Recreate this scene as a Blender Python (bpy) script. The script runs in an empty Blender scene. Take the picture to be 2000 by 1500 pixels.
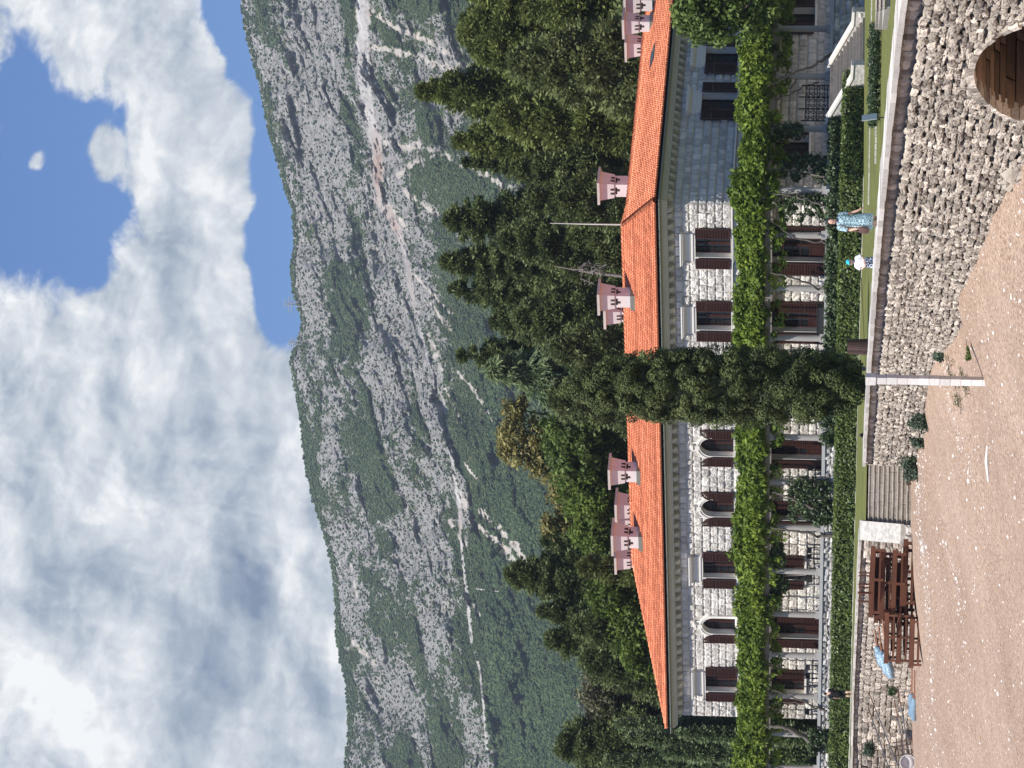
import bpy, math, random
import numpy as np
from mathutils import Vector, Matrix
S = bpy.context.scene
COL = S.collection
E = 6.4                                   # eye height above the sea
FPX = 6700.0                              # focal length in photograph pixels (long side 2000)
# ------------------------------------------------------------------ camera
PITCH = math.atan(636 / FPX); ROLL = 0.02
_R0 = np.array([1., 0, 0]); _F = np.array([0, math.cos(PITCH), math.sin(PITCH)])
_U0 = np.array([0, -math.sin(PITCH), math.cos(PITCH)])
CU = _U0 * math.cos(ROLL) - _R0 * math.sin(ROLL)
CR = _R0 * math.cos(ROLL) + _U0 * math.sin(ROLL)
cam_d = bpy.data.cameras.new('camera'); cam = bpy.data.objects.new('camera', cam_d); COL.objects.link(cam)
cam_d.sensor_fit = 'HORIZONTAL'; cam_d.sensor_width = 36.0; cam_d.lens = FPX / 2000 * 36
cam_d.clip_start = 1.0; cam_d.clip_end = 20000
m3 = Matrix(((-CU[0], CR[0], -_F[0]), (-CU[1], CR[1], -_F[1]), (-CU[2], CR[2], -_F[2])))
cam.matrix_world = Matrix.Translation((0, 0, E)) @ m3.to_4x4()   # the photograph was stored on its side
S.camera = cam
# ------------------------------------------------------------------ sun, sky, exposure
SUN_EL, SUN_AZ = math.radians(61), math.radians(38)
SUN = Vector((-math.sin(SUN_AZ) * math.cos(SUN_EL), -math.cos(SUN_AZ) * math.cos(SUN_EL), math.sin(SUN_EL)))
ld = bpy.data.lights.new('sun', 'SUN'); ld.energy = 5.0; ld.angle = math.radians(0.53); ld.color = (1, .955, .88)
lo = bpy.data.objects.new('sun', ld); COL.objects.link(lo); lo.rotation_euler = SUN.to_track_quat('Z', 'Y').to_euler()
lo.location = (-60, -30, 120)
S.view_settings.view_transform = 'Standard'; S.view_settings.look = 'None'
S.view_settings.exposure = 0.38; S.view_settings.gamma = 1.0
S.cycles.max_bounces = 6; S.cycles.diffuse_bounces = 3; S.cycles.glossy_bounces = 2
S.cycles.transmission_bounces = 3; S.cycles.transparent_max_bounces = 4; S.cycles.volume_bounces = 0
S.cycles.use_denoising = True
W = bpy.data.worlds.new('World'); S.world = W; W.use_nodes = True
SKY_STRENGTH = 0.1
def build_world():
    nt = W.node_tree; nt.nodes.clear(); N = nt.nodes.new; L = nt.links.new
    def math_(op, a, b=None, c=None, clamp=False):
        n = N('ShaderNodeMath'); n.operation = op; n.use_clamp = clamp
        for i, x in enumerate((a, b, c)):
            if x is None: continue
            if isinstance(x, (int, float)): n.inputs[i].default_value = x
            else: L(x, n.inputs[i])
        return n.outputs[0]
    out = N('ShaderNodeOutputWorld'); bg = N('ShaderNodeBackground'); bg.inputs[1].default_value = SKY_STRENGTH
    L(bg.outputs[0], out.inputs[0])
    sky = N('ShaderNodeTexSky'); sky.sky_type = 'NISHITA'; sky.sun_disc = False
    sky.sun_elevation = SUN_EL; sky.sun_rotation = math.atan2(SUN.x, SUN.y)
    sky.air_density = 1.0; sky.dust_density = 0.6; sky.ozone_density = 2.5
    tc = N('ShaderNodeTexCoord'); sp = N('ShaderNodeSeparateXYZ'); L(tc.outputs['Generated'], sp.inputs[0])
    x, y, z = sp.outputs
    az = math_('ARCTAN2', x, y)
    A = math_('MULTIPLY', az, 6.7)
    hyp = math_('SQRT', math_('ADD', math_('MULTIPLY', x, x), math_('MULTIPLY', y, y)))
    T = math_('MULTIPLY', math_('DIVIDE', z, math_('MAXIMUM', hyp, 0.02)), 6.7)
    comb = N('ShaderNodeCombineXYZ'); L(A, comb.inputs[0]); L(T, comb.inputs[1])
    # tangent-plane domain warp so that the cloud edges billow
    def noise(vec, scale, detail, rough, lac=2.0, dist=0.0, off=(0, 0, 0), sc=(1, 1, 1)):
        mp = N('ShaderNodeMapping'); L(vec, mp.inputs[0]); mp.inputs['Location'].default_value = off; mp.inputs['Scale'].default_value = sc
        n = N('ShaderNodeTexNoise'); n.noise_dimensions = '3D'; L(mp.outputs[0], n.inputs['Vector'])
        n.inputs['Scale'].default_value = scale; n.inputs['Detail'].default_value = detail
        n.inputs['Roughness'].default_value = rough; n.inputs['Distortion'].default_value = dist
        return n
    w1 = noise(comb.outputs[0], 3.0, 4, .55, off=(3, 1, 7))
    wv = N('ShaderNodeVectorMath'); wv.operation = 'MULTIPLY_ADD'; L(w1.outputs['Color'], wv.inputs[0])
    wv.inputs[1].default_value = (.16, .14, 0); 
    sub = N('ShaderNodeVectorMath'); sub.operation = 'SUBTRACT'; L(comb.outputs[0], sub.inputs[0]); sub.inputs[1].default_value = (.08, .07, 0)
    L(sub.outputs[0], wv.inputs[2])
    AT = wv.outputs[0]
    def blob(px, py, rx, ry, amp, prev):
        u = 1500 - py; h = 1636 + .02 * (u - 750)
        a, t = (u - 750) / 1000, (h - px) / 1000
        s = N('ShaderNodeVectorMath'); s.operation = 'SUBTRACT'; L(AT, s.inputs[0]); s.inputs[1].default_value = (a, t, 0)
        m = N('ShaderNodeVectorMath'); m.operation = 'MULTIPLY'; L(s.outputs[0], m.inputs[0]); m.inputs[1].default_value = (1000 / ry, 1000 / rx, 1)
        d = N('ShaderNodeVectorMath'); d.operation = 'DOT_PRODUCT'; L(m.outputs[0], d.inputs[0]); L(m.outputs[0], d.inputs[1])
        e = math_('EXPONENT', math_('MULTIPLY', d.outputs['Value'], -1.0))
        return math_('MULTIPLY_ADD', e, amp, prev)
    D = 0.60
    for b in SKY_DENS: D = blob(*b, D)
    def shifted(v, da, dt):
        a = N('ShaderNodeVectorMath'); a.operation = 'ADD'; L(v, a.inputs[0]); a.inputs[1].default_value = (da, dt, 0); return a.outputs[0]
    def big(v): return noise(v, 4.0, 7, .56, off=(1.7, 4.1, 0), sc=(1, 1.1, 1), dist=.08).outputs[0]
    def puff(v): return noise(v, 14.0, 9, .60, off=(5.2, 9.3, 2), sc=(1, 1.05, 1), dist=.10).outputs[0]
    nb, np_ = big(AT), puff(AT)
    D = math_('ADD', D, math_('MULTIPLY', math_('SUBTRACT', nb, .5), 1.35))
    D = math_('ADD', D, math_('MULTIPLY', math_('SUBTRACT', np_, .5), .85))
    far = math_('MAXIMUM', math_('SUBTRACT', math_('ABSOLUTE', A), .95), math_('SUBTRACT', T, 1.78))   # the cloud bank stands over the mountain; the rest of the dome is clearer
    D = math_('SUBTRACT', D, math_('MULTIPLY', math_('MULTIPLY', far, 2.0, clamp=True), .75))
    cov = N('ShaderNodeMapRange'); cov.interpolation_type = 'SMOOTHSTEP'; L(D, cov.inputs[0])
    cov.inputs[1].default_value = .20; cov.inputs[2].default_value = .56
    Bv = 0.65
    for b in SKY_LUM: Bv = blob(*b, Bv)
    # sunward sides of the billows are brighter: density here against density a little towards the sun
    e1 = math_('SUBTRACT', nb, big(shifted(AT, -.035, .055))); e2 = math_('SUBTRACT', np_, puff(shifted(AT, -.010, .016)))
    Bv = math_('ADD', Bv, math_('MULTIPLY', e1, 1.9)); Bv = math_('ADD', Bv, math_('MULTIPLY', e2, .8))
    thick = N('ShaderNodeMapRange'); thick.interpolation_type = 'SMOOTHSTEP'; L(D, thick.inputs[0]); thick.inputs[1].default_value = .75; thick.inputs[2].default_value = 1.5
    Bv = math_('SUBTRACT', Bv, math_('MULTIPLY', thick.outputs[0], .16))
    n3 = noise(AT, 2.6, 6, .55, off=(2.7, 8.2, 5), sc=(1, 1.6, 1))
    Bv = math_('ADD', Bv, math_('MULTIPLY', math_('SUBTRACT', n3.outputs[0], .5), .7))
    rp = N('ShaderNodeValToRGB'); L(Bv, rp.inputs[0]); els = rp.color_ramp.elements
    els[0].position = -.0; els[0].color = (.22, .29, .41, 1)
    els[1].position = 1.0; els[1].color = (1.05, 1.06, 1.06, 1)
    e = els.new(.38); e.color = (.44, .51, .60, 1)
    e = els.new(.68); e.color = (.70, .75, .80, 1)
    k = N('ShaderNodeVectorMath'); k.operation = 'SCALE'; L(rp.outputs[0], k.inputs[0]); k.inputs['Scale'].default_value = CLOUD_GAIN / SKY_STRENGTH
    # clear sky, a little deeper than the low-sun-angle model gives near the horizon
    tint = N('ShaderNodeMix'); tint.data_type = 'RGBA'; tint.blend_type = 'MULTIPLY'; tint.inputs[0].default_value = 1.0
    L(sky.outputs[0], tint.inputs[6]); tint.inputs[7].default_value = SKY_TINT
    mx = N('ShaderNodeMix'); mx.data_type = 'RGBA'; L(cov.outputs[0], mx.inputs[0]); L(tint.outputs[2], mx.inputs[6]); L(k.outputs[0], mx.inputs[7])
    L(mx.outputs[2], bg.inputs[0])
    W.cycles.sampling_method = 'MANUAL'; W.cycles.sample_map_resolution = 512
# (x, y, radius x, radius y, amount): where the sky is open and where cloud is thick, as bearings from here
SKY_DENS = [(85, 400, 135, 200, -1.15), (190, 300, 26, 60, .3), (20, 165, 55, 90, -.9), (195, 430, 60, 75, -.35), (55, 300, 26, 34, .75), (200, 300, 40, 45, .55),
            (425, -20, 45, 90, -1.2), (462, 110, 36, 100, -1.1), (505, 250, 32, 110, -1.1), (528, 380, 36, 120, -1.1), (525, 500, 54, 110, -1.3), (550, 625, 52, 85, -1.4),
            (240, 245, 22, 50, -.3), (140, 40, 100, 110, .35), (160, 230, 60, 40, -.25), (235, 400, 30, 40, -.3), (390, 300, 90, 330, .5), (150, 560, 60, 50, -.25), (640, 700, 40, 60, -.3),
            (300, 1000, 400, 500, .6), (620, 950, 30, 50, -.35)]
SKY_LUM = [(295, 345, 40, 110, .35), (345, 470, 60, 80, -.35), (440, 1190, 70, 190, -.36), (300, 1060, 90, 160, .12), (100, 1390, 130, 120, .5),
           (230, 1010, 70, 90, .3), (390, 880, 60, 120, -.28), (300, 760, 60, 60, .25), (190, 880, 60, 60, .1), (560, 880, 45, 90, .3),
           (560, 1080, 40, 130, .25), (330, 1330, 90, 110, -.12), (655, 1285, 15, 40, .5), (130, 60, 120, 120, .2), (400, 330, 60, 280, .12),
           (190, 1120, 50, 80, -.25), (640, 1350, 40, 60, -.2), (60, 900, 60, 200, .05)]
SKY_TINT = (.45, .62, .92, 1); CLOUD_GAIN = 0.78
build_world()
# ------------------------------------------------------------------ maths helpers
def ray(u, v):
    d = _F + CR * ((u - 750) / FPX) + CU * ((1000 - v) / FPX)
    return d / d[1]
def P(u, v, Z):
    "world point seen at upright photo position u, v at depth Z"
    return ray(u, v) * Z + np.array([0, 0, E])
def PV(u, v, Z):
    u = np.asarray(u, float); v = np.asarray(v, float); Z = np.asarray(Z, float)
    d = _F[None] + CR[None] * ((u - 750) / FPX)[:, None] + CU[None] * ((1000 - v) / FPX)[:, None]
    return d / d[:, 1:2] * Z[:, None] + np.array([0, 0, E])
RNG = np.random.default_rng(11)
def _h(ix, iy, iz, seed):
    n = (ix.astype(np.uint32) * np.uint32(374761393) + iy.astype(np.uint32) * np.uint32(668265263) + iz.astype(np.uint32) * np.uint32(2147483647) + np.uint32(seed * 974711 + 12345))
    n = (n ^ (n >> np.uint32(13))) * np.uint32(1274126177)
    n = (n ^ (n >> np.uint32(16))) * np.uint32(2246822519)
    return ((n ^ (n >> np.uint32(15))) & np.uint32(0xffffff)).astype(np.float32) / float(0xffffff)
def vnoise(x, y, z=0.0, seed=0):
    x = np.asarray(x, float); y = np.asarray(y, float); z = np.zeros_like(x) + z
    ix, iy, iz = np.floor(x).astype(np.int64), np.floor(y).astype(np.int64), np.floor(z).astype(np.int64)
    fx, fy, fz = x - ix, y - iy, z - iz
    fx = fx * fx * (3 - 2 * fx); fy = fy * fy * (3 - 2 * fy); fz = fz * fz * (3 - 2 * fz)
    r = 0
    for dx in (0, 1):
        for dy in (0, 1):
            for dz in (0, 1):
                w = (fx if dx else 1 - fx) * (fy if dy else 1 - fy) * (fz if dz else 1 - fz)
                r = r + w * _h(ix + dx, iy + dy, iz + dz, seed)
    return r
def fbm(x, y, z=0.0, octv=4, seed=0, gain=.5):
    a, s, t = 1.0, 0, 0
    for o in range(octv):
        k = 2 ** o
        s = s + a * vnoise(np.asarray(x) * k, np.asarray(y) * k, np.asarray(z) * k, seed + o * 17); t += a; a *= gain
    return s / t
def sstep(a, b, x):
    t = np.clip((x - a) / (b - a), 0, 1); return t * t * (3 - 2 * t)
# ------------------------------------------------------------------ mesh builder
class MB:
    def __init__(s): s.V = []; s.T = []; s.Q = []; s.A = []; s.n = 0
    def add(s, V, F, var=.5):
        V = np.asarray(V, float).reshape(-1, 3); F = np.asarray(F, int)
        (s.T if F.shape[1] == 3 else s.Q).append(F + s.n); s.V.append(V)
        s.A.append(np.zeros(len(V)) + var); s.n += len(V)
    def box(s, c, ax, ay, az, var=.5):
        "box by centre and three half-axis vectors"
        c, ax, ay, az = (np.asarray(q, float) for q in (c, ax, ay, az))
        V = [c + i * ax + j * ay + k * az for k in (-1, 1) for j in (-1, 1) for i in (-1, 1)]
        F = [[0, 2, 3, 1], [4, 5, 7, 6], [0, 1, 5, 4], [2, 6, 7, 3], [0, 4, 6, 2], [1, 3, 7, 5]]
        if np.dot(np.cross(ax, ay), az) < 0: F = [f[::-1] for f in F]
        s.add(V, F, var)
    def bx(s, x0, x1, y0, y1, z0, z1, var=.5):
        s.box(((x0 + x1) / 2, (y0 + y1) / 2, (z0 + z1) / 2), ((x1 - x0) / 2, 0, 0), (0, (y1 - y0) / 2, 0), (0, 0, (z1 - z0) / 2), var)
    def fbox(s, fr, s0, s1, d0, d1, z0, z1, var=.5):
        "box in a facade frame (along, outward, up)"
        V = [fr(a, d, z) for z in (z0, z1) for d in (d0, d1) for a in (s0, s1)]
        c = np.mean(V, 0)
        s.box(c, (V[1] - V[0]) / 2, (V[2] - V[0]) / 2, (V[4] - V[0]) / 2, var)
    def quad(s, a, b, c, d, var=.5): s.add([a, b, c, d], [[0, 1, 2, 3]], var)
    def tube(s, pts, r, seg=8, var=.5, cap=True):
        pts = np.asarray(pts, float); n = len(pts); r = np.zeros(n) + np.asarray(r, float)
        V = []; up = np.array([0, 0, 1.])
        tan = np.gradient(pts, axis=0); prev = None
        for i in range(n):
            t = tan[i] / (np.linalg.norm(tan[i]) + 1e-9)
            if prev is None:
                a = np.cross(t, up if abs(t[2]) < .95 else np.array([1., 0, 0]))
            else: a = prev - t * np.dot(prev, t)
            a /= np.linalg.norm(a) + 1e-9; prev = a; b = np.cross(t, a)
            for k in range(seg):
                w = 2 * math.pi * k / seg; V.append(pts[i] + r[i] * (math.cos(w) * a + math.sin(w) * b))
        F = [[i * seg + k, i * seg + (k + 1) % seg, (i + 1) * seg + (k + 1) % seg, (i + 1) * seg + k] for i in range(n - 1) for k in range(seg)]
        s.add(V, F, var)
        if cap:
            for i in (0, n - 1):
                base = V[i * seg:(i + 1) * seg]; idx = [[0, k, k + 1] for k in range(1, seg - 1)]
                if i == 0: idx = [q[::-1] for q in idx]
                s.add(base, idx, var)
    def prism(s, poly, off, var=.5):
        "extrude a planar polygon (list of 3D points) by vector off"
        poly = np.asarray(poly, float); n = len(poly); off = np.asarray(off, float)
        s.add(np.vstack([poly, poly + off]), [[i, (i + 1) % n, n + (i + 1) % n, n + i] for i in range(n)], var)
        idx = [[0, k, k + 1] for k in range(1, n - 1)]
        s.add(poly, [q[::-1] for q in idx], var); s.add(poly + off, idx, var)
    def ell(s, c, r, seg=12, rings=8, var=.5, M=None):
        V = []; c = np.asarray(c, float); r = np.zeros(3) + np.asarray(r, float)
        for i in range(rings + 1):
            th = math.pi * i / rings
            for k in range(seg):
                ph = 2 * math.pi * k / seg
                p = r * np.array([math.sin(th) * math.cos(ph), math.sin(th) * math.sin(ph), math.cos(th)])
                V.append(c + (p if M is None else M @ p))
        F = [[i * seg + k, (i + 1) * seg + k, (i + 1) * seg + (k + 1) % seg, i * seg + (k + 1) % seg] for i in range(rings) for k in range(seg)]
        s.add(V, F, var)
    def grid(s, V, nu, nv, var=.5, flip=False):
        "V in row order (nv rows of nu)"
        i, j = np.meshgrid(np.arange(nu - 1), np.arange(nv - 1)); a = (j * nu + i).ravel()
        F = np.stack([a, a + 1, a + nu + 1, a + nu], 1)
        s.add(V, F[:, ::-1] if flip else F, var)
    def build(s, name, mat, parent=None, smooth=False, attrs=None, kind=None):
        V = np.concatenate(s.V) if s.V else np.zeros((0, 3))
        root = parent
        while root is not None and root.parent is not None: root = root.parent
        if root is not None: V = V - np.array(root.location)
        T = np.concatenate(s.T) if s.T else np.zeros((0, 3), int); Q = np.concatenate(s.Q) if s.Q else np.zeros((0, 4), int)
        me = bpy.data.meshes.new(name)
        me.vertices.add(len(V)); me.vertices.foreach_set('co', V.astype(np.float32).ravel())
        lp = np.concatenate([T.ravel(), Q.ravel()]).astype(np.int32)
        me.loops.add(len(lp)); me.loops.foreach_set('vertex_index', lp)
        st = np.concatenate([np.arange(len(T)) * 3, len(T) * 3 + np.arange(len(Q)) * 4]).astype(np.int32)
        me.polygons.add(len(st)); me.polygons.foreach_set('loop_start', st)
        me.polygons.foreach_set('use_smooth', np.full(len(st), bool(smooth)))
        me.update(calc_edges=True)
        at = me.attributes.new('var', 'FLOAT', 'POINT'); at.data.foreach_set('value', np.concatenate(s.A).astype(np.float32))
        for k, a in (attrs or {}).items():
            at = me.attributes.new(k, 'FLOAT', 'POINT'); at.data.foreach_set('value', np.asarray(a, np.float32))
        me.materials.append(mat)
        o = bpy.data.objects.new(name, me); COL.objects.link(o)
        if parent is not None: o.parent = parent
        if kind: o['kind'] = kind
        return o
def thing(name, label, cat, loc, group=None):
    o = bpy.data.objects.new(name, None); COL.objects.link(o); o.location = [float(q) for q in loc]
    o['label'] = label; o['category'] = cat
    if group: o['group'] = group
    return o
def tag(o, label, cat, group=None):
    o['label'] = label; o['category'] = cat
    if group: o['group'] = group
    return o
def copy_tree(o, parent=None):
    c = o.copy(); COL.objects.link(c); c.parent = parent
    for ch in list(o.children): copy_tree(ch, c)
    return c
# ------------------------------------------------------------------ materials
def _nt(name):
    m = bpy.data.materials.new(name); m.use_nodes = True; nt = m.node_tree; nt.nodes.clear()
    return m, nt, nt.nodes.new, nt.links.new
def mat(name, c1, c2=None, scale=3., rough=.8, bump=.2, bscale=15., vamp=.3, spec=.3, detail=5., stretch=(1, 1, 1), trans=0., metal=0., mixv=.5, bdist=.05):
    m, nt, N, L = _nt(name); c2 = c2 or c1
    out = N('ShaderNodeOutputMaterial'); bs = N('ShaderNodeBsdfPrincipled')
    bs.inputs['Roughness'].default_value = rough; bs.inputs['Specular IOR Level'].default_value = spec; bs.inputs['Metallic'].default_value = metal
    tc = N('ShaderNodeTexCoord'); mp = N('ShaderNodeMapping'); L(tc.outputs['Object'], mp.inputs[0]); mp.inputs['Scale'].default_value = stretch
    no = N('ShaderNodeTexNoise'); L(mp.outputs[0], no.inputs['Vector']); no.inputs['Scale'].default_value = scale; no.inputs['Detail'].default_value = detail; no.inputs['Roughness'].default_value = .6
    at = N('ShaderNodeAttribute'); at.attribute_name = 'var'
    mr = N('ShaderNodeMapRange'); L(no.outputs[0], mr.inputs[0]); mr.inputs[1].default_value = .3; mr.inputs[2].default_value = .7
    mf = N('ShaderNodeMix'); mf.data_type = 'FLOAT'; mf.inputs[0].default_value = mixv; L(mr.outputs[0], mf.inputs[2]); L(at.outputs['Fac'], mf.inputs[3])
    mx = N('ShaderNodeMix'); mx.data_type = 'RGBA'; L(mf.outputs[0], mx.inputs[0]); mx.inputs[6].default_value = (*c1, 1); mx.inputs[7].default_value = (*c2, 1)
    ma = N('ShaderNodeMath'); ma.operation = 'MULTIPLY_ADD'; L(at.outputs['Fac'], ma.inputs[0]); ma.inputs[1].default_value = vamp; ma.inputs[2].default_value = 1 - vamp / 2
    sc = N('ShaderNodeVectorMath'); sc.operation = 'SCALE'; L(mx.outputs[2], sc.inputs[0]); L(ma.outputs[0], sc.inputs['Scale'])
    L(sc.outputs[0], bs.inputs['Base Color'])
    if bump > 0:
        nb = N('ShaderNodeTexNoise'); L(mp.outputs[0], nb.inputs['Vector']); nb.inputs['Scale'].default_value = bscale; nb.inputs['Detail'].default_value = 6
        bp = N('ShaderNodeBump'); bp.inputs['Strength'].default_value = bump; bp.inputs['Distance'].default_value = bdist; L(nb.outputs[0], bp.inputs['Height']); L(bp.outputs[0], bs.inputs['Normal'])
    if trans > 0:
        tr = N('ShaderNodeBsdfTranslucent'); L(sc.outputs[0], tr.inputs[0])
        ms = N('ShaderNodeMixShader'); ms.inputs[0].default_value = trans; L(bs.outputs[0], ms.inputs[1]); L(tr.outputs[0], ms.inputs[2]); L(ms.outputs[0], out.inputs[0])
    else: L(bs.outputs[0], out.inputs[0])
    return m
def leafmat(name, c1, c2, trans=.3, rough=.55, spec=.25, vamp=.5):
    return mat(name, c1, c2, scale=.6, rough=rough, bump=0, vamp=vamp, spec=spec, trans=trans, mixv=.65, detail=3)
# ================================================================== terrain: mountain, land, beach
RIDGE = np.array([(440, -260), (448, -120), (462, -40), (470, 0), (478, 60), (490, 110), (505, 160), (518, 230), (530, 280), (545, 330), (555, 370), (570, 410), (573, 450), (574, 480), (568, 520), (570, 560), (578, 590), (590, 630), (580, 662), (572, 685), (566, 705), (571, 740), (580, 780), (588, 830), (592, 880), (600, 930), (612, 980), (625, 1020), (640, 1070), (650, 1120), (655, 1180), (656, 1240), (664, 1290), (675, 1330), (680, 1400), (678, 1450), (672, 1500), (668, 1600), (700, 1760)], float)
def seg_dist(px, py, pts):
    "distance to polyline and position along it (0..1)"
    best = np.full(px.shape, 1e9); bt = np.zeros(px.shape); pts = np.asarray(pts, float); n = len(pts) - 1
    for i in range(n):
        a, b = pts[i], pts[i + 1]; d = b - a; t = np.clip(((px - a[0]) * d[0] + (py - a[1]) * d[1]) / (d @ d), 0, 1)
        q = np.hypot(px - a[0] - t * d[0], py - a[1] - t * d[1]); m = q < best
        best = np.where(m, q, best); bt = np.where(m, (i + t) / n, bt)
    return best, bt
def gblobs(x, y, L):
    r = np.zeros(np.shape(x))
    for (cx, cy, rx, ry, a) in L: r = r + a * np.exp(-((x - cx) / rx) ** 2 - ((y - cy) / ry) ** 2)
    return r
ROCKB = [(590, 60, 90, 180, .75), (620, 270, 70, 170, .75), (640, 380, 50, 90, .35), (700, 480, 30, 200, -.5), (690, 600, 45, 90, -.55), (610, 520, 35, 70, .35), (625, 600, 25, 60, .2),
         (615, 820, 22, 90, -.9), (700, 730, 60, 60, .05), (745, 660, 40, 120, .3), (820, 720, 50, 60, .3), (840, 800, 55, 80, .45), (760, 940, 50, 90, .4), (800, 1040, 65, 90, .55), (830, 1180, 60, 110, .45),
         (660, 960, 25, 130, -.35), (690, 1000, 60, 200, -.1), (740, 1150, 60, 90, .25), (860, 1350, 70, 110, .25), (690, 1320, 40, 90, -.55), (640, 1000, 20, 100, .2), (640, 900, 14, 90, .3),
         (1000, 1250, 70, 500, -.9), (1060, 1400, 100, 300, -1.0), (950, 800, 60, 200, -.75), (960, 550, 70, 200, -.65), (1010, 1000, 60, 150, -.75), (880, 500, 40, 120, -.2),
         (685, 150, 18, 220, -.85), (700, 330, 20, 90, -.6), (790, 120, 60, 120, .1), (850, 200, 50, 90, -.15), (820, 220, 40, 60, .25), (930, 100, 60, 150, -.4), (790, 560, 25, 130, .35), (840, 600, 40, 90, .2), (790, 330, 40, 60, .0),
         (880, 30, 40, 60, -.5), (770, 500, 40, 90, .1), (950, 1420, 22, 60, .25), (960, 1250, 40, 120, -.4)]
SCREE = [([(714, 8), (762, 48), (830, 76), (890, 112), (922, 142)], 9), ([(718, 92), (770, 100), (810, 108), (870, 132), (905, 148)], 10), ([(748, 280), (798, 288), (834, 288), (862, 300), (898, 312), (930, 328), (990, 368)], 12),
         ([(862, 300), (812, 314), (778, 342)], 9), ([(790, 372), (822, 396), (854, 424)], 8), ([(762, 400), (794, 448)], 6), ([(802, 530), (882, 614)], 4), ([(842, 594), (882, 646)], 6), ([(894, 726), (930, 766), (962, 822)], 6),
         ([(905, 1010), (950, 1040), (985, 1070), (1012, 1108)], 10), ([(940, 1000), (985, 1045), (1012, 1070), (1026, 1100)], 11), ([(905, 900), (930, 935)], 4), ([(880, 1020), (905, 1060)], 9), ([(1020, 1160), (930, 1150)], 2),
         ([(835, 650), (862, 720)], 10), ([(870, 760), (905, 830)], 3), ([(690, 1255), (735, 1298)], 5), ([(685, 1105), (700, 1180)], 4), ([(900, 960), (915, 1010)], 7), ([(925, 1180), (938, 1200)], 5)]
ROAD = [(704, -80), (705, 0), (711, 40), (708, 100), (714, 180), (726, 240), (736, 290), (738, 340), (742, 385), (760, 420), (778, 450), (795, 500), (802, 560), (820, 640), (842, 720), (868, 790), (874, 830), (880, 880), (889, 940), (899, 1000), (900, 1050), (905, 1100), (914, 1180), (921, 1250), (938, 1310), (945, 1380), (950, 1450), (957, 1500), (965, 1600)]
def mountain():
    nu, nv = 900, 560
    us = np.linspace(-230, 1730, nu); ridge = np.interp(1500 - us, RIDGE[:, 1], RIDGE[:, 0])
    tt = np.linspace(0, 1, nv)
    U = np.repeat(us[None], nv, 0); V = ridge[None] + (1300 - ridge[None]) * (1 - tt[:, None])
    x, y = V, 1500 - U
    rel = (V - ridge[None])
    Z = 1300 + 1500 * tt[:, None] ** 0.9 + 0 * U
    # strata dip across the slope: coordinates along and across the ribs
    ang = math.radians(17); al = y * math.cos(ang) + x * math.sin(ang); ac = -y * math.sin(ang) + x * math.cos(ang)
    wx = 60 * (fbm(x / 140, y / 140, seed=3) - .5); wy = 60 * (fbm(x / 140, y / 140, seed=9) - .5)
    rib = fbm((al + wx) / 190, (ac + wy) / 34, octv=5, seed=21)
    big = fbm((x + wx) / 150, (y + wy) / 170, octv=4, seed=5)
    gully = fbm((y + wy * 1.5 + .5 * x) / 46, (x - .3 * y) / 260, octv=4, seed=31)
    fine = fbm(x / 9, y / 9, octv=4, seed=41)
    dz = 190 * (big - .5) + 72 * (np.abs(rib - .5) * -1.6) + 62 * (gully - .5) + 22 * (fine - .5)
    fade = sstep(0, 60, rel)
    Z = Z + dz * (0.25 + .75 * fade)
    rock = .51 + .72 * gblobs(x, y, ROCKB) + 2.3 * (rib - .5) + 1.2 * (big - .5) + 1.0 * (fine - .5) + .9 * (fbm(x / 28, y / 38, octv=4, seed=47) - .5)
    rock = rock - .05 - .45 * sstep(900, 1050, x)
    sc = np.zeros_like(x)
    for pts, w in SCREE:
        d, t = seg_dist(x, y, pts); d = d + 14 * (fbm(x / 13, y / 13, octv=4, seed=55) - .5) * (w / 7)
        sc = np.maximum(sc, 1 - sstep(w * .25, w * .85, d + 0 * t))
    sc *= sstep(.36, .62, fbm(x / 6 + y / 40, y / 11, octv=3, seed=77) + .12)
    d, t = seg_dist(x, y, ROAD)
    wid = np.interp(y, [-100, 380, 460, 620, 820, 860, 1010, 1060, 1160, 1260, 1300, 1500], [15, 14, 9, 5, 2.5, 3.5, 5, 3, 4, 4, 3, 3])
    d = d + wid * .9 * (fbm(x / 12, y / 12, octv=3, seed=8) - .5)
    rd = 1 - sstep(wid * .6, wid * .95, d)
    rd *= np.where((y > 500) & (y < 800), .55, 1) * np.where((y > 1255) & (y < 1290), .2, 1)
    soil = np.maximum(gblobs(x, y, [(738, 330, 14, 70, 1.0), (770, 440, 16, 60, .8), (890, 1030, 14, 30, .9), (800, 560, 14, 90, .5), (725, 20, 10, 20, .8), (735, 120, 10, 22, .6)]), 0)
    Pm = PV(U.ravel(), V.ravel(), Z.ravel())
    mb = MB(); mb.grid(Pm, nu, nv, fbm(x / 30, y / 30, seed=91).ravel())
    # skirt behind the crest and down to the plain
    top = Pm[(nv - 1) * nu:]; back = top * np.array([1.25, 1.25, 1]) ; back[:, 2] -= 120
    k = mb.n; mb.grid(np.vstack([top, back]), nu, 2, .5)
    bot = Pm[:nu]; low = bot.copy(); low[:, 1] -= 60; low[:, 2] = E - 8
    mb.grid(np.vstack([low, bot]), nu, 2, .5)
    z0 = np.zeros(4 * nu)
    pad = lambda a, f: np.concatenate([a.ravel(), z0 + f])
    m, nt, N, L = _nt('mountain_limestone')
    out = N('ShaderNodeOutputMaterial'); bs = N('ShaderNodeBsdfPrincipled'); bs.inputs['Roughness'].default_value = .95; bs.inputs['Specular IOR Level'].default_value = .05
    L(bs.outputs[0], out.inputs[0]); tc = N('ShaderNodeTexCoord')
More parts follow.
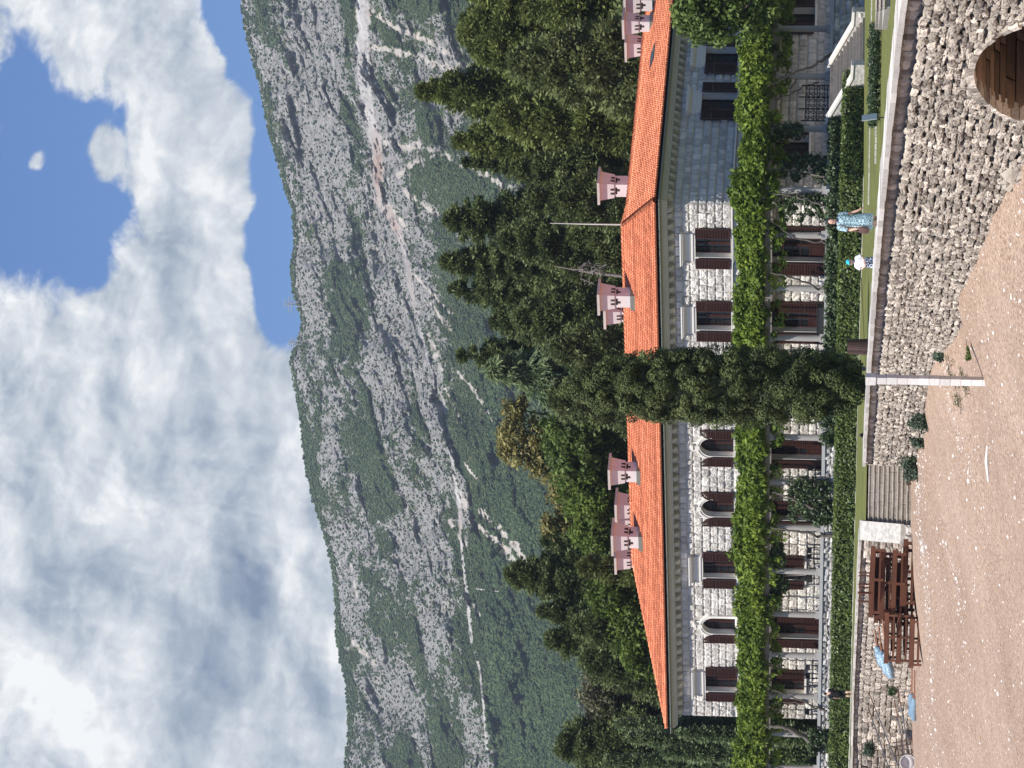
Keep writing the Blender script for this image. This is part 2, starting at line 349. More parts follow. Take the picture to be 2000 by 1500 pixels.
    def noi(s, d=5, r=.6):
        n = N('ShaderNodeTexNoise'); L(tc.outputs['Object'], n.inputs['Vector']); n.inputs['Scale'].default_value = s; n.inputs['Detail'].default_value = d; n.inputs['Roughness'].default_value = r; return n.outputs[0]
    def ramp(f, *st):
        r = N('ShaderNodeValToRGB'); L(f, r.inputs[0]); e = r.color_ramp.elements
        e[0].position, e[0].color = st[0][0], (*st[0][1], 1); e[1].position, e[1].color = st[-1][0], (*st[-1][1], 1)
        for p, c in st[1:-1]: q = e.new(p); q.color = (*c, 1)
        return r.outputs[0]
    def mixc(f, a, b):
        n = N('ShaderNodeMix'); n.data_type = 'RGBA'; L(f, n.inputs[0]); L(a, n.inputs[6]); L(b, n.inputs[7]); return n.outputs[2]
    def attr(n): a = N('ShaderNodeAttribute'); a.attribute_name = n; return a.outputs['Fac']
    nf, nm, nl = noi(.17, 5, .75), noi(.05), noi(.012, 4)
    rockc = ramp(nf, (.3, (.08, .08, .072)), (.44, (.23, .225, .21)), (.56, (.37, .355, .33)), (.75, (.62, .595, .55)))
    vegc = ramp(nm, (.3, (.05, .075, .035)), (.5, (.085, .11, .05)), (.7, (.16, .16, .085)))
    # rock mask is ragged at the size of single outcrops
    ad = N('ShaderNodeMath'); ad.operation = 'MULTIPLY_ADD'; L(nf, ad.inputs[0]); ad.inputs[1].default_value = .9; L(attr('rock'), ad.inputs[2])
    mr = N('ShaderNodeMapRange'); L(ad.outputs[0], mr.inputs[0]); mr.inputs[1].default_value = .78; mr.inputs[2].default_value = 1.05; mr.clamp = True
    c = mixc(mr.outputs[0], vegc, rockc)
    scr = ramp(nf, (.3, (.36, .32, .27)), (.5, (.56, .51, .44)), (.7, (.74, .69, .62)))
    c = mixc(attr('scree'), c, scr)
    soilc = ramp(nf, (.3, (.26, .18, .14)), (.7, (.55, .42, .35)))
    rdc = ramp(nm, (.3, (.40, .38, .35)), (.7, (.68, .65, .61)))
    c = mixc(attr('road'), c, mixc(attr('soil'), rdc, soilc))
    L(c, bs.inputs['Base Color'])
    bp = N('ShaderNodeBump'); bp.inputs['Strength'].default_value = 1.0; bp.inputs['Distance'].default_value = 5.0; L(nf, bp.inputs['Height']); L(bp.outputs[0], bs.inputs['Normal'])
    o = mb.build('mountain', m, smooth=True, attrs={'rock': pad(rock, 0), 'scree': pad(sc, 0), 'road': pad(rd, 0), 'soil': pad(np.clip(soil, 0, 1), 0)}, kind='structure')
    # ---- scrub and forest on the slope: single small crowns, far past counting
    rng = np.random.default_rng(5)
    n = 260000
    iu = rng.uniform(25, nu - 26, n); iv = nv * (1 - rng.uniform(.0, 1, n)) - 1; iv = np.clip(iv, 0, nv - 1.01)
    ii, jj = iu.astype(int), np.clip(iv.astype(int), 0, nv - 1)
    rk = rock[jj, ii] + .2 * (rng.random(n) - .5); xx = x[jj, ii]; bad = (sc[jj, ii] > .3) | (rd[jj, ii] > .25)
    hid = (xx > 1230)
    pr = np.clip(.30 - .0 * rk + .55 * (1 - sstep(.25, .62, rk)), .07, .9) 
    pr = np.where(rk > .75, .15, pr)
    pr = np.where(rel[jj, ii] < 10, .75, pr)
    keep = (rng.random(n) < pr) & ~bad & ~hid
    ii, jj = ii[keep], jj[keep]; c = Pm[jj * nu + ii] ; n = len(ii)
    pxr = (1.2 + 2.0 * rng.random(n) ** 1.6) * (1 + .5 * (xx[keep] > 950) + .35 * (rel[jj, ii] < 12)); r = pxr * c[:, 1] / FPX
    t = (1 + 5 ** .5) / 2
    ico = np.array([(-1, t, 0), (1, t, 0), (-1, -t, 0), (1, -t, 0), (0, -1, t), (0, 1, t), (0, -1, -t), (0, 1, -t), (t, 0, -1), (t, 0, 1), (-t, 0, -1), (-t, 0, 1)]) / math.hypot(1, t)
    fc = np.array([(0, 11, 5), (0, 5, 1), (0, 1, 7), (0, 7, 10), (0, 10, 11), (1, 5, 9), (5, 11, 4), (11, 10, 2), (10, 7, 6), (7, 1, 8), (3, 9, 4), (3, 4, 2), (3, 2, 6), (3, 6, 8), (3, 8, 9), (4, 9, 5), (2, 4, 11), (6, 2, 10), (8, 6, 7), (9, 8, 1)])
    Vb = ico[None] * (r[:, None, None]) * rng.uniform(.65, 1.3, (n, 12, 1)); Vb[:, :, 2] *= .9
    Vb += c[:, None] + np.array([0, 0, .45])[None, None] * r[:, None, None]
    Fb = fc[None] + (np.arange(n) * 12)[:, None, None]
    mb = MB(); mb.add(Vb.reshape(-1, 3), Fb.reshape(-1, 3), np.repeat(np.clip(.5 + .22 * rng.standard_normal(n) + .5 * (fbm(ii / 25., jj / 25., seed=61) - .5), 0, 1), 12))
    gm = mat('mountain_scrub', (.028, .052, .026), (.080, .108, .046), scale=.03, rough=.9, bump=0, vamp=.7, spec=.05, mixv=.7)
    o = mb.build('hillside_scrub', gm, smooth=True, kind='stuff')
    return us, ridge, Pm.reshape(nv, nu, 3)
M_US, M_RIDGE, M_P = mountain()

# ---- the sea wall line (X, Y, coping height below the eye), from right to left in the upright view
WPT = [(1640, 62, 1.28), (1500, 68, 1.19), (1270, 77, 1.10), (1070, 86, 1.03), (935, 99, 1.06), (800, 115, 1.10), (700, 127, 1.15), (607, 140, 1.19)]
WPT2 = [(462, 161, 1.25), (400, 167, 1.24), (300, 182, 1.29), (155, 206, 1.34), (60, 210, 1.36), (0, 209, 1.37), (-90, 208, 1.37)]
def wall_curve(wp, step=.5):
    pts = []
    for u, Z, w in wp: pts.append(((u - 750) * Z / FPX, Z, E - w))
    pts = np.array(pts); cum = np.r_[0, np.cumsum(np.linalg.norm(np.diff(pts[:, :2], axis=0), axis=1))]
    ss = np.arange(0, cum[-1], step); out = np.stack([np.interp(ss, cum, pts[:, k]) for k in range(3)], 1)
    k = 9; ker = np.ones(k) / k                       # soften the corners
    for c in range(3):
        p = np.r_[np.full(k // 2, out[0, c]), out[:, c], np.full(k // 2, out[-1, c])]
        q = np.convolve(p, ker, 'valid'); q[0], q[-1] = out[0, c], out[-1, c]; out[:, c] = q
    return ss, out
WS1, WC1 = wall_curve(WPT); WS2, WC2 = wall_curve(WPT2)
# ---- beach
BC = [(0, 1785, 205), (-120, 1785, 205), (100, 1781, 205), (250, 1780, 185), (400, 1775, 163), (470, 1782, 152), (600, 1786, 138), (700, 1800, 125), (800, 1815, 113), (930, 1850, 98), (1070, 1905, 85), (1180, 2000, 79), (1300, 2080, 74), (1500, 2150, 67),
      (0, 2000, 108), (-150, 2000, 112), (375, 2000, 99), (750, 2000, 89), (755, 1925, 103), (1000, 2000, 82), (0, 1880, 150), (400, 1880, 126), (200, 1830, 166), (330, 1783, 149), (430, 1783, 148), (260, 1784, 155), (540, 1787, 143), (350, 1784, 145), (260, 1787, 147), (200, 1787, 150), (330, 1788, 141), (430, 1790, 140), (150, 1786, 168), (230, 1800, 140)]
_bp = np.array([P(*q) for q in BC] + [(-60, 60, E - 6.5), (0, 50, E - 6.4), (-10, 20, E - 6.9), (-80, 120, E - 6.4), (-110, 200, E - 5.6), (20, 30, E - 6.9), (-60, 20, E - 7), (30, 205, E - 4), (10, 150, E - 3.2)])
def _tps(r): return np.where(r > 1e-9, r * r * np.log(np.maximum(r, 1e-9)), 0)
_n = len(_bp); _sc = 40.0
_K = _tps(np.linalg.norm((_bp[:, None, :2] - _bp[None, :, :2]) / _sc, axis=2)) + .02 * np.eye(_n)
_Pm = np.c_[np.ones(_n), _bp[:, :2] / _sc]
_w = np.linalg.solve(np.block([[_K, _Pm], [_Pm.T, np.zeros((3, 3))]]), np.r_[_bp[:, 2], 0, 0, 0])
def beach_z(x, y, rough=True):
    x = np.asarray(x, float).ravel(); y = np.asarray(y, float).ravel()
    r = _tps(np.sqrt(((x[:, None] - _bp[None, :, 0]) ** 2 + (y[:, None] - _bp[None, :, 1]) ** 2)) / _sc)
    z = r @ _w[:_n] + _w[_n] + _w[_n + 1] * x / _sc + _w[_n + 2] * y / _sc
    if rough: z = z + .16 * (fbm(x / 3.1, y / 5., octv=4, seed=14) - .5) + .05 * (fbm(x / .7, y / .9, octv=3, seed=15) - .5)
    return np.clip(z, E - 7.2, E - 2.4)
def on_beach(u, v):
    "beach point seen at u, v"
    d = ray(u, v); lo, hi = 40., 230.
    zs = np.linspace(45, 230, 371); pts = d[None] * zs[:, None] + np.array([0, 0, E])
    below = pts[:, 2] < beach_z(pts[:, 0], pts[:, 1])
    i = int(np.argmax(below)) if below.any() else 300
    return pts[i]
xs = np.r_[np.linspace(-95, -30, 60)[:-1], np.linspace(-30, 14, 260)]; ys = np.r_[np.linspace(12, 70, 40)[:-1], np.linspace(70, 214, 480)]
GX, GY = np.meshgrid(xs, ys)
mb = MB(); mb.grid(np.stack([GX.ravel(), GY.ravel(), beach_z(GX, GY)], 1), len(xs), len(ys), fbm(GX / 4, GY / 9, seed=33).ravel())
m_sand = mat('pink_shingle', (.305, .215, .158), (.405, .30, .228), scale=.35, rough=.95, bump=.6, bscale=9, vamp=.12, spec=.1, bdist=.05)
def speckle(m, scale, dark, light, amt):
    nt = m.node_tree; N = nt.nodes.new; L = nt.links.new; bs = next(n for n in nt.nodes if n.type == 'BSDF_PRINCIPLED'); src = bs.inputs['Base Color'].links[0].from_socket
    tc = N('ShaderNodeTexCoord'); vo = N('ShaderNodeTexVoronoi'); L(tc.outputs['Object'], vo.inputs['Vector']); vo.inputs['Scale'].default_value = scale
    sp = N('ShaderNodeSeparateColor'); L(vo.outputs['Color'], sp.inputs[0])
    rp = N('ShaderNodeValToRGB'); L(sp.outputs[0], rp.inputs[0]); e = rp.color_ramp.elements
    e[0].position = 0; e[0].color = (*dark, 1); e[1].position = 1; e[1].color = (*light, 1); q = e.new(.5); q.color = (1, 1, 1, 1)
    mx = N('ShaderNodeMix'); mx.data_type = 'RGBA'; mx.blend_type = 'MULTIPLY'; mx.inputs[0].default_value = amt; L(src, mx.inputs[6]); L(rp.outputs[0], mx.inputs[7]); L(mx.outputs[2], bs.inputs['Base Color'])
speckle(m_sand, 16, (.55, .50, .48), (1.35, 1.38, 1.4), .9)
mb.build('beach', m_sand, smooth=True, kind='structure')
# ---- land sheet to the horizon and the rise behind the villa
m_soil = mat('garden_soil', (.07, .075, .035), (.12, .11, .06), scale=.1, rough=.95)
g = MB(); g.quad((-6000, -3000, E - 7.4), (6000, -3000, E - 7.4), (6000, 9000, E - 7.4), (-6000, 9000, E - 7.4)); g.build('ground', m_sand, kind='structure')
xs = np.linspace(-420, 520, 95); ys = np.r_[np.arange(60, 320, 4.), np.linspace(330, 1330, 30)]
GX, GY = np.meshgrid(xs, ys); GZ = np.interp(GY, [0, 235, 260, 330, 1300], [E - 1.75, E - 1.75, E + .6, E + 1, E + 62]) + 0 * GX
def wall_x(y):
    c = np.vstack([WC1, WC2]); return np.interp(y, c[:, 1], c[:, 0], right=-1e3)
mb = MB(); V = np.stack([GX.ravel(), GY.ravel(), GZ.ravel()], 1); nu = len(xs); i, j = np.meshgrid(np.arange(nu - 1), np.arange(len(ys) - 1)); a = (j * nu + i).ravel()
F = np.stack([a, a + 1, a + nu + 1, a + nu], 1); ok = (V[F, 0].min(1) > wall_x(V[F, 1].min(1)) + 1.2) & ((V[F, 1].min(1) < 196) | (V[F, 1].min(1) > 211) | (V[F, 0].min(1) > -14))
mb.add(V, F[ok]); mb.build('hinterland', m_soil, kind='structure')
# ---- lawn between the sea wall and the terrace
m_lawn = mat('lawn_grass', (.085, .110, .030), (.20, .195, .07), scale=.8, rough=.9, bump=.8, bscale=22, vamp=.25, spec=.1, bdist=.06)
speckle(m_lawn, 14, (.6, .62, .55), (1.35, 1.3, 1.3), .6)
def lawn_z(x, y):
    d = np.asarray(x) - wall_x(y); return E - 1.335 + .0045 * np.clip(d, 0, 40)
mb = MB()
inn = np.array([(45, 62), (44, 80), (42, 110), (38, 150), (33, 190), (24, 212), (13, 203), (8, 206)]); ti = np.linspace(0, 1, len(inn))
tw = np.linspace(0, 1, len(WC1)); I = np.stack([np.interp(tw, ti, inn[:, k]) for k in (0, 1)], 1)
na = 24; w = np.linspace(0, 1, na)
pts = (WC1[:, None, :2] + np.array([.28, 0])) * (1 - w[None, :, None]) + I[:, None] * w[None, :, None]
pz = lawn_z(pts[..., 0], pts[..., 1]); V = np.concatenate([pts, pz[..., None]], 2).reshape(-1, 3); mb.grid(V, na, len(WC1), fbm(V[:, 0] / 1.5, V[:, 1] / 3, seed=7))
inn = np.array([(8, 206), (-2, 214), (-14, 224), (-26, 234), (-40, 246)]); A0 = np.vstack([WC1[-1:, :2] + np.array([[.28, 0]]), np.array([[-2.6, 150.4], [-6.3, 150.4]]), WC2[:, :2] + np.array([.12, .25])])
cum = np.r_[0, np.cumsum(np.linalg.norm(np.diff(A0, axis=0), axis=1))]; cum /= cum[-1]; I = np.stack([np.interp(cum, np.linspace(0, 1, len(inn)), inn[:, k]) for k in (0, 1)], 1)
pts = A0[:, None] * (1 - w[None, :, None]) + I[:, None] * w[None, :, None]; pz = E - 1.34 + .16 * w[None] + 0 * pts[..., 0]
V = np.concatenate([pts, pz[..., None]], 2).reshape(-1, 3); mb.grid(V, na, len(A0), fbm(V[:, 0] / 1.5, V[:, 1] / 3, seed=7))
mb.build('lawn', m_lawn, smooth=True, kind='structure')
# ================================================================== villa
TH = math.radians(40)
CA = np.array([10.9, 203.0, 0]); aA = np.array([-math.cos(TH), math.sin(TH), 0]); nA = np.array([-math.sin(TH), -math.cos(TH), 0])
bB = np.array([math.sin(TH), math.cos(TH), 0]); nB = np.array([math.cos(TH), -math.sin(TH), 0]); UP = np.array([0, 0, 1.])
ZT = E + .84                              # terrace level
def fA(s, d, z): return CA + aA * s + nA * d + UP * z
def fB(s, d, z): return CA + bB * s + nB * d + UP * z
def uvA(u, v, d=0.):
    r = ray(u, v); o = np.array([0, 0, E]); lam = np.dot(CA + nA * d - o, nA) / np.dot(r, nA); p = o + r * lam; return np.dot(p - CA, aA), p[2]
def uvB(u, v, d=0.):
    r = ray(u, v); o = np.array([0, 0, E]); lam = np.dot(CA + nB * d - o, nB) / np.dot(r, nB); p = o + r * lam; return np.dot(p - CA, bB), p[2]
# photo coordinates (x, y) of the stored picture -> (s, z) on a facade
def xA(x, y, d=0.): return uvA(1500 - y, x, d)
def xB(x, y, d=0.): return uvB(1500 - y, x, d)
LA = xA(1450, 1400)[0]; LB = 34.0
ZE = xA(1280, 392, .92)[1]               # eave height
OV = .92
m_stone = mat('white_limestone', (.46, .425, .38), (.74, .70, .645), scale=3.2, rough=.9, bump=1.0, bscale=8, vamp=.34, spec=.12, bdist=.08, mixv=.35)
m_stoneB = m_stone
m_trim = mat('dressed_limestone', (.70, .66, .59), (.78, .74, .68), scale=2.5, rough=.8, bump=.12, bscale=12, vamp=.1)
m_cornice = mat('weathered_cornice_stone', (.44, .42, .33), (.54, .51, .42), scale=1.2, rough=.85, bump=.15, bscale=8, vamp=.15)
m_mortar = mat('mortar', (.30, .28, .25), (.40, .37, .33), scale=3, rough=.95, bump=.3)
m_tile = mat('orange_roof_tile', (.52, .155, .075), (.74, .28, .145), scale=.5, rough=.75, bump=.1, bscale=30, vamp=.6, spec=.2, mixv=.6)
m_wood = mat('dark_red_brown_paint', (.034, .012, .009), (.050, .018, .013), scale=4, rough=.5, bump=.1, bscale=40, vamp=.3, spec=.35)
m_glass = mat('window_glass', (.012, .014, .016), rough=.06, bump=0, vamp=0, spec=.6)
m_dark = mat('dark_metal', (.02, .02, .022), (.03, .03, .03), rough=.5, bump=0, vamp=.2)
m_gutter = mat('grey_green_gutter', (.16, .17, .14), (.20, .21, .17), rough=.4, bump=0, vamp=.1, spec=.5)
m_plaster = mat('pale_pink_plaster', (.62, .48, .44), (.70, .56, .52), scale=1.5, rough=.9, bump=.1, vamp=.1)
m_plasterw = mat('white_plaster', (.58, .54, .52), (.68, .64, .62), scale=1.5, rough=.9, bump=.1, vamp=.1)
m_capst = mat('grey_cap_stone', (.40, .36, .33), (.58, .54, .50), scale=2.5, rough=.9, bump=.25, vamp=.15)

def stone_rows(mb, fr, rows, t0, t1, wmin, wmax, prot, rough, rng, blocked=None, gu=7, gv=5, gap=.02, jit=0., pillow=.25, t_end=None, seed=0, clip=.30):
    "courses of rough-faced blocks; fr(t, d, h) maps to the world (vectorised by row of points)"
    for ri, (h0, h1) in enumerate(rows):
        t = t0 - rng.uniform(0, wmax)
        ivals = [(t0, t1)] if blocked is None else blocked(h0, h1, t0, t1)
        for a, b in ivals:
            t = a
            while t < b - .02:
                w = rng.uniform(wmin, wmax)
                if b - (t + w) < wmin * .7: w = b - t
                e = min(t + w, b)
                hh0, hh1 = h0 + gap / 2, h1 - gap / 2
                if jit: hh0 += rng.uniform(-jit, jit); hh1 += rng.uniform(-jit, jit)
                uu = np.linspace(0, 1, gu); vv = np.linspace(0, 1, gv); uu, vv = np.meshgrid(uu, vv)
                tt = t + gap / 2 + (e - t - gap) * uu; zz = hh0 + (hh1 - hh0) * vv
                if jit:
                    sk = rng.uniform(-jit, jit, 4) * 1.3
                    tt = tt + sk[0] * vv + sk[1] * (1 - vv); zz = zz + sk[2] * uu + sk[3] * (1 - uu)
                edge = np.minimum(np.minimum(uu, 1 - uu) * (e - t), np.minimum(vv, 1 - vv) * (h1 - h0)) / (pillow * min(h1 - h0, e - t))
                pil = np.sqrt(np.clip(1 - (1 - np.clip(edge, 0, 1)) ** 2, 0, 1))
                nz = fbm(tt * 4.5 + seed, zz * 4.5 + ri * 7.7, rng.uniform(0, 99), 3, 3)
                nz2 = rng.random(tt.shape)
                d = pil * (prot * rng.uniform(.6, 1.25)) + rough * (nz - .5) * 2 * np.clip(edge * 1.4, 0, 1) + rough * .5 * (nz2 - .5) * np.clip(edge * 2, 0, 1)
                d = np.where(edge <= 1e-6, -.02, d)
                V = fr(tt.ravel(), d.ravel(), zz.ravel())
                mb.grid(V, gu, gv, np.clip(.5 + .27 * rng.standard_normal(), 0, 1))
                t = e
def frv(o, a, n):
    return lambda t, d, h: o[None] + a[None] * np.asarray(t)[:, None] + n[None] * np.asarray(d)[:, None] + UP[None] * np.asarray(h)[:, None]
def sub_iv(rects):
    def f(h0, h1, t0, t1):
        iv = [(t0, t1)]
        for (a, b, c, d) in rects:
            if min(h1, d) - max(h0, c) > .45 * (h1 - h0):
                nx = []
                for p, q in iv:
                    if b <= p or a >= q: nx.append((p, q)); continue
                    if a > p + .05: nx.append((p, a))
                    if b < q - .05: nx.append((b, q))
                iv = nx
        return iv
    return f
def panel(mb, fr, s0, s1, z0, z1, holes, d=0., var=.5):
    ss = sorted({s0, s1, *[q for h in holes for q in h[:2] if s0 < q < s1]}); zz = sorted({z0, z1, *[q for h in holes for q in h[2:4] if z0 < q < z1]})
    for i in range(len(ss) - 1):
        for j in range(len(zz) - 1):
            cs, cz = (ss[i] + ss[i + 1]) / 2, (zz[j] + zz[j + 1]) / 2
            if any(a < cs < b and c < cz < e for a, b, c, e in holes): continue
            mb.quad(fr(ss[i], d, zz[j]), fr(ss[i + 1], d, zz[j]), fr(ss[i + 1], d, zz[j + 1]), fr(ss[i], d, zz[j + 1]), var)
villa = thing('villa', 'two-storey white stone villa with orange tiled hip roof and dark red shutters', 'villa', fA(20, -6, ZT - .9))
# ---- openings.  (facade, photo box of the opening x0,x1 / y0,y1, kind)
OPA = [('rect', 1358, 1428, 463, 501), ('rect', 1360, 1431, 605, 643), ('rect', 1366, 1433, 728, 764), ('arch', 1367, 1433, 855, 889), ('arch', 1370, 1434, 975, 1007), ('rect', 1373, 1438, 1093, 1127), ('balc', 1372, 1440, 1206, 1236), ('rect', 1378, 1441, 1317, 1349)]
GFA = [('door', 1500, 1612, 463, 509), ('door', 1500, 1610, 607, 646), ('door', 1502, 1606, 738, 774), ('door', 1505, 1604, 866, 895), ('door', 1505, 1602, 990, 1015), ('gwin', 1507, 1571, 1099, 1130), ('door', 1507, 1600, 1215, 1245), ('gwin', 1507, 1571, 1322, 1354)]
OPB = [('rect', 1370, 1440, 185, 220), ('rect', 1378, 1442, 95, 130), ('rect', 1384, 1446, 0, 34)]
GFB = [('gwin', 1507, 1580, 268, 304), ('gwin', 1510, 1592, 18, 52)]
def opening_list(lst, fx):
    r = []
    for k, x0, x1, y0, y1 in lst:
        xm = (x0 + x1) / 2; sa, sb = fx(xm, y0)[0], fx(xm, y1)[0]; yc = (y0 + y1) / 2
        zt, zb = fx(x0, yc)[1], fx(x1, yc)[1]
        if k == 'door': zb = ZT + .02
        r.append((k, min(sa, sb), max(sa, sb), zb, zt))
    return r
OA = opening_list(OPA, xA) + opening_list(GFA, xA); OB = opening_list(OPB, xB) + opening_list(GFB, xB)
ZTOP = ZE - .2
def rows_between(z0, z1, lo, hi, rng):
    n = max(1, round((z1 - z0) / ((lo + hi) / 2))); h = rng.uniform(lo, hi, n); h *= (z1 - z0) / h.sum(); c = np.r_[z0, z0 + np.cumsum(h)]
    return list(zip(c[:-1], c[1:]))
ZS = xA(1430, 560)[1]                     # string course
rg = np.random.default_rng(3)
WR = rows_between(ZT - .05, ZS - .06, .42, .62, rg) + rows_between(ZS + .06, ZE - 1.0, .40, .60, rg)
def wall_part(fr, o, a, n, L, ops, name, seed, rough, prot, lat):
    mb = MB(); rects = []
    for k, s0, s1, z0, z1 in ops:
        p = .20 if k != 'gwin' else .16
        if k in ('arch', 'balc'):
            r = (s1 - s0) / 2; rects += [(s0 - p, s1 + p, z0, z1 - r * .75), (s0 - p * .3, s1 + p * .3, z1 - r * .75, z1 + .16), (s0 + r * .5, s1 - r * .5, z1 - .1, z1 + .5)]
        else: rects.append((s0 - p, s1 + p, z0 - (.0 if k == 'door' else .16), z1 + (.95 if k == 'rect' else .22)))
    stone_rows(mb, frv(o, a, n), WR, .0, L, .38, .85, prot, rough, np.random.default_rng(seed), sub_iv(rects), gu=11, gv=7, gap=.012 if lat == 0 else .035, seed=seed, pillow=.26)
    panel(mb, fr, -.02, L, ZT - 2.2, ZE - .1, [(s0, s1, z0, z1) for _, s0, s1, z0, z1 in ops], 0.0, .15)
    w = mb.build(name, m_stone, villa)
    return w
wall_part(fA, CA, aA, nA, LA, OA, 'wall', 31, .075, .10, 0)
wall_part(fB, CA, bB, nB, LB, OB, 'wall', 32, .045, .085, 1)
mb = MB()                                  # the sides away from the beach
LBW = 12.3; LAW = 14.0
mb.quad(fA(LA, 0, ZT - 2), fA(LA, -LAW, ZT - 2), fA(LA, -LAW, ZE), fA(LA, 0, ZE)); mb.quad(fA(LA, -LAW, ZT - 2), fA(LBW, -LAW, ZT - 2), fA(LBW, -LAW, ZE), fA(LA, -LAW, ZE))
mb.quad(fB(LB, 0, ZT - 2), fB(LB, -LBW, ZT - 2), fB(LB, -LBW, ZE), fB(LB, 0, ZE)); mb.quad(fB(LB, -LBW, ZT - 2), fB(LAW, -LBW, ZT - 2), fB(LAW, -LBW, ZE), fB(LB, -LBW, ZE))
mb.build('rear_wall', m_stone, villa)
# ---- cornice, modillions, string course, gutter
def trim(fr, s0, s1, prof, name, m, parent=villa):
    "profile swept along a facade: list of (d, z)"
    mb = MB(); n = len(prof)
    for (d0, z0), (d1, z1) in zip(prof[:-1], prof[1:]):
        mb.quad(fr(s0(d0), d0, z0), fr(s1(d0), d0, z0), fr(s1(d1), d1, z1), fr(s0(d1), d1, z1))
    return mb.build(name, m, parent)
CP = [(.02, ZE - 1.02), (.42, ZE - .66), (.50, ZE - .66), (.50, ZE - .58), (.60, ZE - .50), (.64, ZE - .30), (.70, ZE - .27), (.70, ZE - .22), (.02, ZE - .22)]
CP[0] = (.02, ZE - .67)
trim(fA, lambda d: -d, lambda d: LA + d, CP, 'cornice', m_cornice); trim(fB, lambda d: -d, lambda d: LB + d, CP, 'cornice', m_cornice)
GP = [(OV - .02, ZE - .20), (OV - .02, ZE - .06), (OV + .10, ZE - .04), (OV + .12, ZE - .12), (OV + .06, ZE - .2), (OV - .02, ZE - .20)]
GP = [(.70, ZE - .30), (.84, ZE - .30), (.90, ZE - .22), (.90, ZE - .16), (.86, ZE - .16), (.84, ZE - .22), (.70, ZE - .22)]
trim(fA, lambda d: -d, lambda d: LA + d, GP, 'gutter', m_gutter); trim(fB, lambda d: -d, lambda d: LB + d, GP, 'gutter', m_gutter)
SP = [(.02, ZS - .07), (.20, ZS - .05), (.20, ZS + .05), (.02, ZS + .06)]
trim(fA, lambda d: -d, lambda d: xA(1430, 700)[0], SP, 'string_course', m_trim); trim(fB, lambda d: -d, lambda d: LB, SP, 'string_course', m_trim)
SF = [(.0, ZE - .10), (OV - .03, ZE - .02)]
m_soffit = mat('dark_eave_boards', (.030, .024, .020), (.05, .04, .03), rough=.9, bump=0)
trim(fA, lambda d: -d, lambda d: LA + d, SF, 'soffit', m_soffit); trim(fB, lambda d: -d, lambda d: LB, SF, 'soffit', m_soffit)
def mod_mesh(fr, s):
    mb = MB(); n = 7; V = []
    for w in (-.15, .15):
        V.append(fr(s + w, .02, ZE - .67)); V.append(fr(s + w, .02, ZE - 1.02))
        for k in range(n): a = math.pi / 2 * k / (n - 1); V.append(fr(s + w, .10 + .34 * math.sin(a), ZE - .67 - .33 * math.cos(a)))
    q = n + 2; F = [[i, (i + 1) % q, q + (i + 1) % q, q + i] for i in range(q)]
    mb.add(V, F); mb.add(V[:q], [[0, k, k + 1] for k in range(1, q - 1)]); mb.add(V[q:], [[0, k + 1, k] for k in range(1, q - 1)])
    return mb
for fr, L0 in ((fA, LA), (fB, 20.5)):
    proto = None; step = .80; k = 0; s = .25
    while s < L0:
        if proto is None:
            proto = mod_mesh(fr, s).build('modillion', m_cornice, villa); s_0 = s
        else:
            c = proto.copy(); COL.objects.link(c); c.location = Vector(fr(s, 0, 0) - fr(s_0, 0, 0))
        s += step if k else .42
        k += 1
# ---- roof: barrel tiles course by course on each slope
PIT = math.radians(17.8)
roof_empty = None
def slope(mb, o, e, inw, L, reach, inside, rng, pw=.225, ch=.47):
    "o eave start, e along, inw horizontal inward; inside(s, r) clips (r = horizontal run)"
    g = inw * math.cos(PIT) + UP * math.sin(PIT); nn = -inw * math.sin(PIT) + UP * math.cos(PIT)
    nc = int(L / pw); nr = int(reach / math.cos(PIT) / ch) + 1
    ang = np.linspace(0, math.pi, 6)
    for r in range(nr):
        q0, q1 = r * ch - (.06 if r == 0 else 0), (r + 1) * ch + .05
        cs = (np.arange(nc) + .5) * pw; rr = (r + .5) * ch * math.cos(PIT)
        ok = np.array([inside(s, rr) for s in cs]); cs = cs[ok]; m = len(cs)
        if not m: continue
        rad = .085
        x = np.cos(ang) * rad; y = np.sin(ang) * rad
        jl = rng.uniform(-.02, .02, m)
        lo = cs[:, None, None] * e + (q0 + jl)[:, None, None] * g + x[None, :, None] * 1.12 * e + (y * 1.1 + .045)[None, :, None] * nn
        hi = cs[:, None, None] * e + (q1 + jl)[:, None, None] * g + x[None, :, None] * .92 * e + (y * .9 + .002)[None, :, None] * nn
        V = np.concatenate([lo, hi], 1) + o; k = len(ang)
        f = np.array([[i, i + 1, k + i + 1, k + i] for i in range(k - 1)]); F = (f[None] + (np.arange(m) * 2 * k)[:, None, None]).reshape(-1, 4)
        var = np.repeat(np.clip(.5 + .2 * rng.standard_normal(m) + .15 * rng.standard_normal(), 0, 1), 2 * k)
        mb.add(V.reshape(-1, 3), F[:, ::-1], var)
        capc = np.concatenate([lo, cs[:, None, None] * e + (q0 + jl)[:, None, None] * g], 1) + o
        f = np.array([[i + 1, i, k] for i in range(k - 1)]); F = (f[None] + (np.arange(m) * (k + 1))[:, None, None]).reshape(-1, 3)
        mb.add(capc.reshape(-1, 3), F, .02)  # tile mouths coloured dark for the shadow at each lower end
TP = math.tan(PIT)
def eA(s, d, rise=0): return fA(s, d, ZE + rise)
rgt = np.random.default_rng(17)
WA = LAW + 2 * OV; WB = LBW + 2 * OV; LAo = LA + OV + .35; HA, HB = WA / 2 * TP, WB / 2 * TP
mb = MB(); O = eA(-OV, OV)
slope(mb, O, aA, -nA, LAo, WA / 2, lambda s, r: r < s < LAo - r, rgt)
roof = mb.build('roof', m_tile, villa)
mb = MB(); OB_ = fB(-OV, OV, ZE); LBo = LB + 2 * OV
def insB(s, r): return s > r and ((r < WB / 2) or s < 2 * WA / 2 - r) and r < WA / 2
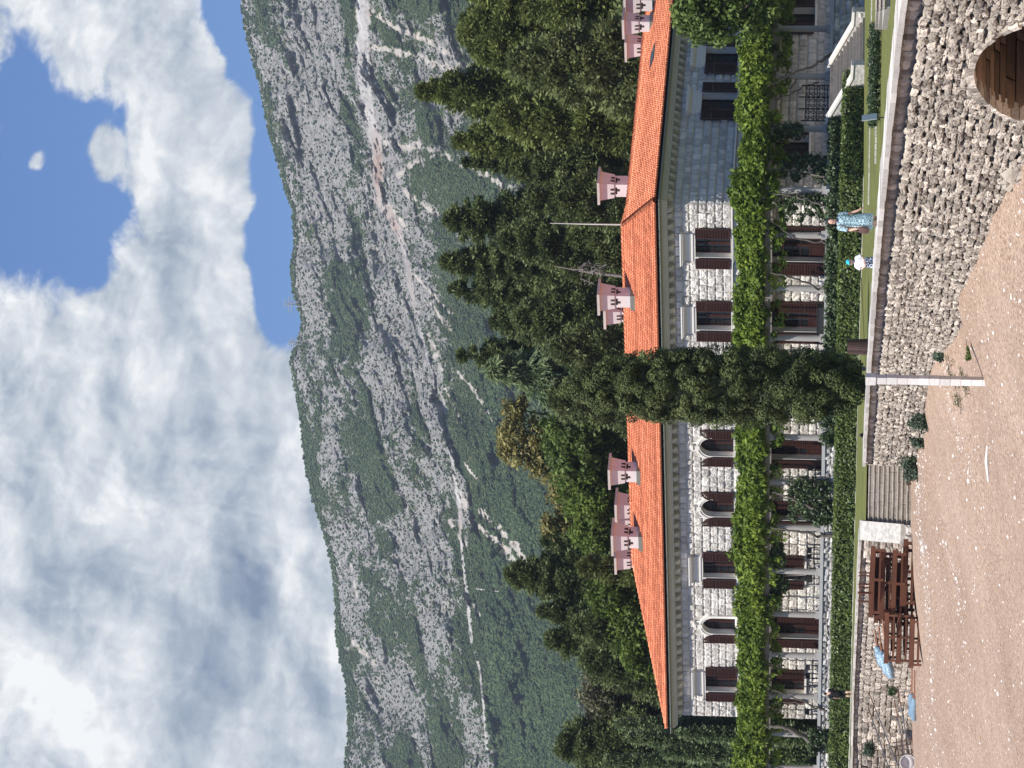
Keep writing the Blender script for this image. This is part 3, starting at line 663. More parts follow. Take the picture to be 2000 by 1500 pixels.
slope(mb, OB_, bB, -nB, LBo, WA / 2, insB, rgt)
# tile beds under the barrels and the far slopes
def PA(s, r): return O + aA * s - nA * r + UP * (r * TP - .012)
def PB(s, r): return OB_ + bB * s - nB * r + UP * (r * TP - .012)
bed = MB()
bed.add([PA(0, 0), PA(LAo, 0), PA(LAo - WA / 2, WA / 2), PA(WA / 2, WA / 2)], [[0, 3, 2, 1]], .1)
bed.add([PB(0, 0), PB(LBo, 0), PB(LBo, WB / 2), PB(WA - WB / 2, WB / 2), PB(WA / 2, WA / 2)], [[0, 1, 2], [0, 2, 3], [0, 3, 4]], .1)
bed.add([PA(LAo, 0), PA(LAo, 0) - nA * WA, PA(LAo - WA / 2, WA / 2)], [[0, 1, 2]], .5)
bed.add([PA(LAo, 0) - nA * WA, PA(0, 0) - nA * WA, PA(WA / 2, WA / 2), PA(LAo - WA / 2, WA / 2)], [[0, 1, 2, 3]], .5)
bed.add([PB(LBo, 0) - nB * WB, PB(WA / 2, 0) - nB * WB, PB(WA / 2, WB / 2), PB(LBo, WB / 2)], [[0, 1, 2, 3]], .5)
bed.add([PB(LBo, 0), PB(LBo, 0) - nB * WB, PB(LBo, WB / 2)], [[0, 1, 2]], .5)
mbq = MB(); mb2 = mb
def ridge_caps(a, b, name='ridge_tile'):
    d = b - a; L = np.linalg.norm(d); t = d / L; sd = np.cross(t, UP); sd /= np.linalg.norm(sd); up = np.cross(sd, t); n = int(L / .36)
    m = MB(); ang = np.linspace(-.25, math.pi + .25, 8)
    for i in range(n):
        p0, p1 = a + t * (i * L / n), a + t * ((i + 1) * L / n + .06)
        V = [p0 + sd * math.cos(q) * .21 + up * (math.sin(q) * .19 + .03) for q in ang] + [p1 + sd * math.cos(q) * .165 + up * (math.sin(q) * .14 + .02) for q in ang]
        m.add(V, [[k, k + 1, 9 + k - 0 if False else 8 + k + 1, 8 + k] for k in range(7)], np.clip(.45 + .2 * rgt.standard_normal(), 0, 1))
    return m
apexR, apexL = PA(WA / 2, WA / 2), PA(LAo - WA / 2, WA / 2)
mb2.build('roof', m_tile, villa)
bed.build('tile_bed', m_tile, villa)
for a, b in ((PA(0, 0), apexR), (apexR, apexL), (PA(LAo, 0), apexL), (apexR, PB(WA - WB / 2, WB / 2)), (PB(WA - WB / 2, WB / 2), PB(LBo, WB / 2))):
    ridge_caps(a, b).build('ridge_tile', m_tile, villa)
# ---- windows
def jambs(mb, fr, s0, s1, z0, z1, dep, arch):
    if arch:
        r = (s1 - s0) / 2; c = (s0 + s1) / 2; zc = z1 - r; n = 14
        pr = [(s0, z0)] + [(c - r * math.cos(math.pi * k / n), zc + r * math.sin(math.pi * k / n)) for k in range(n + 1)] + [(s1, z0)]
    else: pr = [(s0, z0), (s0, z1), (s1, z1), (s1, z0)]
    for (a, b), (c_, d_) in zip(pr[:-1], pr[1:]):
        mb.quad(fr(a, .04, b), fr(c_, .04, d_), fr(c_, -dep, d_), fr(a, -dep, b))
    return pr
def ringsweep(mb, fr, inner, w, d0, d1, c=None):
    "flat surround following a profile, width w outward, raised from d0 to d1"
    n = len(inner); out = []
    for i, (a, b) in enumerate(inner):
        p = np.array(inner[max(0, i - 1)]); q = np.array(inner[min(n - 1, i + 1)]); t = q - p; t = t / (np.linalg.norm(t) + 1e-9)
        nrm = np.array([-t[1], t[0]])
        k = 1.0
        if 0 < i < n - 1:
            t1 = np.array(inner[i]) - p; t1 = t1 / np.linalg.norm(t1); k = 1 / max(.5, abs(np.dot(np.array([-t1[1], t1[0]]), nrm)))
        out.append((a + nrm[0] * w * k, b + nrm[1] * w * k))
    for i in range(n - 1):
        a, b, c_, d_ = inner[i], inner[i + 1], out[i + 1], out[i]
        V = [fr(q[0], d, q[1]) for d in (d0, d1) for q in (a, b, c_, d_)]
        mb.add(V, [[4, 5, 6, 7], [0, 4, 7, 3], [0, 1, 5, 4], [3, 7, 6, 2], [1, 2, 6, 5]])
def shutter(fr, s0, s1, z0, z1, arch_side, parent, d=.21, tall=False):
    "louvred leaf folded back on the wall; arch_side +1/-1 rounds the corner towards that end"
    mb = MB(); w = .085; t = .035
    def top(s):
        if not arch_side: return z1
        r = s1 - s0; q = (s - s0) / r if arch_side > 0 else (s1 - s) / r     # high side at q=0 .. low at q=1
        q = min(max(q, 0), 1); return z1 - r * (1 - math.sqrt(max(0, 1 - q * q))) * .98
    mids = [z0 + (z1 - z0) * .33] if tall else [z0 + (z1 - z0) * (.68 if not arch_side else .5)]
    if arch_side:
        n = 8
        for i in range(n):
            a, b = s0 + (s1 - s0) * i / n, s0 + (s1 - s0) * (i + 1) / n
            for (lo, hi) in ((0, 1),):
                ta, tb = top(a), top(b)
                V = [fr(a, dd, ta - w) for dd in (d - t, d + t)] + [fr(b, dd, tb - w) for dd in (d - t, d + t)] + [fr(b, dd, tb) for dd in (d - t, d + t)] + [fr(a, dd, ta) for dd in (d - t, d + t)]
                mb.add(V, [[1, 3, 5, 7], [0, 6, 4, 2], [7, 5, 4, 6], [1, 0, 2, 3], [0, 1, 7, 6], [2, 4, 5, 3]])
    else: mb.fbox(fr, s0, s1, d - t, d + t, z1 - w, z1)
    mb.fbox(fr, s0, s0 + w, d - t + .002, d + t + .002, z0, top(s0) - .01); mb.fbox(fr, s1 - w, s1, d - t + .002, d + t + .002, z0, top(s1) - .01)
    mb.fbox(fr, s0 + w, s1 - w, d - t, d + t, z0, z0 + w)
    for m_ in mids: mb.fbox(fr, s0 + w, s1 - w, d - t, d + t, m_, m_ + w * .9)
    z = z0 + w + .05
    while z < z1 - w:
        a, b = s0 + w, s1 - w
        if arch_side:
            while a < b and top(a) < z + .09: a += .03
            while b > a and top(b) < z + .09: b -= .03
        if b - a > .05 and not any(m_ - .03 < z < m_ + w for m_ in mids):
            V = [fr(a, d - .03, z), fr(b, d - .03, z), fr(b, d + .03, z - .045), fr(a, d + .03, z - .045)]
            V2 = [v + UP * .018 for v in V]; mb.add(V + V2, [[0, 1, 2, 3], [7, 6, 5, 4], [3, 2, 6, 7], [0, 4, 5, 1], [0, 3, 7, 4], [1, 5, 6, 2]], .6)
        z += .092
    mb.fbox(fr, s0 + w, s1 - w, d - t - .004, d - t + .004, z0 + w, min(top(s0 + w), top(s1 - w)) - w, .0)
    return mb.build('shutter', m_wood, parent)
def window(fr, k, s0, s1, z0, z1, lit_first):
    arch = k in ('arch', 'balc'); dep = .44; c = (s0 + s1) / 2; r = (s1 - s0) / 2
    door = k in ('door',)
    mb = MB(); ft = .07; d0, d1 = -dep, -dep + .07
    zt = z1 - (r if arch else 0)
    # casement: stiles, rails, glazing bars
    mb.fbox(fr, s0, s0 + ft, d0, d1, z0, zt); mb.fbox(fr, s1 - ft, s1, d0, d1, z0, zt); mb.fbox(fr, s0 + ft, s1 - ft, d0, d1, z0, z0 + ft)
    if arch:
        n = 12; pr = [(c - r * math.cos(math.pi * q / n), zt + r * math.sin(math.pi * q / n)) for q in range(n + 1)]; pi_ = [(c + (a - c) * (1 - ft / r), zt + (b - zt) * (1 - ft / r)) for a, b in pr]
        ringsweep(mb, fr, pi_, ft, d0, d1)
    else: mb.fbox(fr, s0 + ft, s1 - ft, d0, d1, z1 - ft, z1)
    mb.fbox(fr, c - .06, c + .06, d0, d1 + .015, z0 + ft, (z1 - .03) if arch else z1 - ft)
    trans = z1 - (z1 - z0) * .27
    mb.fbox(fr, s0 + ft, s1 - ft, d0 + .002, d1 + .01, trans - .05, trans + .05)
    lo = z0 + ft
    if door:
        lo = z0 + .95
        for a, b in ((s0 + ft, c - .06), (c + .06, s1 - ft)):
            mb.fbox(fr, a, b, d0 + .01, d1 - .015, z0 + ft, lo - .06); mb.fbox(fr, a, b, d0, d1 + .004, lo - .07, lo + .04)
            mb.fbox(fr, a + .1, b - .1, d0, d1 - .002, z0 + ft + .12, lo - .2)
    nb = 2 if not door else 2
    for q in range(1, nb + 1):
        zz = lo + (trans - lo) * q / (nb + 1); mb.fbox(fr, s0 + ft, s1 - ft, d0 + .003, d1 - .01, zz - .018, zz + .018)
    for e in (-1, 1): mb.fbox(fr, c + e * .06 + (0 if e > 0 else -.05), c + e * .06 + (.05 if e > 0 else 0), d0, d1 + .004, lo, trans - .05)
    w = mb.build('door' if door else 'window', m_wood, villa)
    p = MB(); ps = [fr(s0 + .01, -dep + .02, z0), fr(s1 - .01, -dep + .02, z0)]
    if arch: ps += [fr(c + (r - .01) * math.cos(math.pi * q / 12), -dep + .02, zt + (r - .01) * math.sin(math.pi * q / 12)) for q in range(13)]
    else: ps += [fr(s1 - .01, -dep + .02, z1), fr(s0 + .01, -dep + .02, z1)]
    p.add(ps, [[0, i, i + 1] for i in range(1, len(ps) - 1)]); p.build('pane', m_glass, w)
    # stone surround with its splayed reveals
    q = MB(); pr = jambs(q, fr, s0, s1, z0, z1, dep, arch); wd = .17
    if arch:
        ringsweep(q, fr, pr, .13, -.02, .11); 
        o2 = [(c + (a - c) * (1 + .13 / r) if b > zt else a + (-.13 if a < c else .13), (zt + (b - zt) * (1 + .13 / r)) if b > zt else b) for a, b in pr]
        ringsweep(q, fr, o2, .11, -.02, .16)
        q.fbox(fr, c - .16, c + .16, .0, .20, z1 + .02, z1 + .42); q.fbox(fr, c - .24, c + .24, .0, .26, z1 + .42, z1 + .52)
        # corner fill between arch head and courses
    else: ringsweep(q, fr, pr, wd if k != 'gwin' else .15, -.02, .07)
    if not arch:
        # lintel backing so the courses end cleanly above
        q.fbox(fr, s0 - .18, s1 + .18, -.02, .045, z1 + .15, z1 + (.95 if k == 'rect' else .23))
    else:
        for e in (-1, 1):
            a, b = sorted((c + e * r * 1.05, c + e * (r + .19))); q.fbox(fr, a, b, -.02, .045, zt + r * .25, z1 + .16)
        q.fbox(fr, c - r * .52, c + r * .52, -.02, .04, z1 + .16, z1 + .5)
    q.build('surround', m_trim, w)
    if k == 'rect':
        h = MB(); a, b = s0 - .45, s1 + .45
        h.fbox(fr, s0 - .28, s1 + .28, .0, .12, z1 + .14, z1 + .26); h.fbox(fr, s0 - .28, s1 + .28, .0, .15, z1 + .33, z1 + .41)
        h.fbox(fr, s0 - .3, s1 + .3, .0, .10, z1 + .26, z1 + .33); h.fbox(fr, s0 - .24, s1 + .24, .0, .09, z1 + .41, z1 + .62)
        zz = z1 + .62
        for dd, hh, ex in ((.18, .06, .30), (.28, .07, .38), (.38, .09, .46), (.42, .05, .50)):
            h.fbox(fr, s0 - ex + .02, s1 + ex - .02, .0, dd, zz, zz + hh); zz += hh
        h.prism([fr(s0 - .48, .0, zz), fr(s1 + .48, .0, zz), fr(s1 + .48, .42, zz), fr(s0 - .48, .42, zz)], UP * .03)
        h.build('hood', m_trim, w)
    if k in ('rect', 'gwin', 'arch'):
        h = MB(); h.fbox(fr, s0 - .30, s1 + .30, -dep + .07, .20, z0 - .13, z0 - .0)
        if k == 'rect': h.fbox(fr, s0 - .22, s1 + .22, .0, .13, z0 - .22, z0 - .13)
        h.build('sill', m_trim, w)
    if k == 'balc':
        h = MB(); h.fbox(fr, s0 - 1.2, s1 + 2.2, .0, .95, z0 - .16, z0 - .02)
        h.fbox(fr, s0 - 1.1, s1 + 2.1, .0, .8, z0 - .26, z0 - .16); h.build('balcony', m_trim, w)
    lw = r * 1.02
    for sg in (-1, 1):
        a, b = (s0 - lw - .03, s0 - .03) if sg < 0 else (s1 + .03, s1 + .03 + lw)
        if door and sg == lit_first * 9: continue
        zz1 = z1 if not arch else z1 - .02
        if k == 'balc' and sg < 0: a, b, = s0 + .02, s0 + lw * .6
        # the arched leaf is tallest on the hinge side seen folded back: mirror of the opening half
        shutter(fr, a, b, z0 + .03, zz1, (0 if not arch else (1 if sg < 0 else -1)) if k != 'balc' or sg > 0 else 0, w, d=.21 if not (k == 'balc' and sg < 0) else -.1, tall=door)
for o in OA: window(fA, *o, 1)
for o in OB: window(fB, *o, 0)
# ---- chimneys
def chimney(x_top, x_base, y, r_in, fr_roof, w=1.15):
    "x_top cap top, y centre in the photo; r_in is how far up the slope (run) its middle stands"
    if fr_roof == 'A':
        s, _ = xA(x_base, y, OV - r_in); c = fA(s, OV - r_in, 0); ax, ay = aA, nA
        zt = xA(x_top, y, OV - r_in)[1]
        rr = r_in if r_in < WA / 2 else WA - r_in
    else:
        s, _ = xB(x_base, y, OV - r_in); c = fB(s, OV - r_in, 0); ax, ay = bB, nB
        zt = xB(x_top, y, OV - r_in)[1]
        rr = r_in if r_in < WB / 2 else WB - r_in
    zb = ZE + rr * TP - .5; hw = w * .36; hw2 = w * .5
    h = 1.9
    body = MB()
    def fru(z0, z1, a0, a1, var=.5):
        V = [c + ax * i * a + ay * j * a + UP * z for z, a in ((z0, a0), (z1, a1)) for j in (-1, 1) for i in (-1, 1)]
        F = [[0, 1, 5, 4], [2, 6, 7, 3], [0, 4, 6, 2], [1, 3, 7, 5], [4, 5, 7, 6]]
        if np.dot(np.cross(ax, ay), UP) < 0: F = [f[::-1] for f in F]
        body.add(V, F, var)
    zc = zt - .16
    fru(zb, zc - .92, hw, hw); fru(zc - .92, zc, hw * 1.12, hw2 * 1.0)
    o = body.build('chimney', m_plasterw, roof)
    cap = MB(); cap.box(c + UP * (zt - .08), ax * (hw2 + .20), ay * (hw2 + .20), UP * .08); cap.build('cap', m_capst, o)
    sl = MB()                                        # battlement-like slots
    for nrm, tan in ((ay, ax), (-ay, ax), (ax, ay), (-ax, ay)):
        for q in (-.36, .30):
            sl.box(c + nrm * (hw * 1.16 - .02) + tan * q * hw + UP * (zc - .80), tan * hw * .16, nrm * .035, UP * .13)
        for q in (-.02,):
            sl.box(c + nrm * (hw - .02) + tan * q * hw + UP * (zc - 1.05), tan * hw * .55, nrm * .035, UP * .05); sl.box(c + nrm * (hw - .021) + tan * .1 * hw + UP * (zc - 1.15), tan * hw * .2, nrm * .036, UP * .12)
    sl.build('slot', m_soffit, o)
    fl = MB(); fl.box(c + UP * (zb + .52), ax * (hw + .14), ay * (hw + .14), UP * .16); fl.build('flashing', m_dark if False else m_gutter, o)
for q in ((1168, 1225, 581, 5.9, 'A', 1.25), (1180, 1218, 612, 10.0, 'A', 1.1), (1189, 1246, 922, 5.6, 'A', 1.3), (1202, 1240, 989, 10.5, 'A', 1.35), (1204, 1240, 1018, 12.0, 'A', 1.2), (1195, 1250, 1050, 5.6, 'A', 1.4), (1201, 1248, 1093, 9.6, 'A', 1.1),
          (1168, 1218, 364, 11.2, 'B', 1.35), (1221, 1257, 90, 10.4, 'B', 1.2), (1216, 1262, 46, 5.2, 'B', 1.1), (1219, 1262, 4, 5.0, 'B', 1.2)):
    chimney(*q)
# skylight on the short wing
s0, s1 = xB(1268, 131, -3.2)[0], xB(1268, 99, -3.2)[0]; r0 = 3.4; k = MB()
V = [PB(s + OV, r + OV * 0) + UP * .14 for r in (r0, r0 + .9) for s in (s0, s1)]
k.prism([V[0], V[1], V[3], V[2]], -UP * .14); sk = k.build('skylight', m_dark, roof)
k = MB(); c = np.mean(V, 0); V2 = [c + (q - c) * .82 + UP * .015 for q in V]; k.quad(V2[0], V2[1], V2[3], V2[2]); k.build('pane', mat('sky_pane', (.10, .14, .18), rough=.05, bump=0, vamp=0, spec=.8), sk)
# flagpole
pb = apexR + UP * -.1; zt = P(1101, 1075, pb[1])[2]
fp = MB(); fp.tube([pb, pb + UP * 2.2, [pb[0] + .02, pb[1], zt]], [.05, .045, .02], 8); fpo = fp.build('flagpole', mat('pole_white', (.6, .58, .55), bump=0), None, smooth=True)
tag(fpo, 'thin bare flagpole standing at the right end of the villa roof ridge', 'flagpole')
# ================================================================== foliage tools
def leaves(mb, C, N, size, rng, aspect=.55, jit=.7, var=.5, fold=.0):
    n = len(C); nn = N + jit * rng.standard_normal((n, 3)); nn /= np.linalg.norm(nn, axis=1)[:, None] + 1e-9
    t = rng.standard_normal((n, 3)); t -= nn * (t * nn).sum(1)[:, None]; t /= np.linalg.norm(t, axis=1)[:, None] + 1e-9
    b = np.cross(nn, t); s = (np.zeros(n) + size) * rng.uniform(.6, 1.35, n)
    s = s[:, None]; V = np.stack([C - t * s, C + b * s * aspect - nn * s * .12, C + t * s, C - b * s * aspect - nn * s * .12], 1)
    F = np.arange(n * 4).reshape(n, 4)
    mb.add(V.reshape(-1, 3), F, np.repeat(np.clip(np.zeros(n) + var, 0, 1), 4))
def needles(mb, C, D, L, w, rng, var=.5, jit=.45):
    "narrow tufts pointing along D"
    n = len(C); d = D + jit * rng.standard_normal((n, 3)); d /= np.linalg.norm(d, axis=1)[:, None] + 1e-9
    t = rng.standard_normal((n, 3)); t -= d * (t * d).sum(1)[:, None]; t /= np.linalg.norm(t, axis=1)[:, None] + 1e-9
    l = (np.zeros(n) + L) * rng.uniform(.6, 1.3, n); l = l[:, None]
    V = np.stack([C - d * l * .3, C + t * w + d * l * .15, C + d * l, C - t * w + d * l * .15], 1)
    mb.add(V.reshape(-1, 3), np.arange(n * 4).reshape(n, 4), np.repeat(np.clip(np.zeros(n) + var, 0, 1), 4))
def clumps(mb, C, R, k, size, rng, var=None, aspect=.55, shell=.5, jit=.7, up=.25):
    "k leaf faces on each ellipsoidal clump (C centres, R radii n or nx3)"
    C = np.asarray(C, float); n = len(C); R = np.asarray(R, float)
    if R.ndim == 1: R = np.repeat(R[:, None], 3, 1)
    k = (np.zeros(n) + k).astype(int); idx = np.repeat(np.arange(n), k); m = len(idx)
    d = rng.standard_normal((m, 3)); d[:, 2] += up * .3; d /= np.linalg.norm(d, axis=1)[:, None]
    rr = shell + (1.08 - shell) * rng.random(m) ** .6
    v = (.5 + .22 * rng.standard_normal(n)) if var is None else np.zeros(n) + var
    nn = d + np.array([0, 0, up])
    leaves(mb, C[idx] + d * rr[:, None] * R[idx], nn, size, rng, aspect, jit, v[idx] + .16 * rng.standard_normal(m))
m_bark = mat('brown_bark', (.07, .05, .035), (.16, .125, .095), scale=3, rough=.95, bump=.8, bscale=9, stretch=(1, 1, .25))
m_greybark = mat('grey_bark', (.10, .085, .07), (.20, .175, .15), scale=4, rough=.95, bump=.8, bscale=12, stretch=(1, 1, .3))
LM = {
 'fir': leafmat('dark_fir_needles', (.048, .076, .024), (.185, .220, .085), .3),
 'olive': leafmat('olive_cypress_needles', (.062, .082, .020), (.240, .285, .090), .32),
 'cedar': leafmat('cedar_needles', (.052, .076, .026), (.200, .235, .090), .28),
 'weep': leafmat('weeping_cedar_needles', (.070, .115, .050), (.215, .270, .130), .3),
 'broad': leafmat('broad_green_leaves', (.050, .090, .018), (.175, .240, .060), .35),
 'bright': leafmat('bright_green_leaves', (.055, .100, .014), (.190, .260, .050), .38),
 'yellow': leafmat('yellow_olive_leaves', (.150, .140, .040), (.370, .330, .130), .38),
 'dry': leafmat('dull_olive_leaves', (.065, .070, .034), (.200, .190, .110), .3),
 'tuft': leafmat('front_cypress_scales', (.034, .052, .016), (.170, .205, .072), .24),
 'vine': leafmat('wisteria_leaves', (.050, .100, .010), (.240, .320, .045), .35),
 'hedge': leafmat('box_hedge_leaves', (.030, .058, .012), (.190, .250, .062), .28, rough=.4, spec=.4),
 'ivy': leafmat('ivy_leaves', (.025, .050, .018), (.120, .165, .070), .2, rough=.4, spec=.4),
 'grey': leafmat('grey_green_shrub_leaves', (.035, .060, .035), (.120, .165, .110), .2),
}
def trunk_part(root, pts, r, m=m_bark, seg=8, extra=()):
    mb = MB(); mb.tube(pts, r, seg)
    for p, q in extra: mb.tube(p, q, 5)
    return mb.build('trunk', m, root, smooth=True)
def conifer(x, z0, Z, vt, wpx, lm, label, name='fir_tree', group=None, seed=0, start=.08, p=1.0, nb=150, leafL=.28, droop=.25, flat=.5, kleaf=46, roundtop=0., weep=False, lean=0., v0=.5):
    "upright u x, base height z0, depth Z, tip row vt, width in photo pixels"
    rng = np.random.default_rng(seed); b = P(x, 1600, Z); b[2] = z0; top = P(x, vt, Z)[2]; H = top - z0; R = wpx * Z / FPX / 2
    root = thing(name, label, 'tree', b, group)
    trunk_part(root, [b - UP * .4, b + UP * H * .5, b + UP * H * .97], [max(.12, H * .018), H * .011, .03])
    hh = rng.random(nb) ** .85; az = rng.uniform(0, 2 * math.pi, nb) ; az = np.arange(nb) * 2.39996 + rng.uniform(-.4, .4, nb)
    h = start + (1 - start) * np.sort(hh) ; t = (h - start) / (1 - start)
    if roundtop: prof = np.sqrt(np.clip(1 - ((t - .25) / .78) ** 2, 0.0, 1)) * (1 - roundtop) ** 0 * np.clip((1 - t) * 4, .25, 1)
    else: prof = (1 - t) ** p * np.clip(.55 + t * 3, 0, 1) + .03
    Lb = R * prof * rng.uniform(.65, 1.18, nb); dirs = np.stack([np.cos(az), np.sin(az), np.zeros(nb)], 1)
    Cs, Rs, Vs = [], [], []; br = MB()
    vb = v0 + .2 * rng.standard_normal(nb)
    for f in (.30, .52, .74, .95):
        c = b + dirs * (Lb * f)[:, None]; c[:, 2] += h * H - droop * Lb * f ** 2 + (.10 * Lb * f if not weep else 0)
        c += rng.standard_normal((nb, 3)) * .12 * Lb[:, None] * f
        r = np.clip((.32 - .12 * f) * Lb + .22, .2, 1.5)
        Cs.append(c); Rs.append(np.stack([r, r, r * flat], 1)); Vs.append(vb + .12 * (f - .5) + .08 * rng.standard_normal(nb))
    C = np.vstack(Cs); Rr = np.vstack(Rs); Vv = np.concatenate(Vs)
    mb = MB(); n = len(C); k = np.clip(1.7 * kleaf * (Rr[:, 0] / .55) ** 1.5, 14, 230).astype(int)
    idx = np.repeat(np.arange(n), k); m = len(idx)
    d = rng.standard_normal((m, 3)); d /= np.linalg.norm(d, axis=1)[:, None]
    pos = C[idx] + d * (.35 + .7 * rng.random(m)[:, None] ** .6) * Rr[idx]
    out = C[idx] - (b + UP * 0); out[:, 2] = 0; out /= np.linalg.norm(out, axis=1)[:, None] + 1e-6
    dirn = d * .6 + out * .7 + (np.array([0, 0, -.9]) if weep else np.array([0, 0, .18]))
    needles(mb, pos, dirn, leafL * (1.6 if weep else .82), leafL * .24 if not weep else leafL * .2, rng, Vv[idx] + .15 * rng.standard_normal(m))
    mb.build('crown', LM[lm], root)
    for i in rng.choice(nb, min(nb, 30), replace=False):
        br.tube([b + UP * (h[i] * H), b + dirs[i] * Lb[i] * .5 + UP * (h[i] * H - droop * Lb[i] * .25), b + dirs[i] * Lb[i] * .9 + UP * (h[i] * H - droop * Lb[i] * .8)], [.06, .04, .015], 4)
    br.build('branch', m_bark, root)
    return root
def broadleaf(u, z0, Z, blobs, lm, label, name='leafy_tree', group=None, seed=0, leaf=.20, dens=1., trunkm=None, cl=.75, twig=0, v0=.5, aspect=.55, gap=0.):
    "blobs: (u, v, ru, rv) crown masses in the upright photo; built as leaf clumps round a limbed trunk"
    rng = np.random.default_rng(seed); b = P(u, 1600, Z); b[2] = z0; root = thing(name, label, 'tree', b, group)
    sc = Z / FPX; Cs, Rs, Vs, ex = [], [], [], []; cen = []
    for (bu, bv, ru, rv) in blobs:
        c0 = P(bu, bv, Z + rng.uniform(-1, 1) * ru * sc * .5); rx, rz = ru * sc, rv * sc; ry = (rx + rz) / 2
        n = max(6, int(11 * dens * (rx * ry + ry * rz + rx * rz) / 3 / cl ** 2)); d = rng.standard_normal((n, 3)); d /= np.linalg.norm(d, axis=1)[:, None]
        rr = rng.random(n) ** .4 * (1.0 + .12 * rng.standard_normal(n)); c = c0 + d * np.array([rx, ry, rz]) * rr[:, None]
        Cs.append(c); Rs.append(cl * rng.uniform(.45, 1.1, n)); Vs.append(v0 + .2 * rng.standard_normal(n)); cen.append(c0)
    C = np.vstack(Cs); R = np.concatenate(Rs); Vv = np.concatenate(Vs)
    R3 = np.stack([R, R, R * .72], 1)
    mb = MB(); k = np.clip(46 * (R / .75) ** 2 * (.2 / leaf) ** 1.2, 8, 170)
    clumps(mb, C, R3, k, leaf, rng, Vv, aspect, shell=.35, up=.35)
    mb.build('crown', LM[lm], root)
    fork = b + UP * (np.mean([q[2] for q in cen]) - b[2]) * .45
    for c0 in cen:
        mid = (fork + c0) / 2 + rng.standard_normal(3) * .4; ex.append(([fork - UP * .3, mid, c0], [.16, .10, .05]))
    for i in rng.choice(len(C), min(len(C), 40 + twig), replace=False):
        j = int(np.argmin([np.linalg.norm(C[i] - q) for q in cen])); ex.append(([cen[j], (cen[j] + C[i]) / 2 + rng.standard_normal(3) * .25, C[i] + (C[i] - cen[j]) * .12 * (twig > 0)], [.05, .035, .012]))
    trunk_part(root, [b - UP * .4, (b + fork) / 2 + rng.standard_normal(3) * .15 * [1, 1, 0], fork], [.34, .26, .2], trunkm or m_bark, extra=ex)
    return root
# ================================================================== terrace, pergola, garden
TD = 4.6
m_paving = mat('terrace_paving', (.40, .37, .33), (.50, .47, .42), scale=1.5, rough=.85, bump=.1)
m_rubble = mat('white_rubble', (.34, .32, .29), (.62, .59, .55), scale=2.2, rough=.95, bump=.9, bscale=6, vamp=.5, spec=.1, bdist=.08)
m_concrete = mat('grey_concrete', (.34, .34, .33), (.46, .45, .43), scale=2, rough=.85, bump=.2, vamp=.15)
AE = LA + 22.0
s_st0, s_st1 = sorted((xB(1618, 236, TD)[0], xB(1618, 140, TD)[0]))
ter = thing('terrace', 'raised stone terrace along the foot of the villa behind the clipped hedge', 'terrace', fA(10, TD, ZT))
mb = MB()
mb.quad(fA(-TD, 0, ZT), fA(AE, 0, ZT), fA(AE, TD, ZT), fA(-TD, TD, ZT)); mb.quad(fB(-TD, 0, ZT + 0), fB(0, 0, ZT), fB(0, .001, ZT), fB(-TD, .001, ZT)) if False else None
mb.quad(fB(0, 0, ZT), fB(0, TD, ZT), fB(32, TD, ZT), fB(32, 0, ZT)); mb.build('paving', m_paving, ter)
mb = MB()
mb.fbox(fA, -TD - .1, AE, TD - .5, TD + .12, ZT - .16, ZT + .04); mb.fbox(fB, -TD + .5, s_st0, TD - .5, TD + .12, ZT - .16, ZT + .043); mb.fbox(fB, s_st1, 32, TD - .5, TD + .12, ZT - .16, ZT + .043)
mb.build('edge_slab', m_concrete, ter)
rg = np.random.default_rng(8); mb = MB()
rws = rows_between(E - 1.6, ZT - .16, .30, .5, rg)
stone_rows(mb, frv(fA(0, TD, 0), aA, nA), rws, -TD, AE, .3, .75, .10, .06, rg, None, 6, 5, .03, .06, .35)
stone_rows(mb, frv(fB(0, TD, 0), bB, nB), rws, -TD, 32, .3, .75, .10, .06, rg, None, 6, 5, .03, .06, .35)
mb.quad(fA(-TD, TD - .03, E - 2), fA(AE, TD - .03, E - 2), fA(AE, TD - .03, ZT), fA(-TD, TD - .03, ZT), .1); mb.quad(fB(-TD, TD - .03, E - 2), fB(32, TD - .03, E - 2), fB(32, TD - .03, ZT), fB(-TD, TD - .03, ZT), .1)
mb.build('rubble_face', m_rubble, ter)
# ---- pergola
m_col = mat('grey_pergola_stone', (.30, .28, .26), (.42, .395, .37), scale=3, rough=.9, bump=.25, vamp=.15)
m_beam = mat('weathered_pergola_beam', (.16, .145, .13), (.27, .25, .225), scale=3, rough=.9, bump=.3, vamp=.2, stretch=(.3, .3, 2))
per = thing('pergola', 'stone-columned pergola along the front of the villa, its roof buried under climbing leaves', 'pergola', fA(8, 4, ZT))
DC = 4.2; ZB = ZT + 3.2
def col_mb(p):
    mb = MB(); mb.box(p + UP * .14, (.25, 0, 0), (0, .25, 0), (0, 0, .14)); mb.tube([p + UP * .28, p + UP * 1.6, p + UP * (ZB - ZT - .18)], [.20, .195, .17], 14); mb.box(p + UP * (ZB - ZT - .09), (.24, 0, 0), (0, .24, 0), (0, 0, .09)); return mb
cols = [fA(xA(1555, y, DC)[0], DC, ZT) for y in (1500, 1434, 1360, 1280, 1200, 1116, 1030, 942, 854, 757, 660, 563, 459)] + [fA(-DC, DC, ZT)] + [fB(xB(1560, y, DC)[0], DC, ZT) for y in (251, 149, 56)]
c0 = None
for p in cols:
    if c0 is None: c0 = col_mb(p).build('column', m_col, per, smooth=False); p0 = p
    else: c = c0.copy(); COL.objects.link(c); c.location = Vector(p - p0)
def beam(fr, s0, s1, d, z0, z1, w=.14, name='beam'):
    mb = MB(); mb.fbox(fr, s0, s1, d - w, d + w, z0, z1); mb.build(name, m_beam, per)
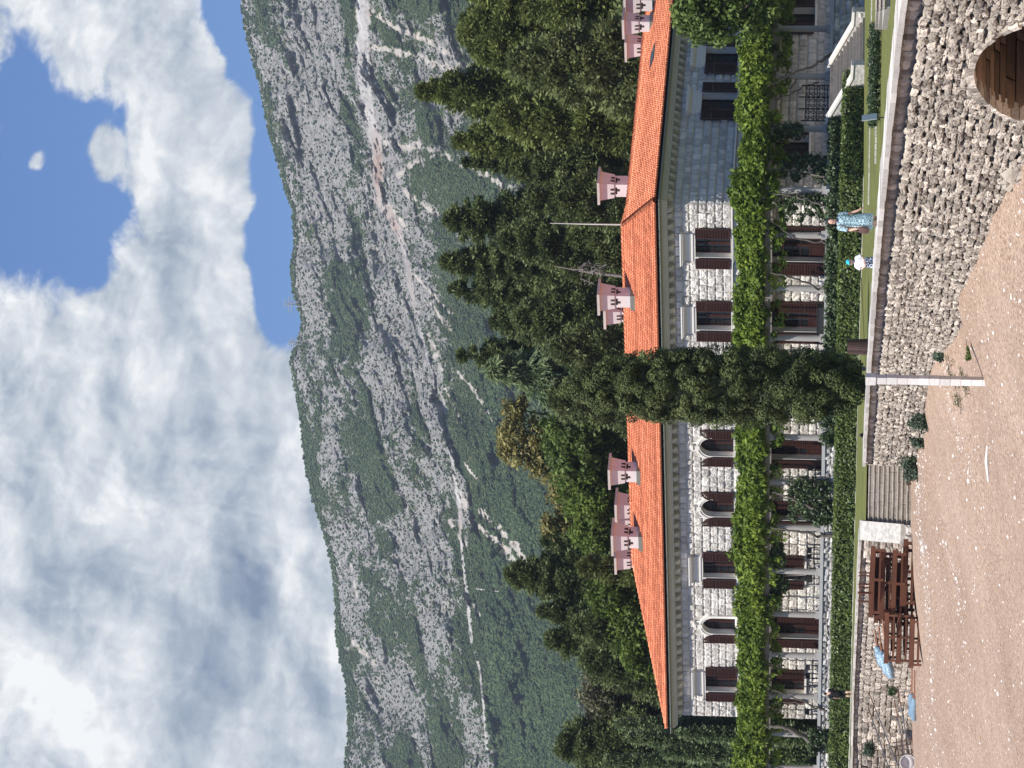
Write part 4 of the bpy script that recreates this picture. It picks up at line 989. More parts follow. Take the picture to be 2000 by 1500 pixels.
for fr, s0, s1 in ((fA, -DC - .3, AE), (fB, -DC + .15, 30)):
    beam(fr, s0, s1, DC, ZB, ZB + .32); beam(fr, 0.1 if fr is fA else .1, s1, .32, ZB + .0, ZB + .3)
    s = s0 + .5; proto = None
    while s < s1:
        if proto is None:
            mb = MB(); mb.fbox(fr, s - .06, s + .06, .2, DC + .5, ZB + .32, ZB + .48); proto = mb.build('rafter', m_beam, per); sp = s
        else: c = proto.copy(); COL.objects.link(c); c.location = Vector(fr(s, 0, 0) - fr(sp, 0, 0))
        s += 1.15
def vine(name, label, fr, s0, s1, ufun, seed, stems, n):
    rng = np.random.default_rng(seed); root = thing(name, label, 'climbing plant', fr((s0 + s1) / 2, DC, ZT))
    s = rng.uniform(s0, s1, n); hump = .62 + .8 * fbm(s / 2.2, s * 0, seed=seed, octv=3)
    d = rng.uniform(2.9, DC + .75, n); zt = np.interp(d, [2.8, 3.6, DC, DC + .8], [1.1, 1.6, 1.45, .45]) * hump
    z = ZB + .42 + (zt + .05) * rng.random(n) ** .8
    z -= np.where(d > DC + .1, .22 * rng.random(n) ** 1.5, .0) ; dr = rng.random(n) < .06; z = np.where(dr, ZB + .1 - .9 * rng.random(n) ** 1.4, z); d = np.where(dr, rng.uniform(DC - .6, DC + .45, n), d)
    C = np.stack([fr(a, b, c) for a, b, c in zip(s, d, z)]); R = rng.uniform(.22, .5, n)
    var = .50 + .24 * rng.standard_normal(n) + .5 * (fbm(s / 3.0, z / 1.2, seed=seed + 1) - .5)
    mb = MB(); clumps(mb, C, np.stack([R, R, R * .7], 1), 22, .17, rng, var, .5, .3, .8, .5); mb.build('foliage', LM['vine'], root)
    for pts, r in stems:
        mb = MB(); mb.tube(pts, r, 7); mb.build('trunk', m_greybark, root, smooth=True)
    return root
def stem(pix, d, r0, r1, fx=xA, fr=fA, dd=0):
    out = []
    for i, (x, y) in enumerate(pix): s, z = fx(x, y, d + dd * i); out.append(fr(s, d + dd * i, z))
    n = len(out); o2 = np.array(out); t = np.linspace(0, n - 1, n * 4); o3 = np.stack([np.interp(t, np.arange(n), o2[:, k]) for k in range(3)], 1); o3[1:-1] += .04 * np.random.default_rng(len(pix)).standard_normal((len(o3) - 2, 3))
    return o3, np.linspace(r0, r1, len(o3))
stA = [stem([(1615, 1388), (1595, 1384), (1565, 1368), (1530, 1354), (1500, 1345)], 4.9, .07, .035), stem([(1612, 1385), (1580, 1376), (1545, 1372), (1505, 1374)], 4.7, .04, .03), stem([(1612, 1462), (1590, 1452), (1565, 1436), (1538, 1420), (1505, 1418)], 4.9, .22, .12),
       stem([(1640, 1012), (1608, 1002), (1585, 990), (1560, 980), (1535, 968), (1508, 962)], 5.2, .12, .05), stem([(1628, 1046), (1600, 1048), (1575, 1040), (1545, 1035), (1505, 1030)], 4.9, .11, .05), stem([(1600, 940), (1570, 935), (1545, 938), (1510, 930)], 4.7, .05, .03),
       stem([(1625, 562), (1600, 565), (1575, 552), (1545, 540), (1505, 532)], 4.9, .08, .05), stem([(1625, 476), (1600, 472), (1560, 468), (1530, 448), (1505, 430)], 4.9, .06, .03), stem([(1612, 402), (1580, 392), (1550, 384), (1510, 378)], 4.9, .07, .05), stem([(1590, 690), (1560, 694), (1530, 692), (1505, 688)], 4.7, .05, .04)]
vine('wisteria', 'long bright green climber covering the pergola along the sunlit villa front', fA, -4.6, AE, None, 21, stA, 4600)
stB = [stem([(1625, 104), (1605, 118), (1585, 130), (1560, 138), (1520, 160), (1500, 170)], 4.9, .10, .04, xB, fB), stem([(1600, 160), (1575, 168), (1545, 182), (1505, 200)], 3.2, .05, .03, xB, fB), stem([(1560, 150), (1545, 172), (1520, 190), (1500, 214)], 3.0, .04, .03, xB, fB), stem([(1610, 345), (1580, 340), (1550, 332), (1505, 330)], 4.8, .06, .04, xB, fB)]
vine('wisteria', 'shorter green climber over the pergola along the shaded side wing, above the iron gate', fB, -4.6, 29, None, 22, stB, 2300)
# ---- hedges
def hedge_part(name, label, segs, seed, dens, lm, leaf, cat='hedge', zt=None):
    rng = np.random.default_rng(seed); fr, s0, s1, d0, d1, z0, z1 = segs[0]; root = thing(name, label, cat, fr((s0 + s1) / 2, d1, z0)); mb = MB(); core = MB()
    for fr, s0, s1, d0, d1, z0, z1 in segs:
        L = s1 - s0; A = L * (2 * (z1 - z0) + (d1 - d0)); n = int(A * dens)
        w = rng.random(n); front = w < .55; topm = (w >= .55) & (w < .9)
        s = rng.uniform(s0, s1, n); d = np.where(front, d1, np.where(topm, rng.uniform(d0, d1, n), d0)); z = np.where(topm, z1, rng.uniform(z0, z1, n))
        bump = .13 * (fbm(s / .9, z / .7, d, seed=seed) - .5) * 2
        d = d + np.where(front, bump, 0) + .05 * rng.standard_normal(n); z = z + np.where(topm, bump, 0) + .04 * rng.standard_normal(n)
        C = np.stack([fr(a, b, c) for a, b, c in zip(s, d, z)])
        nf = fr(0, 1, 0) - fr(0, 0, 0); N = np.where(front[:, None], nf[None], np.where(topm[:, None], UP[None], -nf[None])) + np.array([0, 0, .2])
        var = .5 + .2 * rng.standard_normal(n) + .5 * (fbm(s / .5, z / .5, seed=seed + 3) - .5)
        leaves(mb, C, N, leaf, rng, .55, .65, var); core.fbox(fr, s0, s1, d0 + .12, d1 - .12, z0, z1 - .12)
    mb.build('foliage', LM[lm], root); core.build('inner_core', mat('hedge_core', (.012, .016, .006), (.02, .03, .01), bump=0), root); return root  # solid near-black core behind the leaves
HS = xB(1660, 152, 6.8)[0]; HG = E - 1.42
s_cy = 20
hedge_part('clipped_hedge', 'long clipped box hedge in front of the villa terrace, turning the corner towards the steps', [(fA, -7.35, AE, 6.2, 7.35, HG, E + .03), (fB, -7.3, HS, 6.2, 7.35, HG, E - .02)], 41, 95, 'hedge', .10)
e_seg = MB()
rgk = np.random.default_rng(77)
s = -8.0
while s < AE:
    w = rgk.uniform(.6, 1.1); mbz = E - 1.24 + rgk.uniform(-.02, .02); e_seg.fbox(fA, s, s + w - .03, 7.75, 8.0 + rgk.uniform(-.02, .04), E - 1.5, mbz + .05, rgk.random()); s += w
s = -7.6
while s < HS + 3:
    w = rgk.uniform(.6, 1.1); e_seg.fbox(fB, s, s + w - .03, 7.75, 8.0, E - 1.5, E - 1.26, rgk.random()); s += w
m_kerb = mat('pale_kerb_stone', (.50, .47, .42), (.66, .63, .57), scale=3, rough=.9, bump=.3, vamp=.3)
tag(e_seg.build('stone_edging', m_kerb), 'pale stone edging along the foot of the clipped hedge', 'stone edging')
# ivy over the terrace face near the corner
def ivy(label, spots, seed, name='ivy'):
    rng = np.random.default_rng(seed); C, R = [], []
    for fr, s0, s1, d0, d1, z0, z1, n in spots:
        s, d, z = rng.uniform(s0, s1, n), rng.uniform(d0, d1, n), rng.uniform(z0, z1, n); C.append(np.stack([fr(a, b, c) for a, b, c in zip(s, d, z)])); R.append(rng.uniform(.14, .34, n))
    C = np.vstack(C); R = np.concatenate(R); root = thing(name, label, 'climbing plant', C[0] * [1, 1, 0] + UP * (E - 1.3)); mb = MB(); clumps(mb, C, R, 30, .10, rng, None, .7, .3, .7, .2); mb.build('foliage', LM['ivy'], root)
    return root
sA = lambda y, d=4.7: xA(1620, y, d)[0]
sBf = lambda y, d=4.7: xB(1620, y, d)[0]
ivy('dark ivy spilling over the terrace wall at the villa corner, above the hedge', [(fA, -4.7, sA(690), 4.6, 5.3, E - .2, E + .72, 420), (fB, -4.7, sBf(228), 4.6, 5.3, E - .3, E + .7, 330), (fA, -4.2, -2.5, 4.3, 4.9, ZT, ZT + 2.4, 40), (fB, sBf(345), sBf(300), 4.3, 4.8, ZT, ZT + 2.6, 70), (fB, sBf(262), sBf(240), 4.3, 4.8, ZT + 1.5, ZT + 3.0, 40)], 51)
ivy('leafy creeper on a vine trunk at the terrace edge between two doors', [(fA, sA(935), sA(1010), 4.5, 5.3, ZT - .6, ZT + 1.9, 130), (fA, sA(985), sA(1015), 5.0, 5.5, ZT - 1.0, ZT + .5, 40)], 52)
ivy('ivy on the terrace rubble just left of the tall cypress', [(fA, sA(800), sA(862), 4.7, 5.2, ZT - 1.3, ZT + .1, 70)], 53)
ivy('small dark bush on the terrace edge at the far left pergola end', [(fA, sA(1425), sA(1462), 4.6, 5.4, ZT - 1.0, ZT + .5, 70)], 54, name='bush')
ivy('hanging green creeper under the pergola left of the chimney cluster', [(fA, sA(1085), sA(1140), 3.6, 4.2, ZB - .9, ZB, 60), (fA, sA(1145), sA(1180), 3.7, 4.2, ZB - 1.1, ZB, 40)], 55)
# ---- villa steps with sloping parapets
m_step = mat('step_stone', (.27, .235, .195), (.48, .43, .37), scale=3.5, rough=.9, bump=.5, vamp=.35)
vs = thing('garden_steps', 'stone steps with white sloping parapets rising to the terrace by the iron gate', 'steps', fB((s_st0 + s_st1) / 2, 8, E - 1.2))
mb = MB(); nst = 11; zl = E - 1.2; run = .34
for i in range(nst):
    z1 = ZT - .02 - (i + 0) * (ZT - zl) / nst; mb.fbox(fB, s_st0, s_st1, TD + .12 + i * run, TD + .12 + (i + 1) * run + .03, E - 1.8, z1 - .05, .3 + .4 * rgk.random()); mb.fbox(fB, s_st0 - 0, s_st1, TD + .1 + i * run, TD + .14 + (i + 1) * run + .03, z1 - .05, z1, .95)
mb.build('tread', m_step, vs)
mrows = []
for nm, sc, w in (('far', s_st1 + .22, .24), ('near', s_st0 - .22, .24)):
    mb = MB(); pr = [(TD + .1, E - 1.8), (TD + .1, ZT + .02), (TD + .35, ZT + .02), (TD + 3.3, ZT - 1.36), (TD + 4.3, ZT - 1.40), (TD + 4.3, E - 1.8)]
    mb.prism([fB(sc - w, d, z) for d, z in pr], fB(2 * w, 0, 0) - fB(0, 0, 0)); par = mb.build('parapet', m_rubble, vs)
    mb = MB()
    for (d0, z0), (d1, z1) in zip(pr[1:4], pr[2:5]):
        mb.prism([fB(sc - w - .06, d0, z0 + .003), fB(sc - w - .06, d1, z1 + .003), fB(sc - w - .06, d1, z1 + .14), fB(sc - w - .06, d0, z0 + .14)], fB(2 * w + .12, 0, 0) - fB(0, 0, 0))
    mb.build('coping', m_trim, par)
    sd = -1 if nm == 'far' else 1
    mb = MB(); fc = sc + sd * w
    def clipb(h0, h1, t0, t1):
        zt = lambda d: np.interp(d, [TD + .1, TD + .35, TD + 3.3, TD + 4.3], [ZT, ZT, ZT - 1.38, ZT - 1.42]); ds = np.linspace(TD + .1, TD + 4.3, 60); ok = ds[zt(ds) > h1 + .02]
        return [(ds[0], ok.max())] if len(ok) > 4 else []
    stone_rows(mb, lambda t, d, h: np.stack([fB(fc + sd * b, a, c) for a, b, c in zip(t, d, h)]), rows_between(E - 1.7, ZT - .02, .25, .38, rgk), TD + .1, TD + 4.3, .25, .5, .05, .04, rgk, clipb, 5, 4, .02, .04)
    mb.build('rubble_face', m_rubble, par)
# iron gate at the head of the steps
gt = thing('iron_gate', 'black wrought iron scroll gate at the head of the garden steps', 'gate', fB(s_st0 + .2, TD - .25, ZT)); gd = TD - .25
g0, g1 = xB(1600, 236, gd)[0], xB(1600, 167, gd)[0]; zt = xB(1572, 200, gd)[1]
mb = MB(); nb = 3
for k in range(nb + 1):
    s = g0 + (g1 - g0) * k / nb; mb.tube([fB(s, gd, ZT), fB(s, gd, zt + (.35 if k in (1, 2) else .12))], .042, 6)
for z in (ZT + .1, zt - .05, (ZT + zt) / 2): mb.tube([fB(g0, gd, z), fB(g1, gd, z)], .036, 6)
for i, s in enumerate((g0, g1)): mb.tube([fB(s, gd, ZT - .05), fB(s, gd, zt + .2)], .04, 6)
mb.build('bar', m_dark, gt)
for k in range(nb):
    sc = g0 + (g1 - g0) * (k + .5) / nb; w = (g1 - g0) / nb
    for zc in np.linspace(ZT + .28, zt - .25, 4):
        mb = MB()
        for sx in (-1, 1):
            pts = [fB(sc + sx * (w * .24 + w * .2 * (1 - q) * math.cos(q * 9)), gd, zc + .17 * (1 - q * .9) * math.sin(q * 9)) for q in np.linspace(0, .92, 18)]; mb.tube(pts, .028, 4)
        mb.tube([fB(sc - w * .45, gd, zc), fB(sc + w * .45, gd, zc)], .02, 4); mb.build('scroll', m_dark, gt)
# ---- sea wall with coping, arch and rough stone
m_sea = mat('sea_wall_stone', (.21, .178, .145), (.60, .53, .445), scale=2.6, rough=.95, bump=1.0, bscale=6, vamp=.7, spec=.1, bdist=.12)
m_cop = mat('pale_coping_stone', (.50, .465, .415), (.70, .66, .60), scale=2.6, rough=.9, bump=.3, vamp=.25)
m_brown = mat('brown_tunnel_stone', (.13, .085, .055), (.27, .18, .115), scale=1.4, rough=.9, bump=.6, bscale=6, vamp=.5)
m_crev = mat('wall_crevice', (.16, .14, .12), (.24, .21, .18), bump=.5)
def wframe(curve, ss, batter=.06):
    tang = np.gradient(curve[:, :2], axis=0); tang /= np.linalg.norm(tang, axis=1)[:, None]; nor = np.stack([-tang[:, 1], tang[:, 0]], 1)
    def fr(t, d, h):
        "t along, d out towards the beach, h below the coping (negative down)"
        t = np.clip(np.asarray(t, float), ss[0], ss[-1]); x, y, z = (np.interp(t, ss, curve[:, k]) for k in range(3)); nx, ny = (np.interp(t, ss, nor[:, k]) for k in range(2))
        o = np.asarray(d) + batter * np.maximum(0, -np.asarray(h)); return np.stack([x + nx * o, y + ny * o, z + np.asarray(h)], -1)
    return fr
F1, F2 = wframe(WC1, WS1), wframe(WC2, WS2)
def t_of(curve, ss, Z): return float(np.interp(Z, curve[:, 1], ss))
ta0, ta1 = t_of(WC1, WS1, 68.0), t_of(WC1, WS1, 76.0); tac = (ta0 + ta1) / 2 - .1; aw = (ta1 - ta0) / 2; atop = -1.55; asp = -3.35
def in_arch(t, h, k=1.0):
    return np.where(h > asp, ((t - tac) / aw) ** 2 + ((h - asp) / (atop - asp)) ** 2 < k ** 2, np.abs(t - tac) < aw * k)
def seawall(name, label, F, ss, arch, H, seed, lohi, wlim):
    rng = np.random.default_rng(seed); root = thing(name, label, 'sea wall', F(np.array(ss[len(ss) // 2]), np.array(0.), np.array(-2.5)))
    rws = rows_between(-H, -.30, *lohi, rng)
    def blk(h0, h1, t0, t1):
        if not arch: return [(t0, t1)]
        hm = (h0 + h1) / 2
        tt = np.linspace(tac - aw * 1.3, tac + aw * 1.3, 300); i = in_arch(tt, np.full(300, hm), 1.06)
        return [(t0, tt[i].min()), (tt[i].max(), t1)] if i.any() else [(t0, t1)]
    mb = MB(); stone_rows(mb, lambda t, d, h: F(t, d, h), rws, ss[0], ss[-1], *wlim, .05, .055, rng, blk, 9, 7, .008, .036, .30)
    # the shaded course right under the coping
    stone_rows(mb, lambda t, d, h: F(t, d - .10, h), [(-.30, -.0)], ss[0], ss[-1], .3, .6, .05, .03, rng, None, 5, 4, .02, .02)
    mb.build('rubble_face', m_sea, root)
    bk = MB(); ts = np.arange(ss[0], ss[-1], .22); hs = np.linspace(-H - 1, -.02, 34); T_, H_ = np.meshgrid(ts, hs)
    V = F(T_.ravel(), 0 * T_.ravel() - .10, H_.ravel()); nu = len(ts); i, j = np.meshgrid(np.arange(nu - 1), np.arange(len(hs) - 1)); a = (j * nu + i).ravel(); Fc = np.stack([a, a + nu, a + nu + 1, a + 1], 1)[:, ::-1]
    tc, hc = T_.ravel()[Fc].mean(1), H_.ravel()[Fc].mean(1)
    if arch: Fc = Fc[~in_arch(tc, hc, 1.03)]
    bk.add(V, Fc); bk.build('mortar_bed', m_crev, root)
    cp = MB(); t = ss[0]
    while t < ss[-1] - .3:
        w = min(rng.uniform(.7, 1.2), ss[-1] - t); a, b = t + .008, t + w - .008; up = rng.uniform(-.012, .012); o = rng.uniform(-.015, .015)
        V = [F(np.array(q), np.array(d), np.array(h + up)) for h in (0., .12) for d in (.14 + o, -.95) for q in (a, b)]
        cp.add(np.array(V), [[0, 1, 3, 2], [4, 6, 7, 5], [0, 4, 5, 1], [2, 3, 7, 6], [0, 2, 6, 4], [1, 5, 7, 3]], rng.random()); t += w
    cp.build('coping', m_cop, root)
    return root
sw = seawall('sea_wall', 'rough stone sea wall with a brown arched passage, right of the beach steps', F1, WS1, True, 4.2, 61, (.13, .22), (.22, .55))
sw2 = seawall('sea_wall', 'pale rubble sea wall behind the stacked beach furniture, left of the beach steps', F2, WS2, False, 4.3, 62, (.24, .40), (.28, .7))
# the return of the right-hand wall to the steps
# voussoirs and the passage behind the arch
rng = np.random.default_rng(4)
vo = MB(); n = 26
for k in range(n):
    a0, a1 = math.pi * k / n, math.pi * (k + 1) / n - .012
    for (r0, r1) in ((1.0, 1.0),):
        ex = rng.uniform(.10, .24); pr = []
        for a, e in ((a0, 0), (a1, 0), (a1, ex), (a0, ex)):
            pr.append((tac + math.cos(a) * (aw + e), asp + math.sin(a) * (atop - asp + e)))
        dd = rng.uniform(.04, .10); V = [F1(np.array(t), np.array(d), np.array(h)) for d in (-.3, dd) for t, h in pr]
        vo.add(np.array(V), [[0, 1, 2, 3], [7, 6, 5, 4], [0, 4, 5, 1], [1, 5, 6, 2], [2, 6, 7, 3], [3, 7, 4, 0]], rng.random())
vo.build('arch_ring', m_sea, sw)
tn = MB()
arc = [(tac + aw, asp - 2.2), (tac + aw, asp - 1.1)] + [(tac + aw * math.cos(q), asp + (atop - asp) * math.sin(q)) for q in np.linspace(0, math.pi, 22)] + [(tac - aw, asp - 1.1), (tac - aw, asp - 2.2)]
arc = np.array(arc); cum = np.r_[0, np.cumsum(np.linalg.norm(np.diff(arc, axis=0), axis=1))]
ctr = np.array([tac, asp - .8])
def tunnel_fr(t, d, h):
    p = np.stack([np.interp(h, cum, arc[:, k]) for k in (0, 1)], -1); dv = ctr - p; dv /= np.linalg.norm(dv, axis=-1, keepdims=True); p = p + dv * np.asarray(d)[:, None]
    dp = 12.0 * 0 - np.asarray(t); return F1(p[:, 0], dp, p[:, 1])
stone_rows(tn, tunnel_fr, rows_between(0, cum[-1], .26, .40, rng), .05, 9.0, .6, 1.7, .02, .012, rng, None, 6, 5, .025, .01, .12)
V = [F1(np.array(t), np.array(-9.0), np.array(h)) for t, h in arc]; tn.add(np.array(V), [[0, k, k + 1] for k in range(1, len(V) - 1)], .0)
tn.build('passage', m_brown, sw)
# ---- beach steps and the white sloped cheek beside them
bst = thing('beach_steps', 'broad grey stone steps leading from the beach up to the lawn', 'steps', (-4.3, 147, E - 3.3))
mb = MB(); zt, zb = E - 1.42, E - 3.42; nst = 10; x0, x1 = -5.66, -3.05
for i in range(nst):
    z1 = zt - i * (zt - zb) / nst; y1 = 150.4 - i * .34
    x = x0
    while x < x1 - .05:
        w = min(rng.uniform(.4, 1.0), x1 - x); w = x1 - x if x1 - x - w < .25 else w
        jz = rng.uniform(-.012, .012); mb.bx(x + .006, x + w - .006, y1 - .34, y1 + (.2 if i else .4), E - 4.2, z1 - .045 + jz, rng.random() * .5); mb.bx(x + .004, x + w - .004, y1 - .37, y1 + .02, z1 - .045 + jz, z1 + jz, .75 + .25 * rng.random()); x += w
mb.build('tread', m_step, bst)
ck = MB(); pr = [(150.6, E - 4), (150.6, E - 1.22), (149.8, E - 1.24), (147.0, E - 2.92), (147.0, E - 4)]
m_stain = mat('stained_white_stone', (.30, .28, .25), (.62, .59, .54), scale=4.5, rough=.9, bump=.4, vamp=.1, mixv=.1)
ck.prism([(x0 - .01, y, z) for y, z in pr], (-.74, 0, 0)); cko = ck.build('cheek_wall', m_rubble, bst)
cc = MB(); cc.prism([(x0 + .03, y, z + .004) for y, z in pr[1:4]] + [(x0 + .03, y, z + .13) for y, z in pr[3:0:-1]], (-.84, 0, 0)); cc.build('coping', m_stain, cko)
cc = MB(); stone_rows(cc, lambda t, d, h: np.stack([t, 147.0 - d, h], -1), [(E - 3.9, E - 3.45), (E - 3.45, E - 2.98)], x0 - .74, x0, .3, .5, .08, .05, rng, None, 6, 5, .03, .03); cc.build('rubble_face', m_rubble, cko)
rt = MB(); stone_rows(rt, lambda t, d, h: np.stack([-2.9 - d, t, h], -1), rows_between(E - 4.2, E - 1.2, .24, .4, rng), 139.6, 150.4, .3, .7, .08, .06, rng, None, 6, 5, .02, .05); rt.quad((-2.95, 139.6, E - 5), (-2.95, 150.6, E - 5), (-2.95, 150.6, E - 1.2), (-2.95, 139.6, E - 1.2), .1)
stone_rows(rt, lambda t, d, h: np.stack([t, 152.2 - d + 1.3 * (t + 6.5) * -1, h], -1), rows_between(E - 4.2, E - 1.28, .24, .4, rng), -7.4, -6.4, .3, .6, .08, .06, rng, None, 6, 5, .02, .05)
rt.build('side_wall', m_sea, bst)
# ---- white segmented post on the sand
m_white = mat('white_painted_stone', (.66, .63, .59), (.78, .76, .72), scale=4, rough=.75, bump=.25, vamp=.2)
pb = on_beach(755, 1925); pt = P(755, 1690, pb[1])[2]; hh = pt - pb[2]; w = .108 * pb[1] / 103
po = thing('white_post', 'tall white square post of stacked stone blocks standing on the sand before the wall', 'post', pb)
mb = MB(); n = 12; ca, sa = math.cos(-.5), math.sin(-.5)
for i in range(n):
    z0, z1 = pb[2] - .2 + (hh + .2) * i / n, pb[2] - .2 + (hh + .2) * (i + 1) / n; jw = w + RNG.uniform(-.006, .006) + (.02 if i == n - 1 else 0)
    mb.box((pb[0] + RNG.uniform(-.006, .006), pb[1], (z0 + z1) / 2), (jw * ca, jw * sa, 0), (-jw * sa, jw * ca, 0), (0, 0, (z1 - z0) / 2 - .006), RNG.random())
mb.box(pb + UP * (hh / 2 - .1), (w * .93 * ca, w * .93 * sa, 0), (-w * .93 * sa, w * .93 * ca, 0), UP * (hh / 2), .0)
mb.build('shaft', m_white, po)
# ================================================================== trees
def front_cypress():
    rng = np.random.default_rng(71); Z = 150.; b = P(742, 1692, Z); b[2] = E - 1.25; H = P(742, 1100, Z)[2] - b[2]
    root = thing('cypress_tree', 'tall dense dark green columnar cypress standing in front of the villa', 'tree', b)
    n = 620; h = rng.random(n); az = rng.uniform(0, 2 * math.pi, n)
    prof = np.interp(h, [0, .03, .10, .22, .45, .65, .8, .92, 1], [.45, .62, .84, .98, 1.06, .98, .80, .48, .08]) * 1.46
    rr = prof * np.where(rng.random(n) < .8, rng.uniform(.90, 1.12, n), rng.uniform(.6, .9, n)); C = np.stack([np.cos(az) * rr, np.sin(az) * rr, .35 + h * (H - .5)], 1) + b; C[:, 0] += .35 * (h - .45) * -1
    R = rng.uniform(.17, .36, n); mb = MB(); vv = .52 + .24 * rng.standard_normal(n)
    # upright tufts, with inner leaves painted dark for the shaded gaps between them
    clumps(mb, C, np.stack([R, R, R * 1.1], 1), np.clip(330 * (R / .35) ** 2, 70, 400), .055, rng, vv, .5, .72, .5, .6)
    m2 = 9000; hh = rng.random(m2); az = rng.uniform(0, 2 * math.pi, m2); pr = np.interp(hh, [0, .03, .10, .22, .45, .65, .8, .92, 1], [.35, .5, .72, .88, .95, .88, .70, .38, .05]) * 1.34
    c2 = np.stack([np.cos(az) * pr, np.sin(az) * pr, .3 + hh * (H - .6)], 1) + b; c2[:, 0] += .35 * (hh - .45) * -1; leaves(mb, c2, (c2 - b) * [1, 1, 0], .16, rng, .7, .5, .12)
    mb.build('crown', LM['tuft'], root); trunk_part(root, [b - UP * .3, b + UP * H * .6, b + UP * H * .95], [.26, .16, .04])
front_cypress()
Y = lambda y: 1500 - y
G = E + .6
conifer(Y(40), G, 256, 905, 240, 'olive', 'olive cypress second from the right edge of the upright view', 'cypress_tree', None, 181, .02, .5, 220, .40, .05, 1.1, 46, v0=.5)
conifer(Y(108), G, 252, 930, 220, 'olive', 'olive cypress just right of the tallest olive cypress', 'cypress_tree', None, 182, .02, .5, 220, .40, .05, 1.1, 46, v0=.6)
conifer(Y(240), G, 250, 960, 230, 'olive', 'lower olive cypress in front of and left of the tallest olive cypress', 'cypress_tree', None, 183, .02, .5, 220, .40, .05, 1.1, 46, v0=.55)
conifer(Y(340), G, 250, 1000, 200, 'fir', 'low dark fir between the olive cypresses and the flagpole', 'fir_tree', None, 184, .02, .5, 200, .34, .15, .8, 40, v0=.6)
conifer(Y(480), G, 250, 970, 230, 'fir', 'wide lower dark fir left of the flagpole', 'fir_tree', None, 185, .02, .5, 240, .36, .18, .7, 40, v0=.55)
conifer(Y(1235), G, 250, 1120, 200, 'fir', 'wide low dark fir behind the left roof slope', 'fir_tree', None, 186, .02, .5, 220, .34, .2, .7, 40, v0=.55)
conifer(Y(1300), G, 254, 1130, 240, 'fir', 'dark fir filling the tree line above the thin end of the roof', 'fir_tree', None, 187, .02, .5, 230, .34, .2, .7, 40, v0=.55)
conifer(Y(1410), G, 268, 1150, 240, 'dry', 'olive brown conifer between the half-bare tree and the left edge', 'conifer_tree', None, 188, .02, .5, 220, .34, .15, .8, 40, v0=.5)
conifer(Y(1070), G, 262, 1060, 170, 'fir', 'dark conifer rising between the bright tree and the sharp-tipped fir', 'fir_tree', None, 189, .02, .55, 180, .34, .2, .7, 40, v0=.5)
conifer(Y(640), G, 258, 960, 200, 'fir', 'dark fir filling the gap right of the weeping cedar', 'fir_tree', None, 190, .02, .55, 210, .34, .2, .7, 40, v0=.5)
# (u, tip row, width, depth) of the trees on the slope behind the villa, from right to left in the upright view
conifer(Y(70), G, 252, 900, 330, 'olive', 'tall olive green cypress behind the right wing, at the upper edge of the tree line', 'cypress_tree', None, 101, .02, .55, 240, .40, .05, 1.1, 46, v0=.55)
conifer(Y(-30), G, 250, 905, 320, 'olive', 'broad olive cypress cut by the right edge of the upright view', 'cypress_tree', None, 108, .02, .55, 200, .40, .05, 1.1, 44, v0=.6)
conifer(Y(188), G, 258, 818, 300, 'olive', 'tallest olive green cypress with a long pointed tip behind the right wing', 'cypress_tree', None, 102, .02, .75, 260, .40, .05, 1.1, 46, v0=.45)
conifer(Y(285), G, 254, 888, 230, 'olive', 'narrower olive cypress left of the tallest one, behind the roof hip', 'cypress_tree', None, 103, .02, .65, 190, .40, .05, 1.1, 46, v0=.45)
conifer(Y(130), G, 243, 1000, 230, 'cedar', 'rounded grey-green conifer low behind the chimneys of the right wing', 'conifer_tree', None, 104, .02, .45, 260, .42, .02, 1.2, 46, v0=.6)
conifer(Y(325), G, 262, 905, 190, 'fir', 'thin dark conifer filling the gap behind the nearest right wing chimney', 'conifer_tree', None, 105, .02, .7, 150, .34, .2, .6, 36)
conifer(Y(440), G, 262, 868, 270, 'fir', 'dark fir behind the bare flagpole', 'fir_tree', None, 106, .03, .62, 230, .36, .18, .6, 40)
conifer(Y(524), G, 258, 862, 230, 'fir', 'dark fir with the highest tip behind the sunlit roof slope', 'fir_tree', None, 107, .03, .62, 210, .36, .18, .6, 40)
conifer(Y(575), G, 262, 880, 260, 'fir', 'dark fir with drooping left side behind the paired chimneys', 'fir_tree', None, 109, .03, .62, 220, .36, .22, .6, 40)
conifer(Y(630), G, 250, 1000, 230, 'fir', 'lower dark fir behind the paired chimneys and left of them', 'fir_tree', None, 110, .02, .5, 190, .36, .2, .7, 40, v0=.6)
conifer(Y(400), G, 246, 1030, 200, 'fir', 'low dense dark tree behind the ridge under the flagpole', 'fir_tree', None, 111, .02, .45, 200, .34, .15, .8, 40, v0=.6)
conifer(Y(708), G, 262, 893, 190, 'fir', 'dark pointed fir rising above the weeping cedar', 'fir_tree', None, 112, .3, .7, 150, .36, .3, .6, 40)
conifer(Y(735), G, 254, 950, 240, 'weep', 'weeping cedar with pale hanging branch curtains behind the tall cypress', 'cedar_tree', None, 113, .05, .5, 150, .40, .5, .7, 50, weep=True, v0=.8)
conifer(Y(690), G, 246, 1080, 190, 'cedar', 'bushy mid green conifer behind the roof just right of the tall cypress', 'conifer_tree', None, 114, .02, .4, 200, .36, .15, .9, 42)
conifer(Y(790), G, 247, 1075, 170, 'cedar', 'bushy mid green conifer behind the roof just left of the tall cypress', 'conifer_tree', None, 115, .02, .4, 200, .36, .15, .9, 42)
broadleaf(Y(840), G, 264, [(Y(868), 985, 30, 26), (Y(845), 1000, 34, 28), (Y(800), 1012, 26, 28), (Y(885), 1018, 22, 30), (Y(905), 1052, 30, 26), (Y(850), 1060, 44, 34), (Y(925), 1088, 24, 24)], 'yellow', 'thin-leaved yellow-green tree with visible limbs, the taller one left of the cedar', 'eucalyptus_tree', None, 121, .22, .8, m_greybark, .8, 40)
